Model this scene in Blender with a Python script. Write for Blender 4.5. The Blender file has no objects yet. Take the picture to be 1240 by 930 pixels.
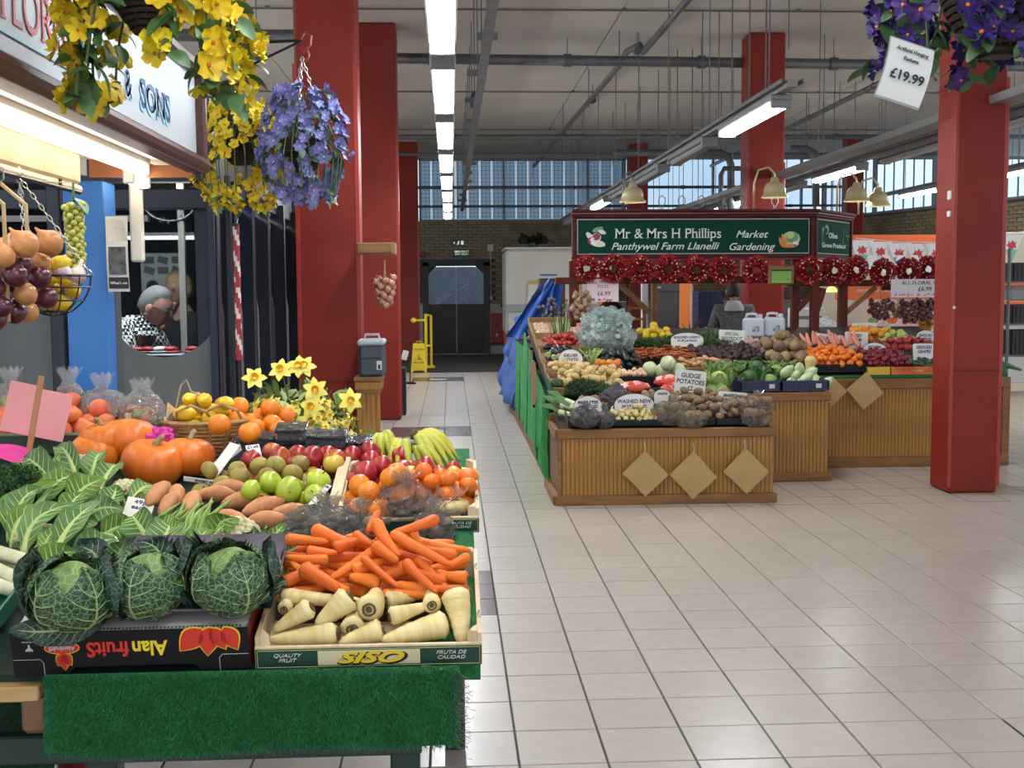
import bpy,math,random
import numpy as np
from mathutils import Vector,Matrix,Euler
from mathutils import noise as mnoise

sc=bpy.context.scene
COL=sc.collection
PI=math.pi
rnd=random.Random(7)

# ------------------------------------------------------------------ camera
F=1404.0;PITCH=0.0827;YAW=0.0524;ROLL=-0.0066;H=1.6
_cy,_sy,_cp,_sp,_cr,_sr=math.cos(YAW),math.sin(YAW),math.cos(PITCH),math.sin(PITCH),math.cos(ROLL),math.sin(ROLL)
_r0=Vector((_cy,-_sy,0));FWD=Vector((_sy*_cp,_cy*_cp,-_sp));_u0=Vector((_sy*_sp,_cy*_sp,_cp))
RGT=_r0*_cr+_u0*_sr;UPV=_u0*_cr-_r0*_sr
cam_d=bpy.data.cameras.new('camera');cam=bpy.data.objects.new('camera',cam_d);COL.objects.link(cam)
cam.matrix_world=Matrix(((RGT.x,UPV.x,-FWD.x,0),(RGT.y,UPV.y,-FWD.y,0),(RGT.z,UPV.z,-FWD.z,H),(0,0,0,1)))
cam_d.sensor_width=36;cam_d.lens=F/1240*36;cam_d.clip_start=.05;cam_d.clip_end=300
sc.camera=cam

# ------------------------------------------------------------------ world and exposure
sc.view_settings.view_transform='Standard';sc.view_settings.look='None'
sc.view_settings.gamma=1;sc.view_settings.use_curve_mapping=False
sc.view_settings.exposure=1.05
W=bpy.data.worlds.new('sky');sc.world=W;W.use_nodes=True
_nt=W.node_tree;_nt.nodes.clear()
_o=_nt.nodes.new('ShaderNodeOutputWorld');_b=_nt.nodes.new('ShaderNodeBackground')
_tc=_nt.nodes.new('ShaderNodeTexCoord');_no=_nt.nodes.new('ShaderNodeTexNoise');_rp=_nt.nodes.new('ShaderNodeValToRGB')
_no.inputs['Scale'].default_value=3.2;_no.inputs['Detail'].default_value=5
_rp.color_ramp.elements[0].position=.40;_rp.color_ramp.elements[0].color=(.46,.57,.68,1)
_rp.color_ramp.elements[1].position=.62;_rp.color_ramp.elements[1].color=(.92,.94,.95,1)
_nt.links.new(_tc.outputs['Generated'],_no.inputs['Vector']);_nt.links.new(_no.outputs['Fac'],_rp.inputs['Fac'])
_nt.links.new(_rp.outputs['Color'],_b.inputs['Color']);_nt.links.new(_b.outputs['Background'],_o.inputs['Surface'])
_b.inputs['Strength'].default_value=0.9
LAMP=24.0          # strength of the hall's fluorescent diffusers
STALL_LAMP=7.5    # strength of the tubes under the left stall's canopy

# ------------------------------------------------------------------ pixel helpers (1240x930 frame)
def ray(px,py):
 return (FWD*F+RGT*(px-620)-UPV*(py-465)).normalized()
def at(px,py,Y):
 d=ray(px,py);t=Y/d.y;return Vector((0,0,H))+d*t
def atz(px,py,z=0.0):
 d=ray(px,py);t=(z-H)/d.z;return Vector((0,0,H))+d*t
def atx(px,py,X):
 d=ray(px,py);t=X/d.x;return Vector((0,0,H))+d*t
def onplane(px,py,y0,z0,s,h=0.0):
 """the point where the line of sight meets the plane z = z0 + s*(y-y0) + h"""
 d=ray(px,py);t=(z0-s*y0+h-H)/(d.z-s*d.y);return Vector((0,0,H))+d*t

# ------------------------------------------------------------------ materials
def lin(c):
 out=[]
 for v in c:
  v=v/255.0
  out.append(v/12.92 if v<=.04045 else ((v+.055)/1.055)**2.4)
 return out
_mats={}
def M(name,col=(128,128,128),rough=.5,metal=0.,var=0.,hue=0.,col2=None,nscale=8.,contrast=(.35,.65),bump=None,emis=None,es=1.,
      spec=.5,coat=0.,sss=0.,alpha=1.,trans=0.,stretch=None,kind='noise',two=False,coord='Object',detail=3):
 if name in _mats:return _mats[name]
 m=bpy.data.materials.new(name);m.use_nodes=True;nt=m.node_tree
 b=nt.nodes['Principled BSDF'];L=nt.links
 b.inputs['Roughness'].default_value=rough;b.inputs['Metallic'].default_value=metal
 b.inputs['Specular IOR Level'].default_value=spec;b.inputs['Coat Weight'].default_value=coat
 c=lin(col)+[1]
 b.inputs['Base Color'].default_value=c
 m.diffuse_color=c
 src=None
 need=col2 or bump
 if need:
  tc=nt.nodes.new('ShaderNodeTexCoord');vec=tc.outputs[coord]
  if stretch:
   mp=nt.nodes.new('ShaderNodeMapping');mp.inputs['Scale'].default_value=stretch
   L.new(vec,mp.inputs['Vector']);vec=mp.outputs['Vector']
 if col2:
  if kind=='noise':
   n=nt.nodes.new('ShaderNodeTexNoise');n.inputs['Scale'].default_value=nscale;n.inputs['Detail'].default_value=detail;fac=n.outputs['Fac']
  elif kind=='edge':
   n=nt.nodes.new('ShaderNodeTexVoronoi');n.feature='DISTANCE_TO_EDGE';n.inputs['Scale'].default_value=nscale;fac=n.outputs['Distance']
  elif kind=='wave':
   n=nt.nodes.new('ShaderNodeTexWave');n.inputs['Scale'].default_value=nscale;n.inputs['Distortion'].default_value=3;n.inputs['Detail'].default_value=2;fac=n.outputs['Fac']
  elif kind=='check':
   n=nt.nodes.new('ShaderNodeTexChecker');n.inputs['Scale'].default_value=nscale;fac=n.outputs['Fac']
  L.new(vec,n.inputs['Vector'])
  r=nt.nodes.new('ShaderNodeValToRGB');r.color_ramp.elements[0].position=contrast[0];r.color_ramp.elements[1].position=contrast[1]
  r.color_ramp.elements[0].color=c;r.color_ramp.elements[1].color=lin(col2)+[1]
  L.new(fac,r.inputs['Fac']);src=r.outputs['Color']
 if var or hue:
  oi=nt.nodes.new('ShaderNodeObjectInfo');hs=nt.nodes.new('ShaderNodeHueSaturation')
  mr=nt.nodes.new('ShaderNodeMapRange');mr.inputs['To Min'].default_value=1-var;mr.inputs['To Max'].default_value=1+var
  L.new(oi.outputs['Random'],mr.inputs['Value']);L.new(mr.outputs['Result'],hs.inputs['Value'])
  if hue:
   ml=nt.nodes.new('ShaderNodeMath');ml.operation='MULTIPLY';ml.inputs[1].default_value=7.31
   fr=nt.nodes.new('ShaderNodeMath');fr.operation='FRACT'
   m2=nt.nodes.new('ShaderNodeMapRange');m2.inputs['To Min'].default_value=.5-hue;m2.inputs['To Max'].default_value=.5+hue
   L.new(oi.outputs['Random'],ml.inputs[0]);L.new(ml.outputs[0],fr.inputs[0]);L.new(fr.outputs[0],m2.inputs['Value']);L.new(m2.outputs['Result'],hs.inputs['Hue'])
  if src:L.new(src,hs.inputs['Color'])
  else:hs.inputs['Color'].default_value=c
  src=hs.outputs['Color']
 if src:L.new(src,b.inputs['Base Color'])
 if bump:
  bs,st=bump[0],bump[1]
  bk=bump[2]if len(bump)>2 else 'noise'
  if bk=='noise':
   n2=nt.nodes.new('ShaderNodeTexNoise');n2.inputs['Detail'].default_value=4;f2=n2.outputs['Fac']
  elif bk=='edge':
   n2=nt.nodes.new('ShaderNodeTexVoronoi');n2.feature='DISTANCE_TO_EDGE';f2=n2.outputs['Distance']
  else:
   n2=nt.nodes.new('ShaderNodeTexVoronoi');f2=n2.outputs['Distance']
  n2.inputs['Scale'].default_value=bs;L.new(vec,n2.inputs['Vector'])
  bp=nt.nodes.new('ShaderNodeBump');bp.inputs['Strength'].default_value=st;bp.inputs['Distance'].default_value=bump[3]if len(bump)>3 else .01
  L.new(f2,bp.inputs['Height']);L.new(bp.outputs['Normal'],b.inputs['Normal'])
 if sss:
  b.inputs['Subsurface Weight'].default_value=sss;b.inputs['Subsurface Radius'].default_value=(.02,.01,.005)
 if emis:
  b.inputs['Emission Color'].default_value=lin(emis)+[1];b.inputs['Emission Strength'].default_value=es
 b.inputs['Alpha'].default_value=alpha
 b.inputs['Transmission Weight'].default_value=trans
 _mats[name]=m
 return m
def clear(name,tint=(255,255,255),gloss=.12,rough=.02,haze=0.,hazecol=(200,200,200),bump=None):
 """thin transparent sheet: see-through with a glossy reflection and an optional milky share"""
 if name in _mats:return _mats[name]
 m=bpy.data.materials.new(name);m.use_nodes=True;nt=m.node_tree;nt.nodes.clear();L=nt.links
 o=nt.nodes.new('ShaderNodeOutputMaterial');t=nt.nodes.new('ShaderNodeBsdfTransparent');g=nt.nodes.new('ShaderNodeBsdfGlossy')
 t.inputs['Color'].default_value=lin(tint)+[1];g.inputs['Roughness'].default_value=rough
 x=nt.nodes.new('ShaderNodeMixShader');fr=nt.nodes.new('ShaderNodeLayerWeight');fr.inputs['Blend'].default_value=gloss
 L.new(fr.outputs['Fresnel'],x.inputs['Fac']);L.new(t.outputs[0],x.inputs[1]);L.new(g.outputs[0],x.inputs[2]);last=x.outputs[0]
 if haze:
  d=nt.nodes.new('ShaderNodeBsdfDiffuse');d.inputs['Color'].default_value=lin(hazecol)+[1]
  y=nt.nodes.new('ShaderNodeMixShader');y.inputs['Fac'].default_value=haze
  L.new(last,y.inputs[1]);L.new(d.outputs[0],y.inputs[2]);last=y.outputs[0]
 if bump:
  tc=nt.nodes.new('ShaderNodeTexCoord');n2=nt.nodes.new('ShaderNodeTexNoise');n2.inputs['Scale'].default_value=bump[0];n2.inputs['Distortion'].default_value=2.
  bp=nt.nodes.new('ShaderNodeBump');bp.inputs['Strength'].default_value=bump[1];bp.inputs['Distance'].default_value=.02
  L.new(tc.outputs['Object'],n2.inputs['Vector']);L.new(n2.outputs['Fac'],bp.inputs['Height']);L.new(bp.outputs['Normal'],g.inputs['Normal']);L.new(bp.outputs['Normal'],fr.inputs['Normal'])
 L.new(last,o.inputs['Surface']);m.diffuse_color=(.8,.8,.8,.4)
 _mats[name]=m
 return m

# ------------------------------------------------------------------ mesh building
def rotm(rx=0,ry=0,rz=0):return Euler((rx,ry,rz)).to_matrix()
def frame(d):
 d=d.normalized();a=Vector((0,0,1))if abs(d.z)<.95 else Vector((1,0,0))
 u=d.cross(a).normalized();return u,d.cross(u).normalized()
class MB:
 def __init__(s):s.v=[];s.f=[];s.m=[];s.mi=0
 def add(s,vs,fs):
  n=len(s.v);s.v.extend([tuple(p)for p in vs]);s.f.extend([tuple(i+n for i in f)for f in fs]);s.m.extend([s.mi]*len(fs));return s
 def box(s,c,d,R=None,b=0.):
  """box at centre c with full sizes d, chamfered by b"""
  hx,hy,hz=d[0]/2,d[1]/2,d[2]/2;c=Vector(c)
  if b<=0:
   vs=[Vector((x,y,z))for x in (-hx,hx)for y in (-hy,hy)for z in (-hz,hz)]
   fs=[(0,1,3,2),(4,6,7,5),(0,4,5,1),(2,3,7,6),(0,2,6,4),(1,5,7,3)]
  else:
   b=min(b,hx*.49*2,hy*.49*2,hz*.49*2)if min(hx,hy,hz)>b else min(hx,hy,hz)*.6
   vs=[];idx={}
   for sx in (-1,1):
    for sy in (-1,1):
     for sz in (-1,1):
      k=(sx,sy,sz)
      idx[k]=len(vs)
      vs.append(Vector((sx*hx,sy*(hy-b),sz*(hz-b))));vs.append(Vector((sx*(hx-b),sy*hy,sz*(hz-b))));vs.append(Vector((sx*(hx-b),sy*(hy-b),sz*hz)))
   fs=[]
   for ax in range(3):
    for sg in (-1,1):
     q=[]
     for (p,r)in ((-1,-1),(1,-1),(1,1),(-1,1)):
      k=[0,0,0];k[ax]=sg;k[(ax+1)%3]=p;k[(ax+2)%3]=r
      q.append(idx[tuple(k)]+ax)
     fs.append(q if sg>0 else q[::-1])
   for ax in range(3):
    for p in (-1,1):
     for r in (-1,1):
      a1,a2=(ax+1)%3,(ax+2)%3
      k0=[0,0,0];k0[ax]=-1;k0[a1]=p;k0[a2]=r;k1=list(k0);k1[ax]=1
      fs.append((idx[tuple(k0)]+a1,idx[tuple(k1)]+a1,idx[tuple(k1)]+a2,idx[tuple(k0)]+a2))
   for k,i in idx.items():fs.append((i,i+1,i+2))
  if R is not None:vs=[R @p for p in vs]
  return s.add([c+p for p in vs],fs)
 def tube(s,pts,r,n=8,cap=True,closed=False):
  pts=[Vector(p)for p in pts];k=len(pts)
  rs=r if isinstance(r,(list,tuple))else [r]*k
  vs=[];u=None
  for i,p in enumerate(pts):
   if closed:d=pts[(i+1)%k]-pts[i-1]
   else:d=pts[min(i+1,k-1)]-pts[max(i-1,0)]
   if d.length<1e-9:d=Vector((0,0,1))
   d.normalize()
   if u is None:u,w=frame(d)
   else:
    u=(u-d*u.dot(d));u=u.normalized()if u.length>1e-6 else frame(d)[0];w=d.cross(u)
   for j in range(n):
    a=2*PI*j/n;vs.append(p+(u*math.cos(a)+w*math.sin(a))*rs[i])
  fs=[]
  for i in range(k if closed else k-1):
   i2=(i+1)%k
   for j in range(n):
    fs.append((i*n+j,i*n+(j+1)%n,i2*n+(j+1)%n,i2*n+j))
  if cap and not closed:fs.append(tuple(range(n))[::-1]);fs.append(tuple((k-1)*n+j for j in range(n)))
  return s.add(vs,fs)
 def cyl(s,p0,p1,r0,r1=None,n=12):return s.tube([p0,p1],[r0,r0 if r1 is None else r1],n)
 def lathe(s,prof,n=16,c=(0,0,0),R=None,sq=(1,1),cap=False,fn=None):
  """profile of (r, z) turned about the z axis"""
  c=Vector(c);vs=[]
  for (r,z)in prof:
   for j in range(n):
    a=2*PI*j/n;q=r if fn is None else r*fn(a,z)
    p=Vector((q*math.cos(a)*sq[0],q*math.sin(a)*sq[1],z));vs.append(c+(R @p if R is not None else p))
  fs=[]
  for i in range(len(prof)-1):
   for j in range(n):fs.append((i*n+j,i*n+(j+1)%n,(i+1)*n+(j+1)%n,(i+1)*n+j))
  if cap:fs.append(tuple(range(n))[::-1]);fs.append(tuple((len(prof)-1)*n+j for j in range(n)))
  return s.add(vs,fs)
 def ball(s,c,r,n=12,m=8,R=None,fn=None):
  """ellipsoid; r is a number or three half sizes; fn(unit vector) gives a radial factor"""
  if not isinstance(r,(tuple,list)):r=(r,r,r)
  c=Vector(c);vs=[]
  def pt(d):
   k=fn(d)if fn else 1;p=Vector((d.x*r[0]*k,d.y*r[1]*k,d.z*r[2]*k));return c+(R @p if R is not None else p)
  vs.append(pt(Vector((0,0,-1))))
  for i in range(1,m):
   t=PI*i/m
   for j in range(n):
    a=2*PI*j/n;vs.append(pt(Vector((math.sin(t)*math.cos(a),math.sin(t)*math.sin(a),-math.cos(t)))))
  vs.append(pt(Vector((0,0,1))));e=len(vs)-1;fs=[]
  for j in range(n):
   fs.append((0,1+(j+1)%n,1+j));fs.append((e,1+(m-2)*n+j,1+(m-2)*n+(j+1)%n))
  for i in range(m-2):
   for j in range(n):fs.append((1+i*n+j,1+i*n+(j+1)%n,1+(i+1)*n+(j+1)%n,1+(i+1)*n+j))
  return s.add(vs,fs)
 def prism(s,poly,a,b,ax='y',R=None,c=(0,0,0)):
  """2-D polygon extruded from a to b along an axis (x: poly is (y,z); y: (x,z); z: (x,y))"""
  def P3(p,t):return Vector((t,p[0],p[1]))if ax=='x' else Vector((p[0],t,p[1]))if ax=='y' else Vector((p[0],p[1],t))
  n=len(poly);vs=[P3(p,a)for p in poly]+[P3(p,b)for p in poly]
  if R is not None:vs=[R @v for v in vs]
  vs=[v+Vector(c)for v in vs]
  fs=[tuple(range(n))[::-1],tuple(range(n,2*n))]+[(i,(i+1)%n,n+(i+1)%n,n+i)for i in range(n)]
  return s.add(vs,fs)
 def grid(s,fn,nu,nv,wrap=False):
  vs=[fn(i/(nu-1)if not wrap else i/nu,j/(nv-1))for i in range(nu)for j in range(nv)]
  fs=[]
  for i in range(nu if wrap else nu-1):
   for j in range(nv-1):
    i2=(i+1)%nu;fs.append((i*nv+j,i2*nv+j,i2*nv+j+1,i*nv+j+1))
  return s.add(vs,fs)
 def xf(s,mat,start=0):
  for i in range(start,len(s.v)):s.v[i]=tuple(mat @Vector(s.v[i]))
  return s
 def mesh(s,name,mats,smooth=False):
  me=bpy.data.meshes.new(name);me.from_pydata(s.v,[],s.f);me.update()
  if not isinstance(mats,(list,tuple)):mats=[mats]
  for m in mats:me.materials.append(m)
  if len(mats)>1:me.polygons.foreach_set('material_index',s.m)
  if smooth:me.polygons.foreach_set('use_smooth',[True]*len(me.polygons))
  return me
 def build(s,name,mats,parent=None,smooth=False,**kw):return obj(name,s.mesh(name,mats,smooth),parent,**kw)
def obj(name,me,parent=None,loc=None,rot=None,scale=None,mat4=None,label=None,cat=None,group=None,kind=None):
 o=bpy.data.objects.new(name,me);COL.objects.link(o)
 if parent is not None:o.parent=parent
 if mat4 is not None:o.matrix_local=mat4
 else:
  if loc is not None:o.location=loc
  if rot is not None:o.rotation_euler=rot
  if scale is not None:o.scale=scale if isinstance(scale,(tuple,list))else (scale,)*3
 return tag(o,label,cat,group,kind)
def tag(o,label=None,cat=None,group=None,kind=None):
 if label:o['label']=label
 if cat:o['category']=cat
 if group:o['group']=group
 if kind:o['kind']=kind
 return o
def thing(name,label,cat,loc=(0,0,0),rot=(0,0,0),group=None,scale=1):
 return obj(name,None,None,loc,rot,scale,None,label,cat,group)
def copy_thing(root,loc=None,rot=None,scale=None,label=None,group=None,mat4=None):
 c=root.copy();COL.objects.link(c)
 if mat4 is not None:c.matrix_world=mat4
 if loc is not None:c.location=loc
 if rot is not None:c.rotation_euler=rot
 if scale is not None:c.scale=(scale,)*3
 if label:c['label']=label
 if group:c['group']=group
 for ch in root.children:
  d=ch.copy();COL.objects.link(d);d.parent=c
  for g in ch.children:
   e=g.copy();COL.objects.link(e);e.parent=d
 return c
_txt={}
def add_serifs(me,size):
 # slab serifs on the flat ends of the stems
 b=MB();seen=set();n=len(me.vertices);zt=max(v.co.z for v in me.vertices)
 cnt={}
 for p in me.polygons:
  if abs(p.normal.z)<.5 and abs(p.normal.y)>.95:
   vs=[me.vertices[i].co for i in p.vertices];x0=min(v.x for v in vs);x1=max(v.x for v in vs);y=vs[0].y;w=x1-x0
   if .045*size<w<.17*size and (round(x0,4),round(y,4))not in seen:
    seen.add((round(x0,4),round(y,4)));s=-1 if p.normal.y>0 else 1
    b.box(((x0+x1)/2,y+s*.016*size,zt/2),(w+.11*size,.034*size,zt*2))
 v0=[tuple(v.co)for v in me.vertices];f0=[tuple(p.vertices)for p in me.polygons]
 m2=bpy.data.meshes.new('writing');m2.from_pydata(v0+b.v,[],f0+[tuple(i+n for i in f)for f in b.f]);m2.update();return m2
def text(name,body,size,mat,parent=None,mat4=None,shear=0.,bold=0.,ext=.0008,align='CENTER',sx=1.,serif=False,**kw):
 key=(body,size,mat.name,shear,bold,ext,align,sx,serif)
 if key not in _txt:
  c=bpy.data.curves.new('writing','FONT');c.body=body;c.size=size;c.shear=shear;c.offset=bold;c.extrude=ext;c.align_x=align;c.align_y='CENTER'
  c.resolution_u=3;t=bpy.data.objects.new('t',c);COL.objects.link(t)
  bpy.context.view_layer.update()
  me=bpy.data.meshes.new_from_object(t.evaluated_get(bpy.context.evaluated_depsgraph_get()))
  bpy.data.objects.remove(t);me=add_serifs(me,size)if serif else me;me.materials.clear();me.materials.append(mat)
  if sx !=1:me.transform(Matrix.Diagonal((sx,1,1,1)))
  _txt[key]=me
 return obj(name,_txt[key],parent,mat4=mat4 or Matrix.Identity(4),**kw)
def basis(x,y,z,o):
 """matrix with the given axes and origin"""
 x,y,z=Vector(x),Vector(y),Vector(z)
 return Matrix(((x.x,y.x,z.x,o[0]),(x.y,y.y,z.y,o[1]),(x.z,y.z,z.z,o[2]),(0,0,0,1)))
def facing(o,yaw=0.,tilt=0.):
 """text plane that stands upright and faces the -y side; yaw turns it about z, tilt leans it back"""
 return Matrix.Translation(Vector(o))@Euler((PI/2-tilt,0,yaw)).to_matrix().to_4x4()
def MT(loc,rx=0,ry=0,rz=0,s=1.):return Matrix.Translation(Vector(loc))@Euler((rx,ry,rz)).to_matrix().to_4x4()@Matrix.Diagonal((s,s,s,1))

# ------------------------------------------------------------------ piling: items are dropped one by one onto those already there
def pack(n,x0,x1,y0,y1,sph,tries=24,tilt=.15,heap=0.,yaw=(0,2*PI),seed=1,zf=None,pre=None,flip=False,sc_=(.9,1.1),roll=True):
 """returns [(x, y, z, euler, scale)]; sph = list of (x,y,z,r) that make up one item"""
 g=np.random.RandomState(seed);S=np.array(sph,float)
 ex=np.zeros((0,4))if pre is None else np.array(pre,float)
 out=[]
 cx,cy=(x0+x1)/2,(y0+y1)/2;rm=S[:,3].mean()
 for i in range(n):
  best=None
  for t in range(tries):
   k=g.uniform(*sc_);px,py=g.uniform(x0,x1),g.uniform(y0,y1)
   e=(g.uniform(-PI,PI)if roll else 0,g.uniform(-tilt,tilt),g.uniform(*yaw))if not flip else (g.uniform(-tilt,tilt),g.uniform(-tilt,tilt),g.uniform(*yaw))
   R=np.array(Euler((e[0],e[1],e[2])).to_matrix())
   if roll and not flip:R=np.array((Euler((0,e[1],e[2])).to_matrix()@Euler((e[0],0,0)).to_matrix()))
   C=(R @S[:,:3].T).T*k;r=S[:,3]*k
   X=C[:,0]+px;Y=C[:,1]+py
   if (X-r).min()<x0-rm*.6 or (X+r).max()>x1+rm*.6 or (Y-r).min()<y0-rm*.6 or (Y+r).max()>y1+rm*.6:
    if t<tries-1 or best is not None:continue
    px=min(max(px,x0+r.max()),x1-r.max());X=C[:,0]+px
   base=0. if zf is None else max(zf(a,b)for a,b in zip(X,Y))
   z=(base+(r-C[:,2])).max()
   if len(ex):
    d2=(X[:,None]-ex[None,:,0])**2+(Y[:,None]-ex[None,:,1])**2;rs=(r[:,None]+ex[None,:,3])*.95
    q=rs**2-d2;mk=q>0
    if mk.any():z=max(z,(np.where(mk,np.sqrt(np.maximum(q,0))+ex[None,:,2]-C[:,2][:,None],-9)).max())
   score=z+heap*math.hypot(px-cx,py-cy)
   if best is None or score<best[0]:best=(score,px,py,z,R,k,C,r,e)
  if best is None:continue
  _,px,py,z,R,k,C,r,e=best
  ex=np.vstack([ex,np.column_stack([C[:,0]+px,C[:,1]+py,C[:,2]+z,r])])
  out.append((px,py,z,Matrix(R.tolist()),k))
 return out
def scatter(protos,placed,name,label,cat,group,T=Matrix.Identity(4),seed=0,labels=None):
 """copies the prototypes (things or meshes) onto packed places in the frame T"""
 g=random.Random(seed);res=[]
 for i,(x,y,z,R,k)in enumerate(placed):
  p=g.choice(protos);m4=T @(Matrix.Translation((x,y,z))@R.to_4x4()@Matrix.Diagonal((k,k,k,1)))
  lb=labels[i]if labels and i<len(labels)and labels[i]else label
  if isinstance(p,bpy.types.Mesh):o=obj(name,p,None,mat4=m4)
  else:
   o=p.copy();COL.objects.link(o);o.matrix_world=m4;o.name=name
   for ch in p.children:
    d=ch.copy();COL.objects.link(d);d.parent=o
  tag(o,lb,cat,group);res.append(o)
 return res
def drop(p):
 """forget a prototype that only served for copying"""
 for ch in list(p.children):
  for g in list(ch.children):bpy.data.objects.remove(g)
  bpy.data.objects.remove(ch)
 bpy.data.objects.remove(p)
# ================================================================== THE HALL
RED=M('red_paint',(137,38,24),.5,spec=.32,col2=(120,30,19),nscale=1.2,bump=(3,.15))
GREYM=M('galvanised',(112,112,112),.45,metal=.5,col2=(92,92,94),nscale=5)
TRUNK=M('trunking',(128,128,126),.5,metal=.2)
WHITE=M('white_paint',(205,203,198),.5)
CREAM=M('cream_panel',(200,195,182),.55,col2=(186,180,168),nscale=2)
BLACK=M('black_plastic',(22,22,24),.45)
TILE=.3006;TX0=.2145;TY0=3.775
CEIL=4.75

def make_floor():
 sub=MB().box((2.5,12.2,-.06),(27,31.6,.1)).build('floor',M('grout',(84,78,74),.9),kind='structure')
 TM=M('floor_tile',(192,182,172),.25,var=.03,col2=(186,176,166),nscale=14,contrast=(.3,.8),spec=.55,bump=(2.2,.08,'noise',.02))
 TB=M('maroon_tile',(92,66,70),.25,var=.04,col2=(80,56,60),nscale=14)
 TW=M('pale_tile',(196,190,182),.25)
 g=.0042
 tb=MB().box((0,0,-.006),(TILE-2*g,TILE-2*g,.012),b=.0012)
 ms={k:tb.mesh('tile',m)for k,m in (('a',TM),('b',TB),('c',TW))}
 def kind(i,j):
  for r in (6,29,54):
   if r<=j<=r+2 and -3<=i<=-1:return 'c' if (j==r+1 and i==-2)else 'b'
  for r in (29,54):
   if 0==1:pass
  return 'a'
 cells=[]
 for j in range(-22,61):
  y=TY0+(j+.5)*TILE
  for i in range(-34,45):
   x=TX0+(i+.5)*TILE
   if y>22.1:continue
   c=Vector((x,y,-H));d=c.dot(FWD);vis=False
   if d>.5:
    px=620+F*c.dot(RGT)/d;py=465-F*c.dot(UPV)/d
    vis=-40<px<1280 and py<960
    # behind the near stall or inside the island
    if (x<-.05 and y<4.6 and y>3.9)or (x>.9 and y>10.2 and x<4.8 and y<16):vis=False
   cells.append((0 if vis else 1,d if vis else 99,i,j,x,y))
 cells.sort()
 rest=MB()
 for n,(q,d,i,j,x,y)in enumerate(cells):
  k=kind(i,j)
  dz=((i*7+j*13)%5)*.0002
  if n<294 and q==0 or (k !='a' and q==0):obj('tile',ms[k],sub,loc=(x,y,dz))
  else:
   rest.mi=0 if k=='a' else 1
   s=TILE/2-g
   rest.add([(x-s,y-s,dz),(x+s,y-s,dz),(x+s,y+s,dz),(x-s,y+s,dz)],[(0,1,2,3)])
 rest.build('tile',[TM,TB],sub,kind='stuff')
 MB().box((1.5,25.1,.004),(14,5.8,.012)).build('door_mat',M('dark_mat',(58,56,55),.95,col2=(48,46,46),nscale=30),label='dark grey entrance matting before the swing doors',cat='mat')
make_floor()

def make_ceiling():
 CM=M('ceiling_panel',(196,188,178),.8,col2=(184,176,166),nscale=.8,bump=(14,.1))
 base=MB().box((2.5,13,CEIL+.16),(27,33,.2)).build('ceiling',M('ceiling_back',(90,86,82),.9),kind='structure')
 ys=[-3,2.9,8.1,13.35,18.85,23.3,28.2]
 for a,b in zip(ys[:-1],ys[1:]):
  for x in (-9,-4.6,-.2,4.2,8.6,13):
   MB().box((x+.0,(a+b)/2,CEIL+.03),(4.385,b-a-.03,.06),b=.008).build('panel',CM,base)
 rail=M('conduit_brown',(110,98,88),.5)
 for y in ys[1:-1]:
  t=thing('ceiling_conduit','thin brown conduit across the ceiling joint %s'%{2.9:'over the near stall',8.1:'over the nearest red pillars',13.35:'second from the back, above the middle pillars',18.85:'beyond the middle pillars',23.3:'nearest the back windows'}[y],'conduit',(2,y,CEIL-.025))
  MB().cyl((-9,0,0),(9,0,0),.013,n=6).build('pipe',rail,t)
  for k in range(-4,5):MB().box((k*2.0,0,.012),(.05,.03,.03)).build('clip',GREYM,t)
make_ceiling()

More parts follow.
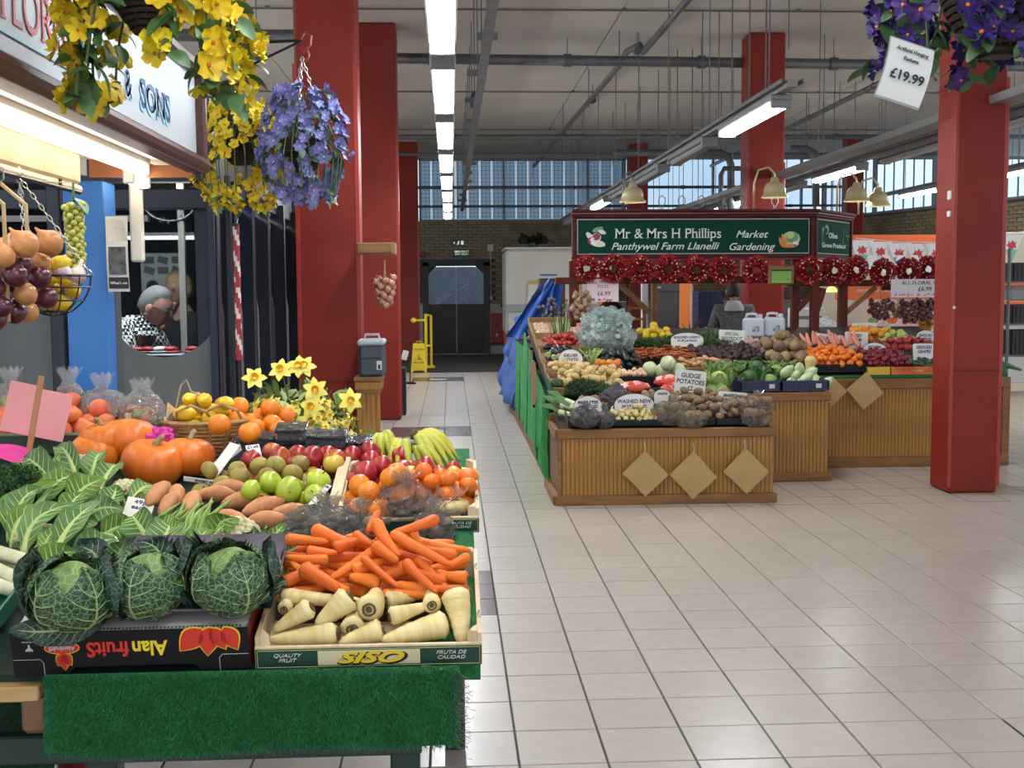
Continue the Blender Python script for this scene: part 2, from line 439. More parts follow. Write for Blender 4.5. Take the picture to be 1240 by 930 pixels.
BRK=M('buff_brick',(156,142,112),.85,var=.16,col2=(126,112,86),nscale=30,bump=(40,.4))
BRKG=M('buff_brick_bed',(152,138,108),.85,col2=(112,98,74),nscale=2.2,contrast=(.3,.7))
def brick_wall(name,p0,p1,z0,z1,holes=()):
 """brickwork between two ground points; its face is to the left of p0->p1 turned towards the hall"""
 p0,p1=Vector((p0[0],p0[1],0)),Vector((p1[0],p1[1],0));d=(p1-p0);L=d.length;d.normalize();nrm=Vector((d.y,-d.x,0))
 T=basis(d,-nrm,(0,0,1),p0)
 w=MB()
 xs=sorted({0,L}.union(*[{h[0],h[1]}for h in holes]))if holes else [0,L]
 for a,b in zip(xs[:-1],xs[1:]):
  hh=[h for h in holes if h[0]<=a and h[1]>=b]
  if not hh:w.box(((a+b)/2,.12,(z0+z1)/2),(b-a,.22,z1-z0))
  else:
   h=hh[0]
   if h[3]<z1:w.box(((a+b)/2,.12,(h[3]+z1)/2),(b-a,.22,z1-h[3]))
   if h[2]>z0:w.box(((a+b)/2,.12,(h[2]+z0)/2),(b-a,.22,h[2]-z0))
 root=w.build(name,M('mortar',(88,82,70),.95),mat4=T,kind='structure')
 bl,bh,gp=.215,.065,.010
 bm_=MB().box((0,0,0),(bl,.03,bh),b=.004).mesh('brick',BRK)
 half=MB().box((0,0,0),(bl/2-gp/2,.03,bh),b=.004).mesh('brick',BRK)
 cells=[]
 r=0;z=z0+bh/2
 while z<z1-.03:
  x=-(bl+gp)/2*(r%2)+bl/2
  while x<L+bl/2:
   if not any(h[0]-bl/2<x<h[1]+bl/2 and h[2]-.04<z<h[3]+.04 for h in holes)and bl/2<=x<=L-bl/2:
    wp=T @Vector((x,0,z));v=wp-Vector((0,0,H));dd=v.dot(FWD);px=620+F*v.dot(RGT)/dd;py=465-F*v.dot(UPV)/dd
    vis=505<px<610 or 1044<px<1128 or 1215<px<1245
    cells.append((0 if vis else 1,dd,x,z))
   x+=bl+gp
  z+=bh+gp;r+=1
 cells.sort();rest=MB();g=random.Random(3)
 for n,(q,dd,x,z)in enumerate(cells):
  y=-.004-g.random()*.008
  if n<296:obj('brick',bm_,root,loc=(x,y+.008,z))
  else:
   s,t=bl/2,bh/2
   rest.add([(x-s,y,z-t),(x+s,y,z-t),(x+s,y,z+t),(x-s,y,z+t),(x-s,.012,z-t),(x+s,.012,z-t),(x+s,.012,z+t),(x-s,.012,z+t)],[(0,1,2,3),(4,5,1,0),(3,2,6,7),(4,0,3,7),(1,5,6,2)])
 if rest.v:rest.build('brick',BRKG,root,kind='stuff')
 return root,T,L
YB=28.0;WX=8.95
brick_wall('wall_back',(-6,YB),(WX,YB),1.25,3.2,holes=[(-.65+6,.93+6,0,2.25)])
brick_wall('wall_right',(WX,YB),(11.7,17.0),0,3.2)
def back_base():
 # white glazed tiles low on the back wall
 b=MB().box((-3.33,YB+.12,.62),(5.34,.2,1.25)).box((4.95,YB+.12,.62),(8.02,.2,1.25)).build('trim_1',M('grout_pale',(120,120,118),.8),kind='structure')
 WT=M('glazed_wall_tile',(172,172,170),.25,var=.03);me=MB().box((0,0,0),(.195,.014,.195),b=.003).mesh('tile',WT)
 rest=MB();n=0
 for r in range(6):
  for x in [(.94+.1+.2*k)for k in range(39)]+[-.66-.1-.2*k for k in range(12)]:
   if -1.2<x<1.7:obj('tile',me,b,loc=(x,YB+.016,.1+.2*r+.02));n+=1
   else:rest.box((x,YB+.016,.12+.2*r),(.195,.014,.195))
 rest.build('tile',WT,b,kind='stuff')
back_base()
def glazing(name,p0,p1,z0,z1,pitch,heavy,bright=False):
 p0,p1=Vector((p0[0],p0[1],0)),Vector((p1[0],p1[1],0));d=p1-p0;L=d.length;d.normalize();nrm=Vector((d.y,-d.x,0));T=basis(d,-nrm,(0,0,1),p0)
 FR=M('window_frame_grey',(128,134,140),.5)
 t=obj(name,MB().box((L/2,.05,z0+.02),(L,.12,.05)).box((L/2,.05,z1-.02),(L,.12,.06)).box((.02,.05,(z0+z1)/2),(.05,.12,z1-z0)).box((L-.02,.05,(z0+z1)/2),(.05,.12,z1-z0)).mesh(name,FR),mat4=T,kind='structure')
 if 'wired_glass' not in _mats:
  m=clear('wired_glass',(158,172,182),.06,.1,haze=.08,hazecol=(150,165,175));nt=m.node_tree
  out=nt.nodes['Material Output'];prev=out.inputs['Surface'].links[0].from_socket
  tc=nt.nodes.new('ShaderNodeTexCoord');sx=nt.nodes.new('ShaderNodeSeparateXYZ');nt.links.new(tc.outputs['Object'],sx.inputs[0]);ff=[]
  for ax in ('X','Z'):
   a=nt.nodes.new('ShaderNodeMath');a.operation='MULTIPLY';a.inputs[1].default_value=11;f_=nt.nodes.new('ShaderNodeMath');f_.operation='FRACT';g=nt.nodes.new('ShaderNodeMath');g.operation='LESS_THAN';g.inputs[1].default_value=.13
   nt.links.new(sx.outputs[ax],a.inputs[0]);nt.links.new(a.outputs[0],f_.inputs[0]);nt.links.new(f_.outputs[0],g.inputs[0]);ff.append(g.outputs[0])
  mx=nt.nodes.new('ShaderNodeMath');mx.operation='MAXIMUM';nt.links.new(ff[0],mx.inputs[0]);nt.links.new(ff[1],mx.inputs[1])
  sc2=nt.nodes.new('ShaderNodeMath');sc2.operation='MULTIPLY';sc2.inputs[1].default_value=.45;nt.links.new(mx.outputs[0],sc2.inputs[0])
  df=nt.nodes.new('ShaderNodeBsdfDiffuse');df.inputs['Color'].default_value=lin((70,84,96))+[1];ms=nt.nodes.new('ShaderNodeMixShader')
  nt.links.new(sc2.outputs[0],ms.inputs['Fac']);nt.links.new(prev,ms.inputs[1]);nt.links.new(df.outputs[0],ms.inputs[2]);nt.links.new(ms.outputs[0],out.inputs['Surface'])
 GL=_mats['wired_glass']if not bright else clear('bright_glass',(222,232,240),.06,.1,haze=.06,hazecol=(215,225,230))
 n=max(1,round(L/pitch));w=L/n
 pm=MB().box((0,0,0),(w-.03,.008,z1-z0-.1)).mesh('pane',GL)
 bar=MB().box((0,0,0),(.016,.03,z1-z0-.08)).mesh('glazing_bar',FR);hb=MB().box((0,0,0),(.05,.1,z1-z0-.08)).mesh('mullion',FR)
 for k in range(n):
  obj('pane',pm,t,loc=((k+.5)*w,.05,(z0+z1)/2))
  if k:obj('mullion' if k%heavy==0 else 'glazing_bar',hb if k%heavy==0 else bar,t,loc=(k*w,.05,(z0+z1)/2))
glazing('window_1',(-.72,YB),(4.2,YB),3.2,4.68,.29,7)
glazing('window_2',(4.2,YB),(WX-.05,YB),3.2,4.72,.35,6,True)
glazing('window_3',(WX+.05,YB-.1),(11.7,17.0),3.2,4.72,.35,6,True)
MB().box((-3.4,YB+.1,3.95),(5.3,.2,1.6)).build('wall_back_upper',BRKG,kind='structure')

def swing_door():
 x0,x1,zt=-.62,.9,2.22;cx=(x0+x1)/2
 d=thing('door_1',None,None,(cx,YB,0));d['kind']='structure'
 DK=M('door_frame_dark',(52,54,60),.5);w=(x1-x0)/2
 MB().box((-w+.03,.0,zt/2),(.15,.16,zt)).box((w-.03,0,zt/2),(.15,.16,zt)).box((0,0,zt-.01),(2*w+.09,.16,.16)).build('frame',DK,d)
 RB=M('black_rubber',(20,20,24),.4,bump=(2,.3));iw=w-.1
 CL=clear('door_vinyl',(238,242,250),.08,.15,haze=.12,hazecol=(120,135,165),bump=(3,.3))
 for s in (-1,1):
  lf=MB().box((s*iw/2,0,.62),(iw-.01,.03,1.2),b=.006).build('door_leaf',RB,d)
  MB().prism([(s*.012,1.22),(s*(iw-.01),1.22),(s*(iw-.01),1.92),(s*(iw-.22),2.12),(s*.012,2.12)],-.006,.006).build('window',CL,lf)
  sm=MB()
  for k in range(9):sm.ball((s*(.05+k*(iw-.1)/8),-.018,1.18),.012,6,4)
  sm.build('stud',M('steel',(150,152,155),.3,metal=.9),lf,kind='stuff')
 for s in (-1,1):MB().prism([(s*iw,2.18),(s*iw,1.92),(s*(iw-.24),2.18)],-.02,.02).build('corner_gusset',DK,d)
 MB().box((0,-.05,.02),(2*w,.3,.035),b=.008).build('threshold',M('steel_dull',(130,130,132),.4,metal=.6),d)
 # the yard behind the doors: a wall and a handrail
 MB().box((cx,33,1.1),(8,.2,2.2)).build('yard_wall',M('yard_wall',(150,158,168),.8,col2=(132,142,156),nscale=6),label='pale wall in the yard behind the swing doors',cat='wall')
 MB().box((2,35,-.06),(26,13.8,.1)).build('yard_ground',M('yard',(120,122,124),.9),kind='structure')
 r=thing('yard_handrail','white sloping handrail seen through the swing doors','railing',(-.5,30.6,0));WP=M('rail_white',(190,196,204),.4)
 MB().tube([(-.1,0,1.05),(1.0,0,1.72)],.022,6).build('handrail',WP,r)
 for k in range(8):
  x=-.05+k*.14;MB().cyl((x,0,0),(x,0,1.08+x*.61),.012,n=6).build('baluster',WP,r)
swing_door()

# ------------------------------------------------------------------ red pillars
def pillar(x,y,w,d,label,name='pillar',z1=CEIL,seam=True):
 t=thing('pillar',label,'pillar',(x,y,0),group=None)
 MB().box((0,0,z1/2),(w,d,z1),b=.018).build('casing',RED,t)
 if seam:
  for s in (-1,1):
   MB().box((s*(w/2-.002),-d/2+.001,1.6),(.03,.006,3.1),b=.002).build('corner_strip',M('red_strip',(158,44,34),.35),t)
 for s in (-1,1):
  MB().cyl((s*.06,-d/2-.004,1.25),(s*.06,-d/2+.01,1.25),.009,n=8).build('screw_cap',M('screw_red',(120,60,52),.4),t)
 MB().box((0,-d/2-.003,.95),(w-.02,.008,.006)).build('panel_joint',M('red_dark',(84,20,16),.6),t)
 return t
PL={}
PL['near_left']=pillar(-.85,8.42,.42,.42,'red painted square pillar beside the blue and yellow hanging baskets')
PL['mid_left']=pillar(-.87,14.35,.5,.45,'red pillar behind the grey drinks cooler, second along the left')
PL['far_left']=pillar(-.93,25.6,.5,.4,'farthest red pillar on the left, behind the yellow safety sign')
pr=pillar(4.0,8.81,.385,.36,'large red pillar in front of the farm stall at the right')
pm_=pillar(3.98,14.75,.46,.4,'red pillar rising behind the stall fascia to the ceiling')
pillar(4.18,25.9,.42,.4,'distant red pillar above the left part of the fascia')
pillar(8.6,24.6,.36,.36,'distant red pillar in front of the right windows')
for z,h in ((2.28,.07),(2.14,.045)):
 bx=MB().box((-.1925,-.09,z),(.03,.06,h),b=.005).build('switch_box',WHITE,pr)
MB().cyl((-.185,-.19,1.43),(-.185,-.17,1.43),.012,n=10).build('hook_plate',WHITE,pr)

# ------------------------------------------------------------------ fluorescent strips
def strip(X,z,y_first,n,pitch,length,label,lit=None,w=.125):
 TR=M('fitting_grey',(120,120,118),.45,metal=.3)
 DF=M('diffuser_lit',(255,255,255),.4,emis=(245,250,255),es=LAMP);DO=M('diffuser_unlit',(150,152,155),.3)
 total=n*pitch
 rail=thing('lighting_trunking','long grey trunking %s'%label,'light track',(X,y_first,z+.1))
 MB().box((0,total/2-.2,.0),(.07,total+.2,.05)).build('channel',TRUNK,rail)
 for s in (-1,1):MB().box((s*.075,total/2-.2,.015),(.012,total+.2,.03)).build('cable',GREYM,rail)
 for k in range(int(total/2)+1):
  y=k*2.0+.3
  if y_first+y>27.5:break
  MB().cyl((0,y,0),(0,y,CEIL-z-.1),.006,n=5).build('hanger_rod',GREYM,rail)
 wn=['nearest','second','third','fourth','fifth','sixth','seventh','eighth','ninth','tenth','eleventh','twelfth']
 for k in range(n):
  on=lit is None or k in lit
  y=y_first+k*pitch
  f=thing('ceiling_light','%s fluorescent light %s, %s'%('glowing' if on else 'unlit',label,wn[k]+' from the front'),'ceiling light',(X,y,z),group='fluorescent lights '+label)
  MB().box((0,length/2,.045),(w+.03,length+.06,.05),b=.01).build('housing',TR,f)
  MB().box((0,length/2,.0),(w,length,.055),b=.02).build('diffuser',DF if on else DO,f)
  for e in (-.015,length+.015):MB().box((0,e,.005),(w+.02,.03,.07),b=.006).build('end_cap',TR,f)
strip(-.03,2.9,.4,10,2.17,1.72,'above the corridor')
strip(2.38,2.9,8.35,7,2.3,1.6,'hung over the farm stall',lit=(0,4),w=.13)
strip(4.75,2.95,6.4,8,2.3,1.6,'at the right behind the purple basket',lit=(3,5,6),w=.13)
strip(-3.9,3.6,1.0,5,3.0,1.6,'over the shop at the left',w=.13)
strip(8.2,3.2,6.4,5,3.2,1.6,'far out to the right',w=.13)
# extra tray with cables by the corridor strip
t=thing('cable_tray','cluttered grey cable tray beside the corridor lights','cable tray',(.28,5,3.35))
MB().box((0,10.5,0),(.07,22,.03)).build('tray',GREYM,t)
for k in range(14):
 MB().box((rnd.uniform(-.05,.05),.6+k*1.4,.03),(rnd.uniform(.1,.22),.04,.05),b=.006).build('bracket',GREYM,t)
 MB().cyl((0,.6+k*1.4,0),(0,.6+k*1.4,1.38),.006,n=5).build('hanger_rod',GREYM,t)
gl=thing('work_glove','dark blue work glove caught on the cable tray','glove',at(575,118,11.5))
GB=M('glove_blue',(40,52,92),.8)
MB().ball((0,0,0),(.045,.02,.06),10,6).build('palm',GB,gl,smooth=True)
for k in range(4):MB().tube([(-.03+k*.02,0,-.04),(-.035+k*.022,-.005,-.10-.01*(k%2))],[.011,.008],6).build('finger',GB,gl,smooth=True)
MB().tube([(.035,0,0),(.07,0,-.05)],[.012,.009],6).build('thumb',GB,gl,smooth=True)
t=thing('cable_tray','grey cable tray running to the back at upper right','cable tray',(4.15,6.5,2.96))
MB().box((0,10,0),(.2,20,.02)).box((-.1,10,.025),(.01,20,.05)).box((.1,10,.025),(.01,20,.05)).build('tray',TRUNK,t)
for k in range(10):MB().cyl((0,.5+k*2,0),(0,.5+k*2,CEIL-2.96),.006,n=5).build('hanger_rod',GREYM,t)

# ------------------------------------------------------------------ pipes
def pipe(pts,r,label,name='pipe',clamps=0,mat=None,rods=0):
 t=thing(name,label,'pipe',pts[0]);o=Vector(pts[0]);P_=[Vector(p)-o for p in pts]
 MB().tube(P_,r,10).build('tube',mat or GREYM,t,smooth=True)
 d=P_[-1]-P_[0]
 for k in range(clamps):
  c=P_[0]+d*((k+.5)/clamps);u=d.normalized()*.05
  MB().cyl(c-u,c+u,r*1.25,n=10).build('clamp',GREYM,t)
  if rods:MB().cyl(c,(c.x,c.y,CEIL-o.z),.006,n=5).build('hanger_rod',GREYM,t)
 return t
a=at(440,70,14.9);b=at(1062,80,14.9)
pipe([(a.x-.0,14.9,a.z),(b.x+2,14.9,b.z)],.065,'thick grey pipe crossing the hall below the ceiling',clamps=5,rods=1)
a=at(440,50,14.9)
pipe([a,a+Vector((.12,0,-.02)),a+Vector((.2,0,-.2)),a+Vector((.38,0,-.22))],.07,'bent grey pipe joint beside the second red pillar')
a=at(205,43,12.0);b=at(356,43,12.0)
pipe([(a.x-2,12,a.z),(b.x+.2,12,b.z)],.06,'grey pipe behind the flower basket bracket at upper left',clamps=3,rods=1)
Z=4.42
pts=[at(850,-5,11.4),at(798,66,14.3),at(788,58,14.6),at(770,60,14.9)]
pipe([(2.5,9,4.55),(2.42,14.55,4.5),(2.4,14.7,4.62),(2.3,15.1,4.62),(2.25,15.3,4.5),(2.0,27.6,4.46)],.04,'thin grey pipe running diagonally to the back window',clamps=5,rods=1)
pipe([(6.05,12,4.45),(6.2,27.5,4.45)],.04,'thin grey pipe along the right part of the ceiling',clamps=5,rods=1)
for yy,r,lb in ((227,.035,'upper thin pipe across the back window'),(250,.03,'lower thin pipe across the back window')):
 a=at(440,yy-7,26.9);z=at(600,yy,26.9).z
 pipe([(-6,26.9,z),(9.2,26.9,z)],r,lb,clamps=6,mat=M('pipe_dark',(96,98,100),.5,metal=.3))
pipe([(-6,22,4.42),(11,22,4.42)],.045,'dark pipe across the ceiling before the back windows',clamps=7,rods=1,mat=M('pipe_dark',(96,98,100),.5))
pipe([(-6,23.8,4.3),(11,23.8,4.3)],.035,'lower dark pipe just in front of the back windows',clamps=7,rods=1,mat=M('pipe_dark',(96,98,100),.5))
# bent black pipes in front of the right windows
for (x0_,y0_,x1_,lb)in ((742,185,885,'arched grey duct pipe beside the tall red pillar'),(958,180,988,'black pipe elbow above the right end of the fascia')):
 p=[at(x0_,y0_,19),at(x1_-12,y0_,19),at(x1_-3,y0_+5,19),at(x1_,y0_+14,19),at(x1_,y0_+70,19)]
 MB().cyl((0,0,0),(0,0,CEIL-p[1].z),.008,n=5).build('hanger_rod',GREYM,loc=p[1],label='thin rod holding the '+lb,cat='rod')
 pipe(p,.06,lb,clamps=0,mat=M('pipe_black',(60,62,64),.5))
pipe([at(873,250,18.5),at(873,212,18.5),at(877,204,18.5),at(898,204,18.5)],.04,'small dark pipe loop left of the tall pillar',mat=M('pipe_black',(60,62,64),.5))
# loose hanger rods
n=0
for (px,y0,y1,Y)in ((682,135,160,20),(713,95,130,17),(750,40,75,14.5),(742,150,200,21),(757,132,195,20),(772,130,178,20),(775,114,178,18.5),(797,88,172,17),(811,87,168,17),(820,60,172,15.6),(838,60,168,15.6),(850,26,168,13.4),(870,26,165,13.4),(886,0,145,11),(907,0,135,11),(927,0,125,10.4),(955,0,60,11),(1017,90,125,18),(1035,85,160,18),(1064,115,170,20),(996,115,180,20),(962,140,180,22),(700,160,250,24),(645,160,215,24)):
 a=at(px,y0,Y);b=at(px,y1,Y)
 MB().cyl((0,0,0),(0,0,CEIL-b.z),.007,n=5).build('hanger_rod',GREYM,loc=(b.x,b.y,b.z),label='thin steel hanger rod dropping from the ceiling among many over the stall',cat='rod',group='hanger rods over the farm stall');n+=1
# emergency-exit signs over the doors
EG=M('exit_green',(20,84,62),.4);EW=M('sign_white',(225,228,225),.4,emis=(225,235,228),es=.25)
p=at(555,294,26.5)
s=thing('exit_sign','green running-man exit sign hanging nearest the ceiling','exit sign',p)
MB().box((0,0,0),(.30,.03,.15),b=.004).build('panel',EG,s)
MB().box((.09,-.02,0),(.06,.006,.09)).build('door_symbol',EW,s)
MB().box((-.0,-.02,.0),(.05,.006,.02),rotm(0,.6,0)).box((-.01,-.02,-.03),(.06,.006,.02),rotm(0,-.7,0)).box((.01,-.02,.03),(.025,.006,.025)).build('figure_symbol',EW,s)
MB().prism([(-.12,0),(-.08,.03),(-.08,-.03)],-.024,-.016).build('arrow',EW,s)
MB().cyl((0,0,.07),(0,0,CEIL-p.z),.006,n=5).build('hanger_rod',GREYM,s)
p=at(559,307,27.975)
s=thing('exit_sign','green two-line exit sign fixed on the bricks over the doors','exit sign',p)
MB().box((0,0,0),(.40,.02,.2),b=.004).build('panel',EG,s)
text('lettering','EMERGENCY\nEXIT ONLY',.062,EW,s,facing((0,-.012,.015)),bold=.001)
p=at(594,300,27.96)
s=thing('junction_box','white box with conduit on the bricks right of the doors','switch',p)
MB().box((0,0,0),(.14,.06,.16),b=.01).build('box',WHITE,s);MB().cyl((0,0,-.08),(0,0,-1.15),.012,n=6).build('conduit',WHITE,s);MB().box((0,0,-1.2),(.09,.05,.09),b=.01).build('socket',WHITE,s)
p=at(602,406,27.7)
s=thing('fire_cabinet','red fire extinguisher cabinet on the back wall','cabinet',(p.x,27.88,.28))
MB().box((0,0,.35),(.32,.24,.72),b=.02).build('body',M('fire_red',(140,28,30),.4),s);MB().box((0,-.125,.2),(.05,.02,.06),b=.005).build('latch',WHITE,s)
MB().ball((0,-.12,.45),(.03,.01,.05),8,6).build('emblem',M('dark_print',(50,20,20),.6),s)
p=at(610,370,27.8);s=thing('fire_alarm','small red alarm point beside the white kiosk','alarm',(p.x-.02,27.975,p.z));MB().box((0,0,0),(.1,.05,.1),b=.008).build('body',M('fire_red',(140,28,30),.4),s)
p=at(511,308,27.9);s=thing('alarm_bell','small red alarm bell on the bricks beside the far pillar','alarm',(p.x,27.93,p.z));MB().lathe([(.001,-.05),(.05,-.045),(.07,0),(.07,.02)],12,R=rotm(-PI/2,0,0)).build('bell',M('fire_red',(140,28,30),.4),s)
# ================================================================== THE SHOP AT THE LEFT, ITS CANOPY AND HANGING BASKETS
NAVY=M('navy_frame',(20,24,44),.35);NAVYD=M('navy_dark',(14,17,30),.4)
GLS=clear('shop_glass',(150,158,165),.1,.03)
GLD=clear('dark_glass',(70,76,84),.12,.05)
FROST=M('frost_film',(104,108,108),.6,col2=(96,99,98),nscale=2)
SY=6.05;SX=-1.22
def shop():
 # frontal shopfront
 fr=obj('wall_left',MB().box((-2.9,SY+.04,.22),(3.4,.1,.44)).box((-2.9,SY+.04,2.33),(3.4,.1,.36)).mesh('wall_left',NAVYD),kind='structure')
 def xp(px):return at(px,400,SY).x
 bars=[(-60,-20),(66,82),(258,300)]
 for a,b in bars:
  xa,xb=xp(a),xp(b)if b<290 else SX-.0
  MB().box(((xa+xb)/2,SY,1.1),(xb-xa,.12,2.2),b=.006).build('frame_post',NAVY,fr)
 MB().box((xp(262),SY-.065,1.1),(.035,.02,2.15),b=.004).build('frame_post',M('navy_light',(34,40,62),.35),fr)
 MB().box((xp(283),SY-.065,1.1),(.03,.02,2.15),b=.004).build('frame_post',NAVYD,fr)
 MB().box((-2.9,SY,2.06),(3.4,.1,.1),b=.005).build('head_rail',NAVY,fr)
 MB().box((xp(40),SY+.01,at(10,265,SY).z),(1.2,.06,.03)).build('rail',M('alu',(120,122,124),.4,metal=.6),fr)  # pale line of a reflection in the dark panel, built as a bar
 pa,pb=xp(82),xp(258)
 MB().box(((pa+pb)/2,SY+.02,1.25),(pb-pa,.01,1.6)).build('window_pane',GLS,fr)
 pc=xp(66);pd=xp(-20)
 MB().box(((pc+pd)/2,SY+.02,1.25),(pc-pd,.01,1.6)).build('window_pane',GLD,fr)
 # frosted film with the clear circle
 C=at(198,364,SY);r=.292
 poly=[(pa,.44),(pb,.44)]
 yb=math.sqrt(max(r*r-(pb-C.x)**2,0));poly.append((pb,C.z-yb))
 a0=math.atan2(-yb,pb-C.x);a1=-PI+.05
 for k in range(1,25):
  a=a0+(a1-a0)*k/24;poly.append((C.x+r*math.cos(a),C.z+r*math.sin(a)))
 poly+=[(C.x-r,1.5),(pa,1.5)]
 MB().prism(poly,SY+.004,SY+.010).build('frosted_film',FROST,fr)
 zt=at(30,372,SY).z
 MB().box(((pc+pd)/2,SY+.008,(zt+.44)/2),(pc-pd,.004,zt-.44)).build('frosted_film',FROST,fr)
 # interior
 dk=M('shop_inside',(50,52,54),.8,col2=(38,40,43),nscale=3)
 MB().box((-3.2,9.6,1.3),(4.2,.1,2.6)).build('wall_left_inner',dk,kind='structure')
 MB().box((-3.2,7.9,2.62),(4.2,3.5,.08)).build('ceiling_shop',M('shop_ceiling',(84,86,88),.8),kind='structure')
 MB().box((-5.3,7.8,1.3),(.1,3.6,2.6)).build('wall_left_side',dk,kind='structure')
 l=thing('strip_light','bright horizontal tube light inside the shop window','strip light',at(208,288,7.7))
 MB().box((0,0,0),(.56,.05,.022),b=.005).build('tube',M('inner_tube',(255,255,255),.4,emis=(255,250,240),es=5),l)
 MB().box((0,.03,.02),(.6,.06,.03)).build('housing',GREYM,l);MB().cyl((-.2,.03,.03),(-.2,.03,2.58-l.location.z),.006,n=5).cyl((.2,.03,.03),(.2,.03,2.58-l.location.z),.006,n=5).build('rod',GREYM,l)
 for k,(px,py)in enumerate(((172,232),(199,242),(223,249),(193,268))):
  p=at(px,py,7.2+.25*k);p.z=2.575
  s=thing('downlight','small round downlight %s in the shop ceiling'%['nearest the blue post','second','third','farthest'][k],'ceiling light',p);MB().cyl((0,0,0),(0,0,-.012),.045,n=14).build('lens',M('downlight',(255,255,255),.4,emis=(255,244,225),es=6),s);MB().lathe([(.045,-.015),(.06,-.012),(.06,.01)],14).build('ring',GREYM,s)
 pst=thing('poster','white poster with menu pictures inside the shop','poster',at(198,330,8.6))
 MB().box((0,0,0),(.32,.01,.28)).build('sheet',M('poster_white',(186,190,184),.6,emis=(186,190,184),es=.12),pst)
 for k in range(6):MB().box((-.1+.1*(k%3),-.008,.09-.075*(k//3)),(.075,.006,.05),rotm(0,.3*(k%2),0)).build('print',M('print_grey',(110,112,108),.7),pst)
 for s in (-1,1):MB().cyl((s*.08,-.01,-.1),(s*.08,-.004,-.1),.045,n=14).build('round_print',M('print_dark',(60,62,64),.7),pst)
 MB().box((0,.02,-.75),(.05,.03,1.3)).box((0,.02,-1.4+.02),(.3,.2,.03)).build('stand',GREYM,pst)
 pp=at(222,350,7.6);m=MB().box((0,0,0),(.04,.04,2.55)).build('upright',M('beige_post',(150,144,132),.6),loc=(pp.x,7.6,1.3),label='pale upright post inside the shop behind the seated man',cat='post')
 g=thing('garland','dark tinsel garland looped under the shop ceiling','garland',at(205,240,6.7))
 mb=MB();gr=random.Random(2)
 for k in range(260):
  u=gr.random();a=PI*u;c=Vector((-.16*math.cos(a),0,-.13*math.sin(a)));d=Vector((gr.uniform(-1,1),gr.uniform(-1,1),gr.uniform(-1,1)))*.022
  mb.add([c,c+d,c+d+Vector((.004,0,.004))],[(0,1,2)])
 mb.build('tinsel',M('tinsel_dark',(36,38,40),.4),g,kind='stuff')
 MB().tube([(-.16*math.cos(PI*k/12),0,-.13*math.sin(PI*k/12))for k in range(13)],.008,6).build('cord',BLACK,g)
 MB().cyl((-.16,0,0),(-.16,0,2.58-g.location.z),.002,n=4).cyl((.16,0,0),(.16,0,2.58-g.location.z),.002,n=4).build('thread',BLACK,g)
 # side shopfront running along the corridor
 sd=obj('wall_left_corridor',MB().box((SX-.06,7.65,.22),(.1,3.1,.44)).box((SX-.06,7.65,2.33),(.1,3.1,.4)).mesh('wall_left_corridor',NAVYD),kind='structure')
 ys=[6.1,6.62,7.2,7.8,8.5,9.2]
 for k,y in enumerate(ys):MB().box((SX-.03,y,1.1),(.12,.075,2.2),b=.006).build('frame_post',NAVY if k%2==0 else NAVYD,sd)
 for k,(a,b)in enumerate(zip(ys[:-1],ys[1:])):
  MB().box((SX-.06,(a+b)/2,1.25),(.01,b-a-.08,1.66)).build('window_pane',GLD,sd)
  w=(b-a)/2-.04;cy=(a+b)/2;zt=at(300,368,6.5).z
  poly=[(cy-w,.44),(cy+w,.44),(cy+w,zt-.1)]+[(cy+w*math.cos(a_),zt-.1+.17*math.sin(a_))for a_ in [PI*j/12 for j in range(1,12)]]+[(cy-w,zt-.1)]
  MB().prism(poly,SX-.052,SX-.046,'x').build('frosted_film',FROST if k else M('frost_dark',(66,66,68),.6),sd)
 # fascia above the side
 MB().box((-3.2,7.75,2.56),(3.98,3.3,.06)).build('trim_2',M('fascia_dark',(62,62,66),.7),kind='structure')
 # red and white striped tube
 p=at(286,272,5.95)
 t=thing('striped_tube','red and white striped hanging tube on the navy corner post','decoration',(p.x,5.94,at(286,436,5.95).z))
 hgt=p.z-t.location.z
 ST=M('stripe_red',(150,38,44),.5);mb=MB();n=26
 for k in range(n*10):
  mb.mi=1 if (k//10+k%10)%5<2 and (k//10)%7 else 0
  z0=hgt*(k//10)/n;z1=z0+hgt/n;a0=2*PI*(k%10)/10;a1=a0+2*PI/10;r=.017
  mb.add([(r*math.cos(a0),r*math.sin(a0),z0),(r*math.cos(a1),r*math.sin(a1),z0),(r*math.cos(a1),r*math.sin(a1),z1),(r*math.cos(a0),r*math.sin(a0),z1)],[(0,1,2,3)])
 mb.build('tube',[ST,M('stripe_white',(205,196,190),.5)],t);MB().cyl((0,0,hgt),(0,.05,hgt+.03),.005,n=6).cyl((0,0,hgt-.01),(0,0,hgt+.004),.018,n=12).build('hook',BLACK,t)
shop()

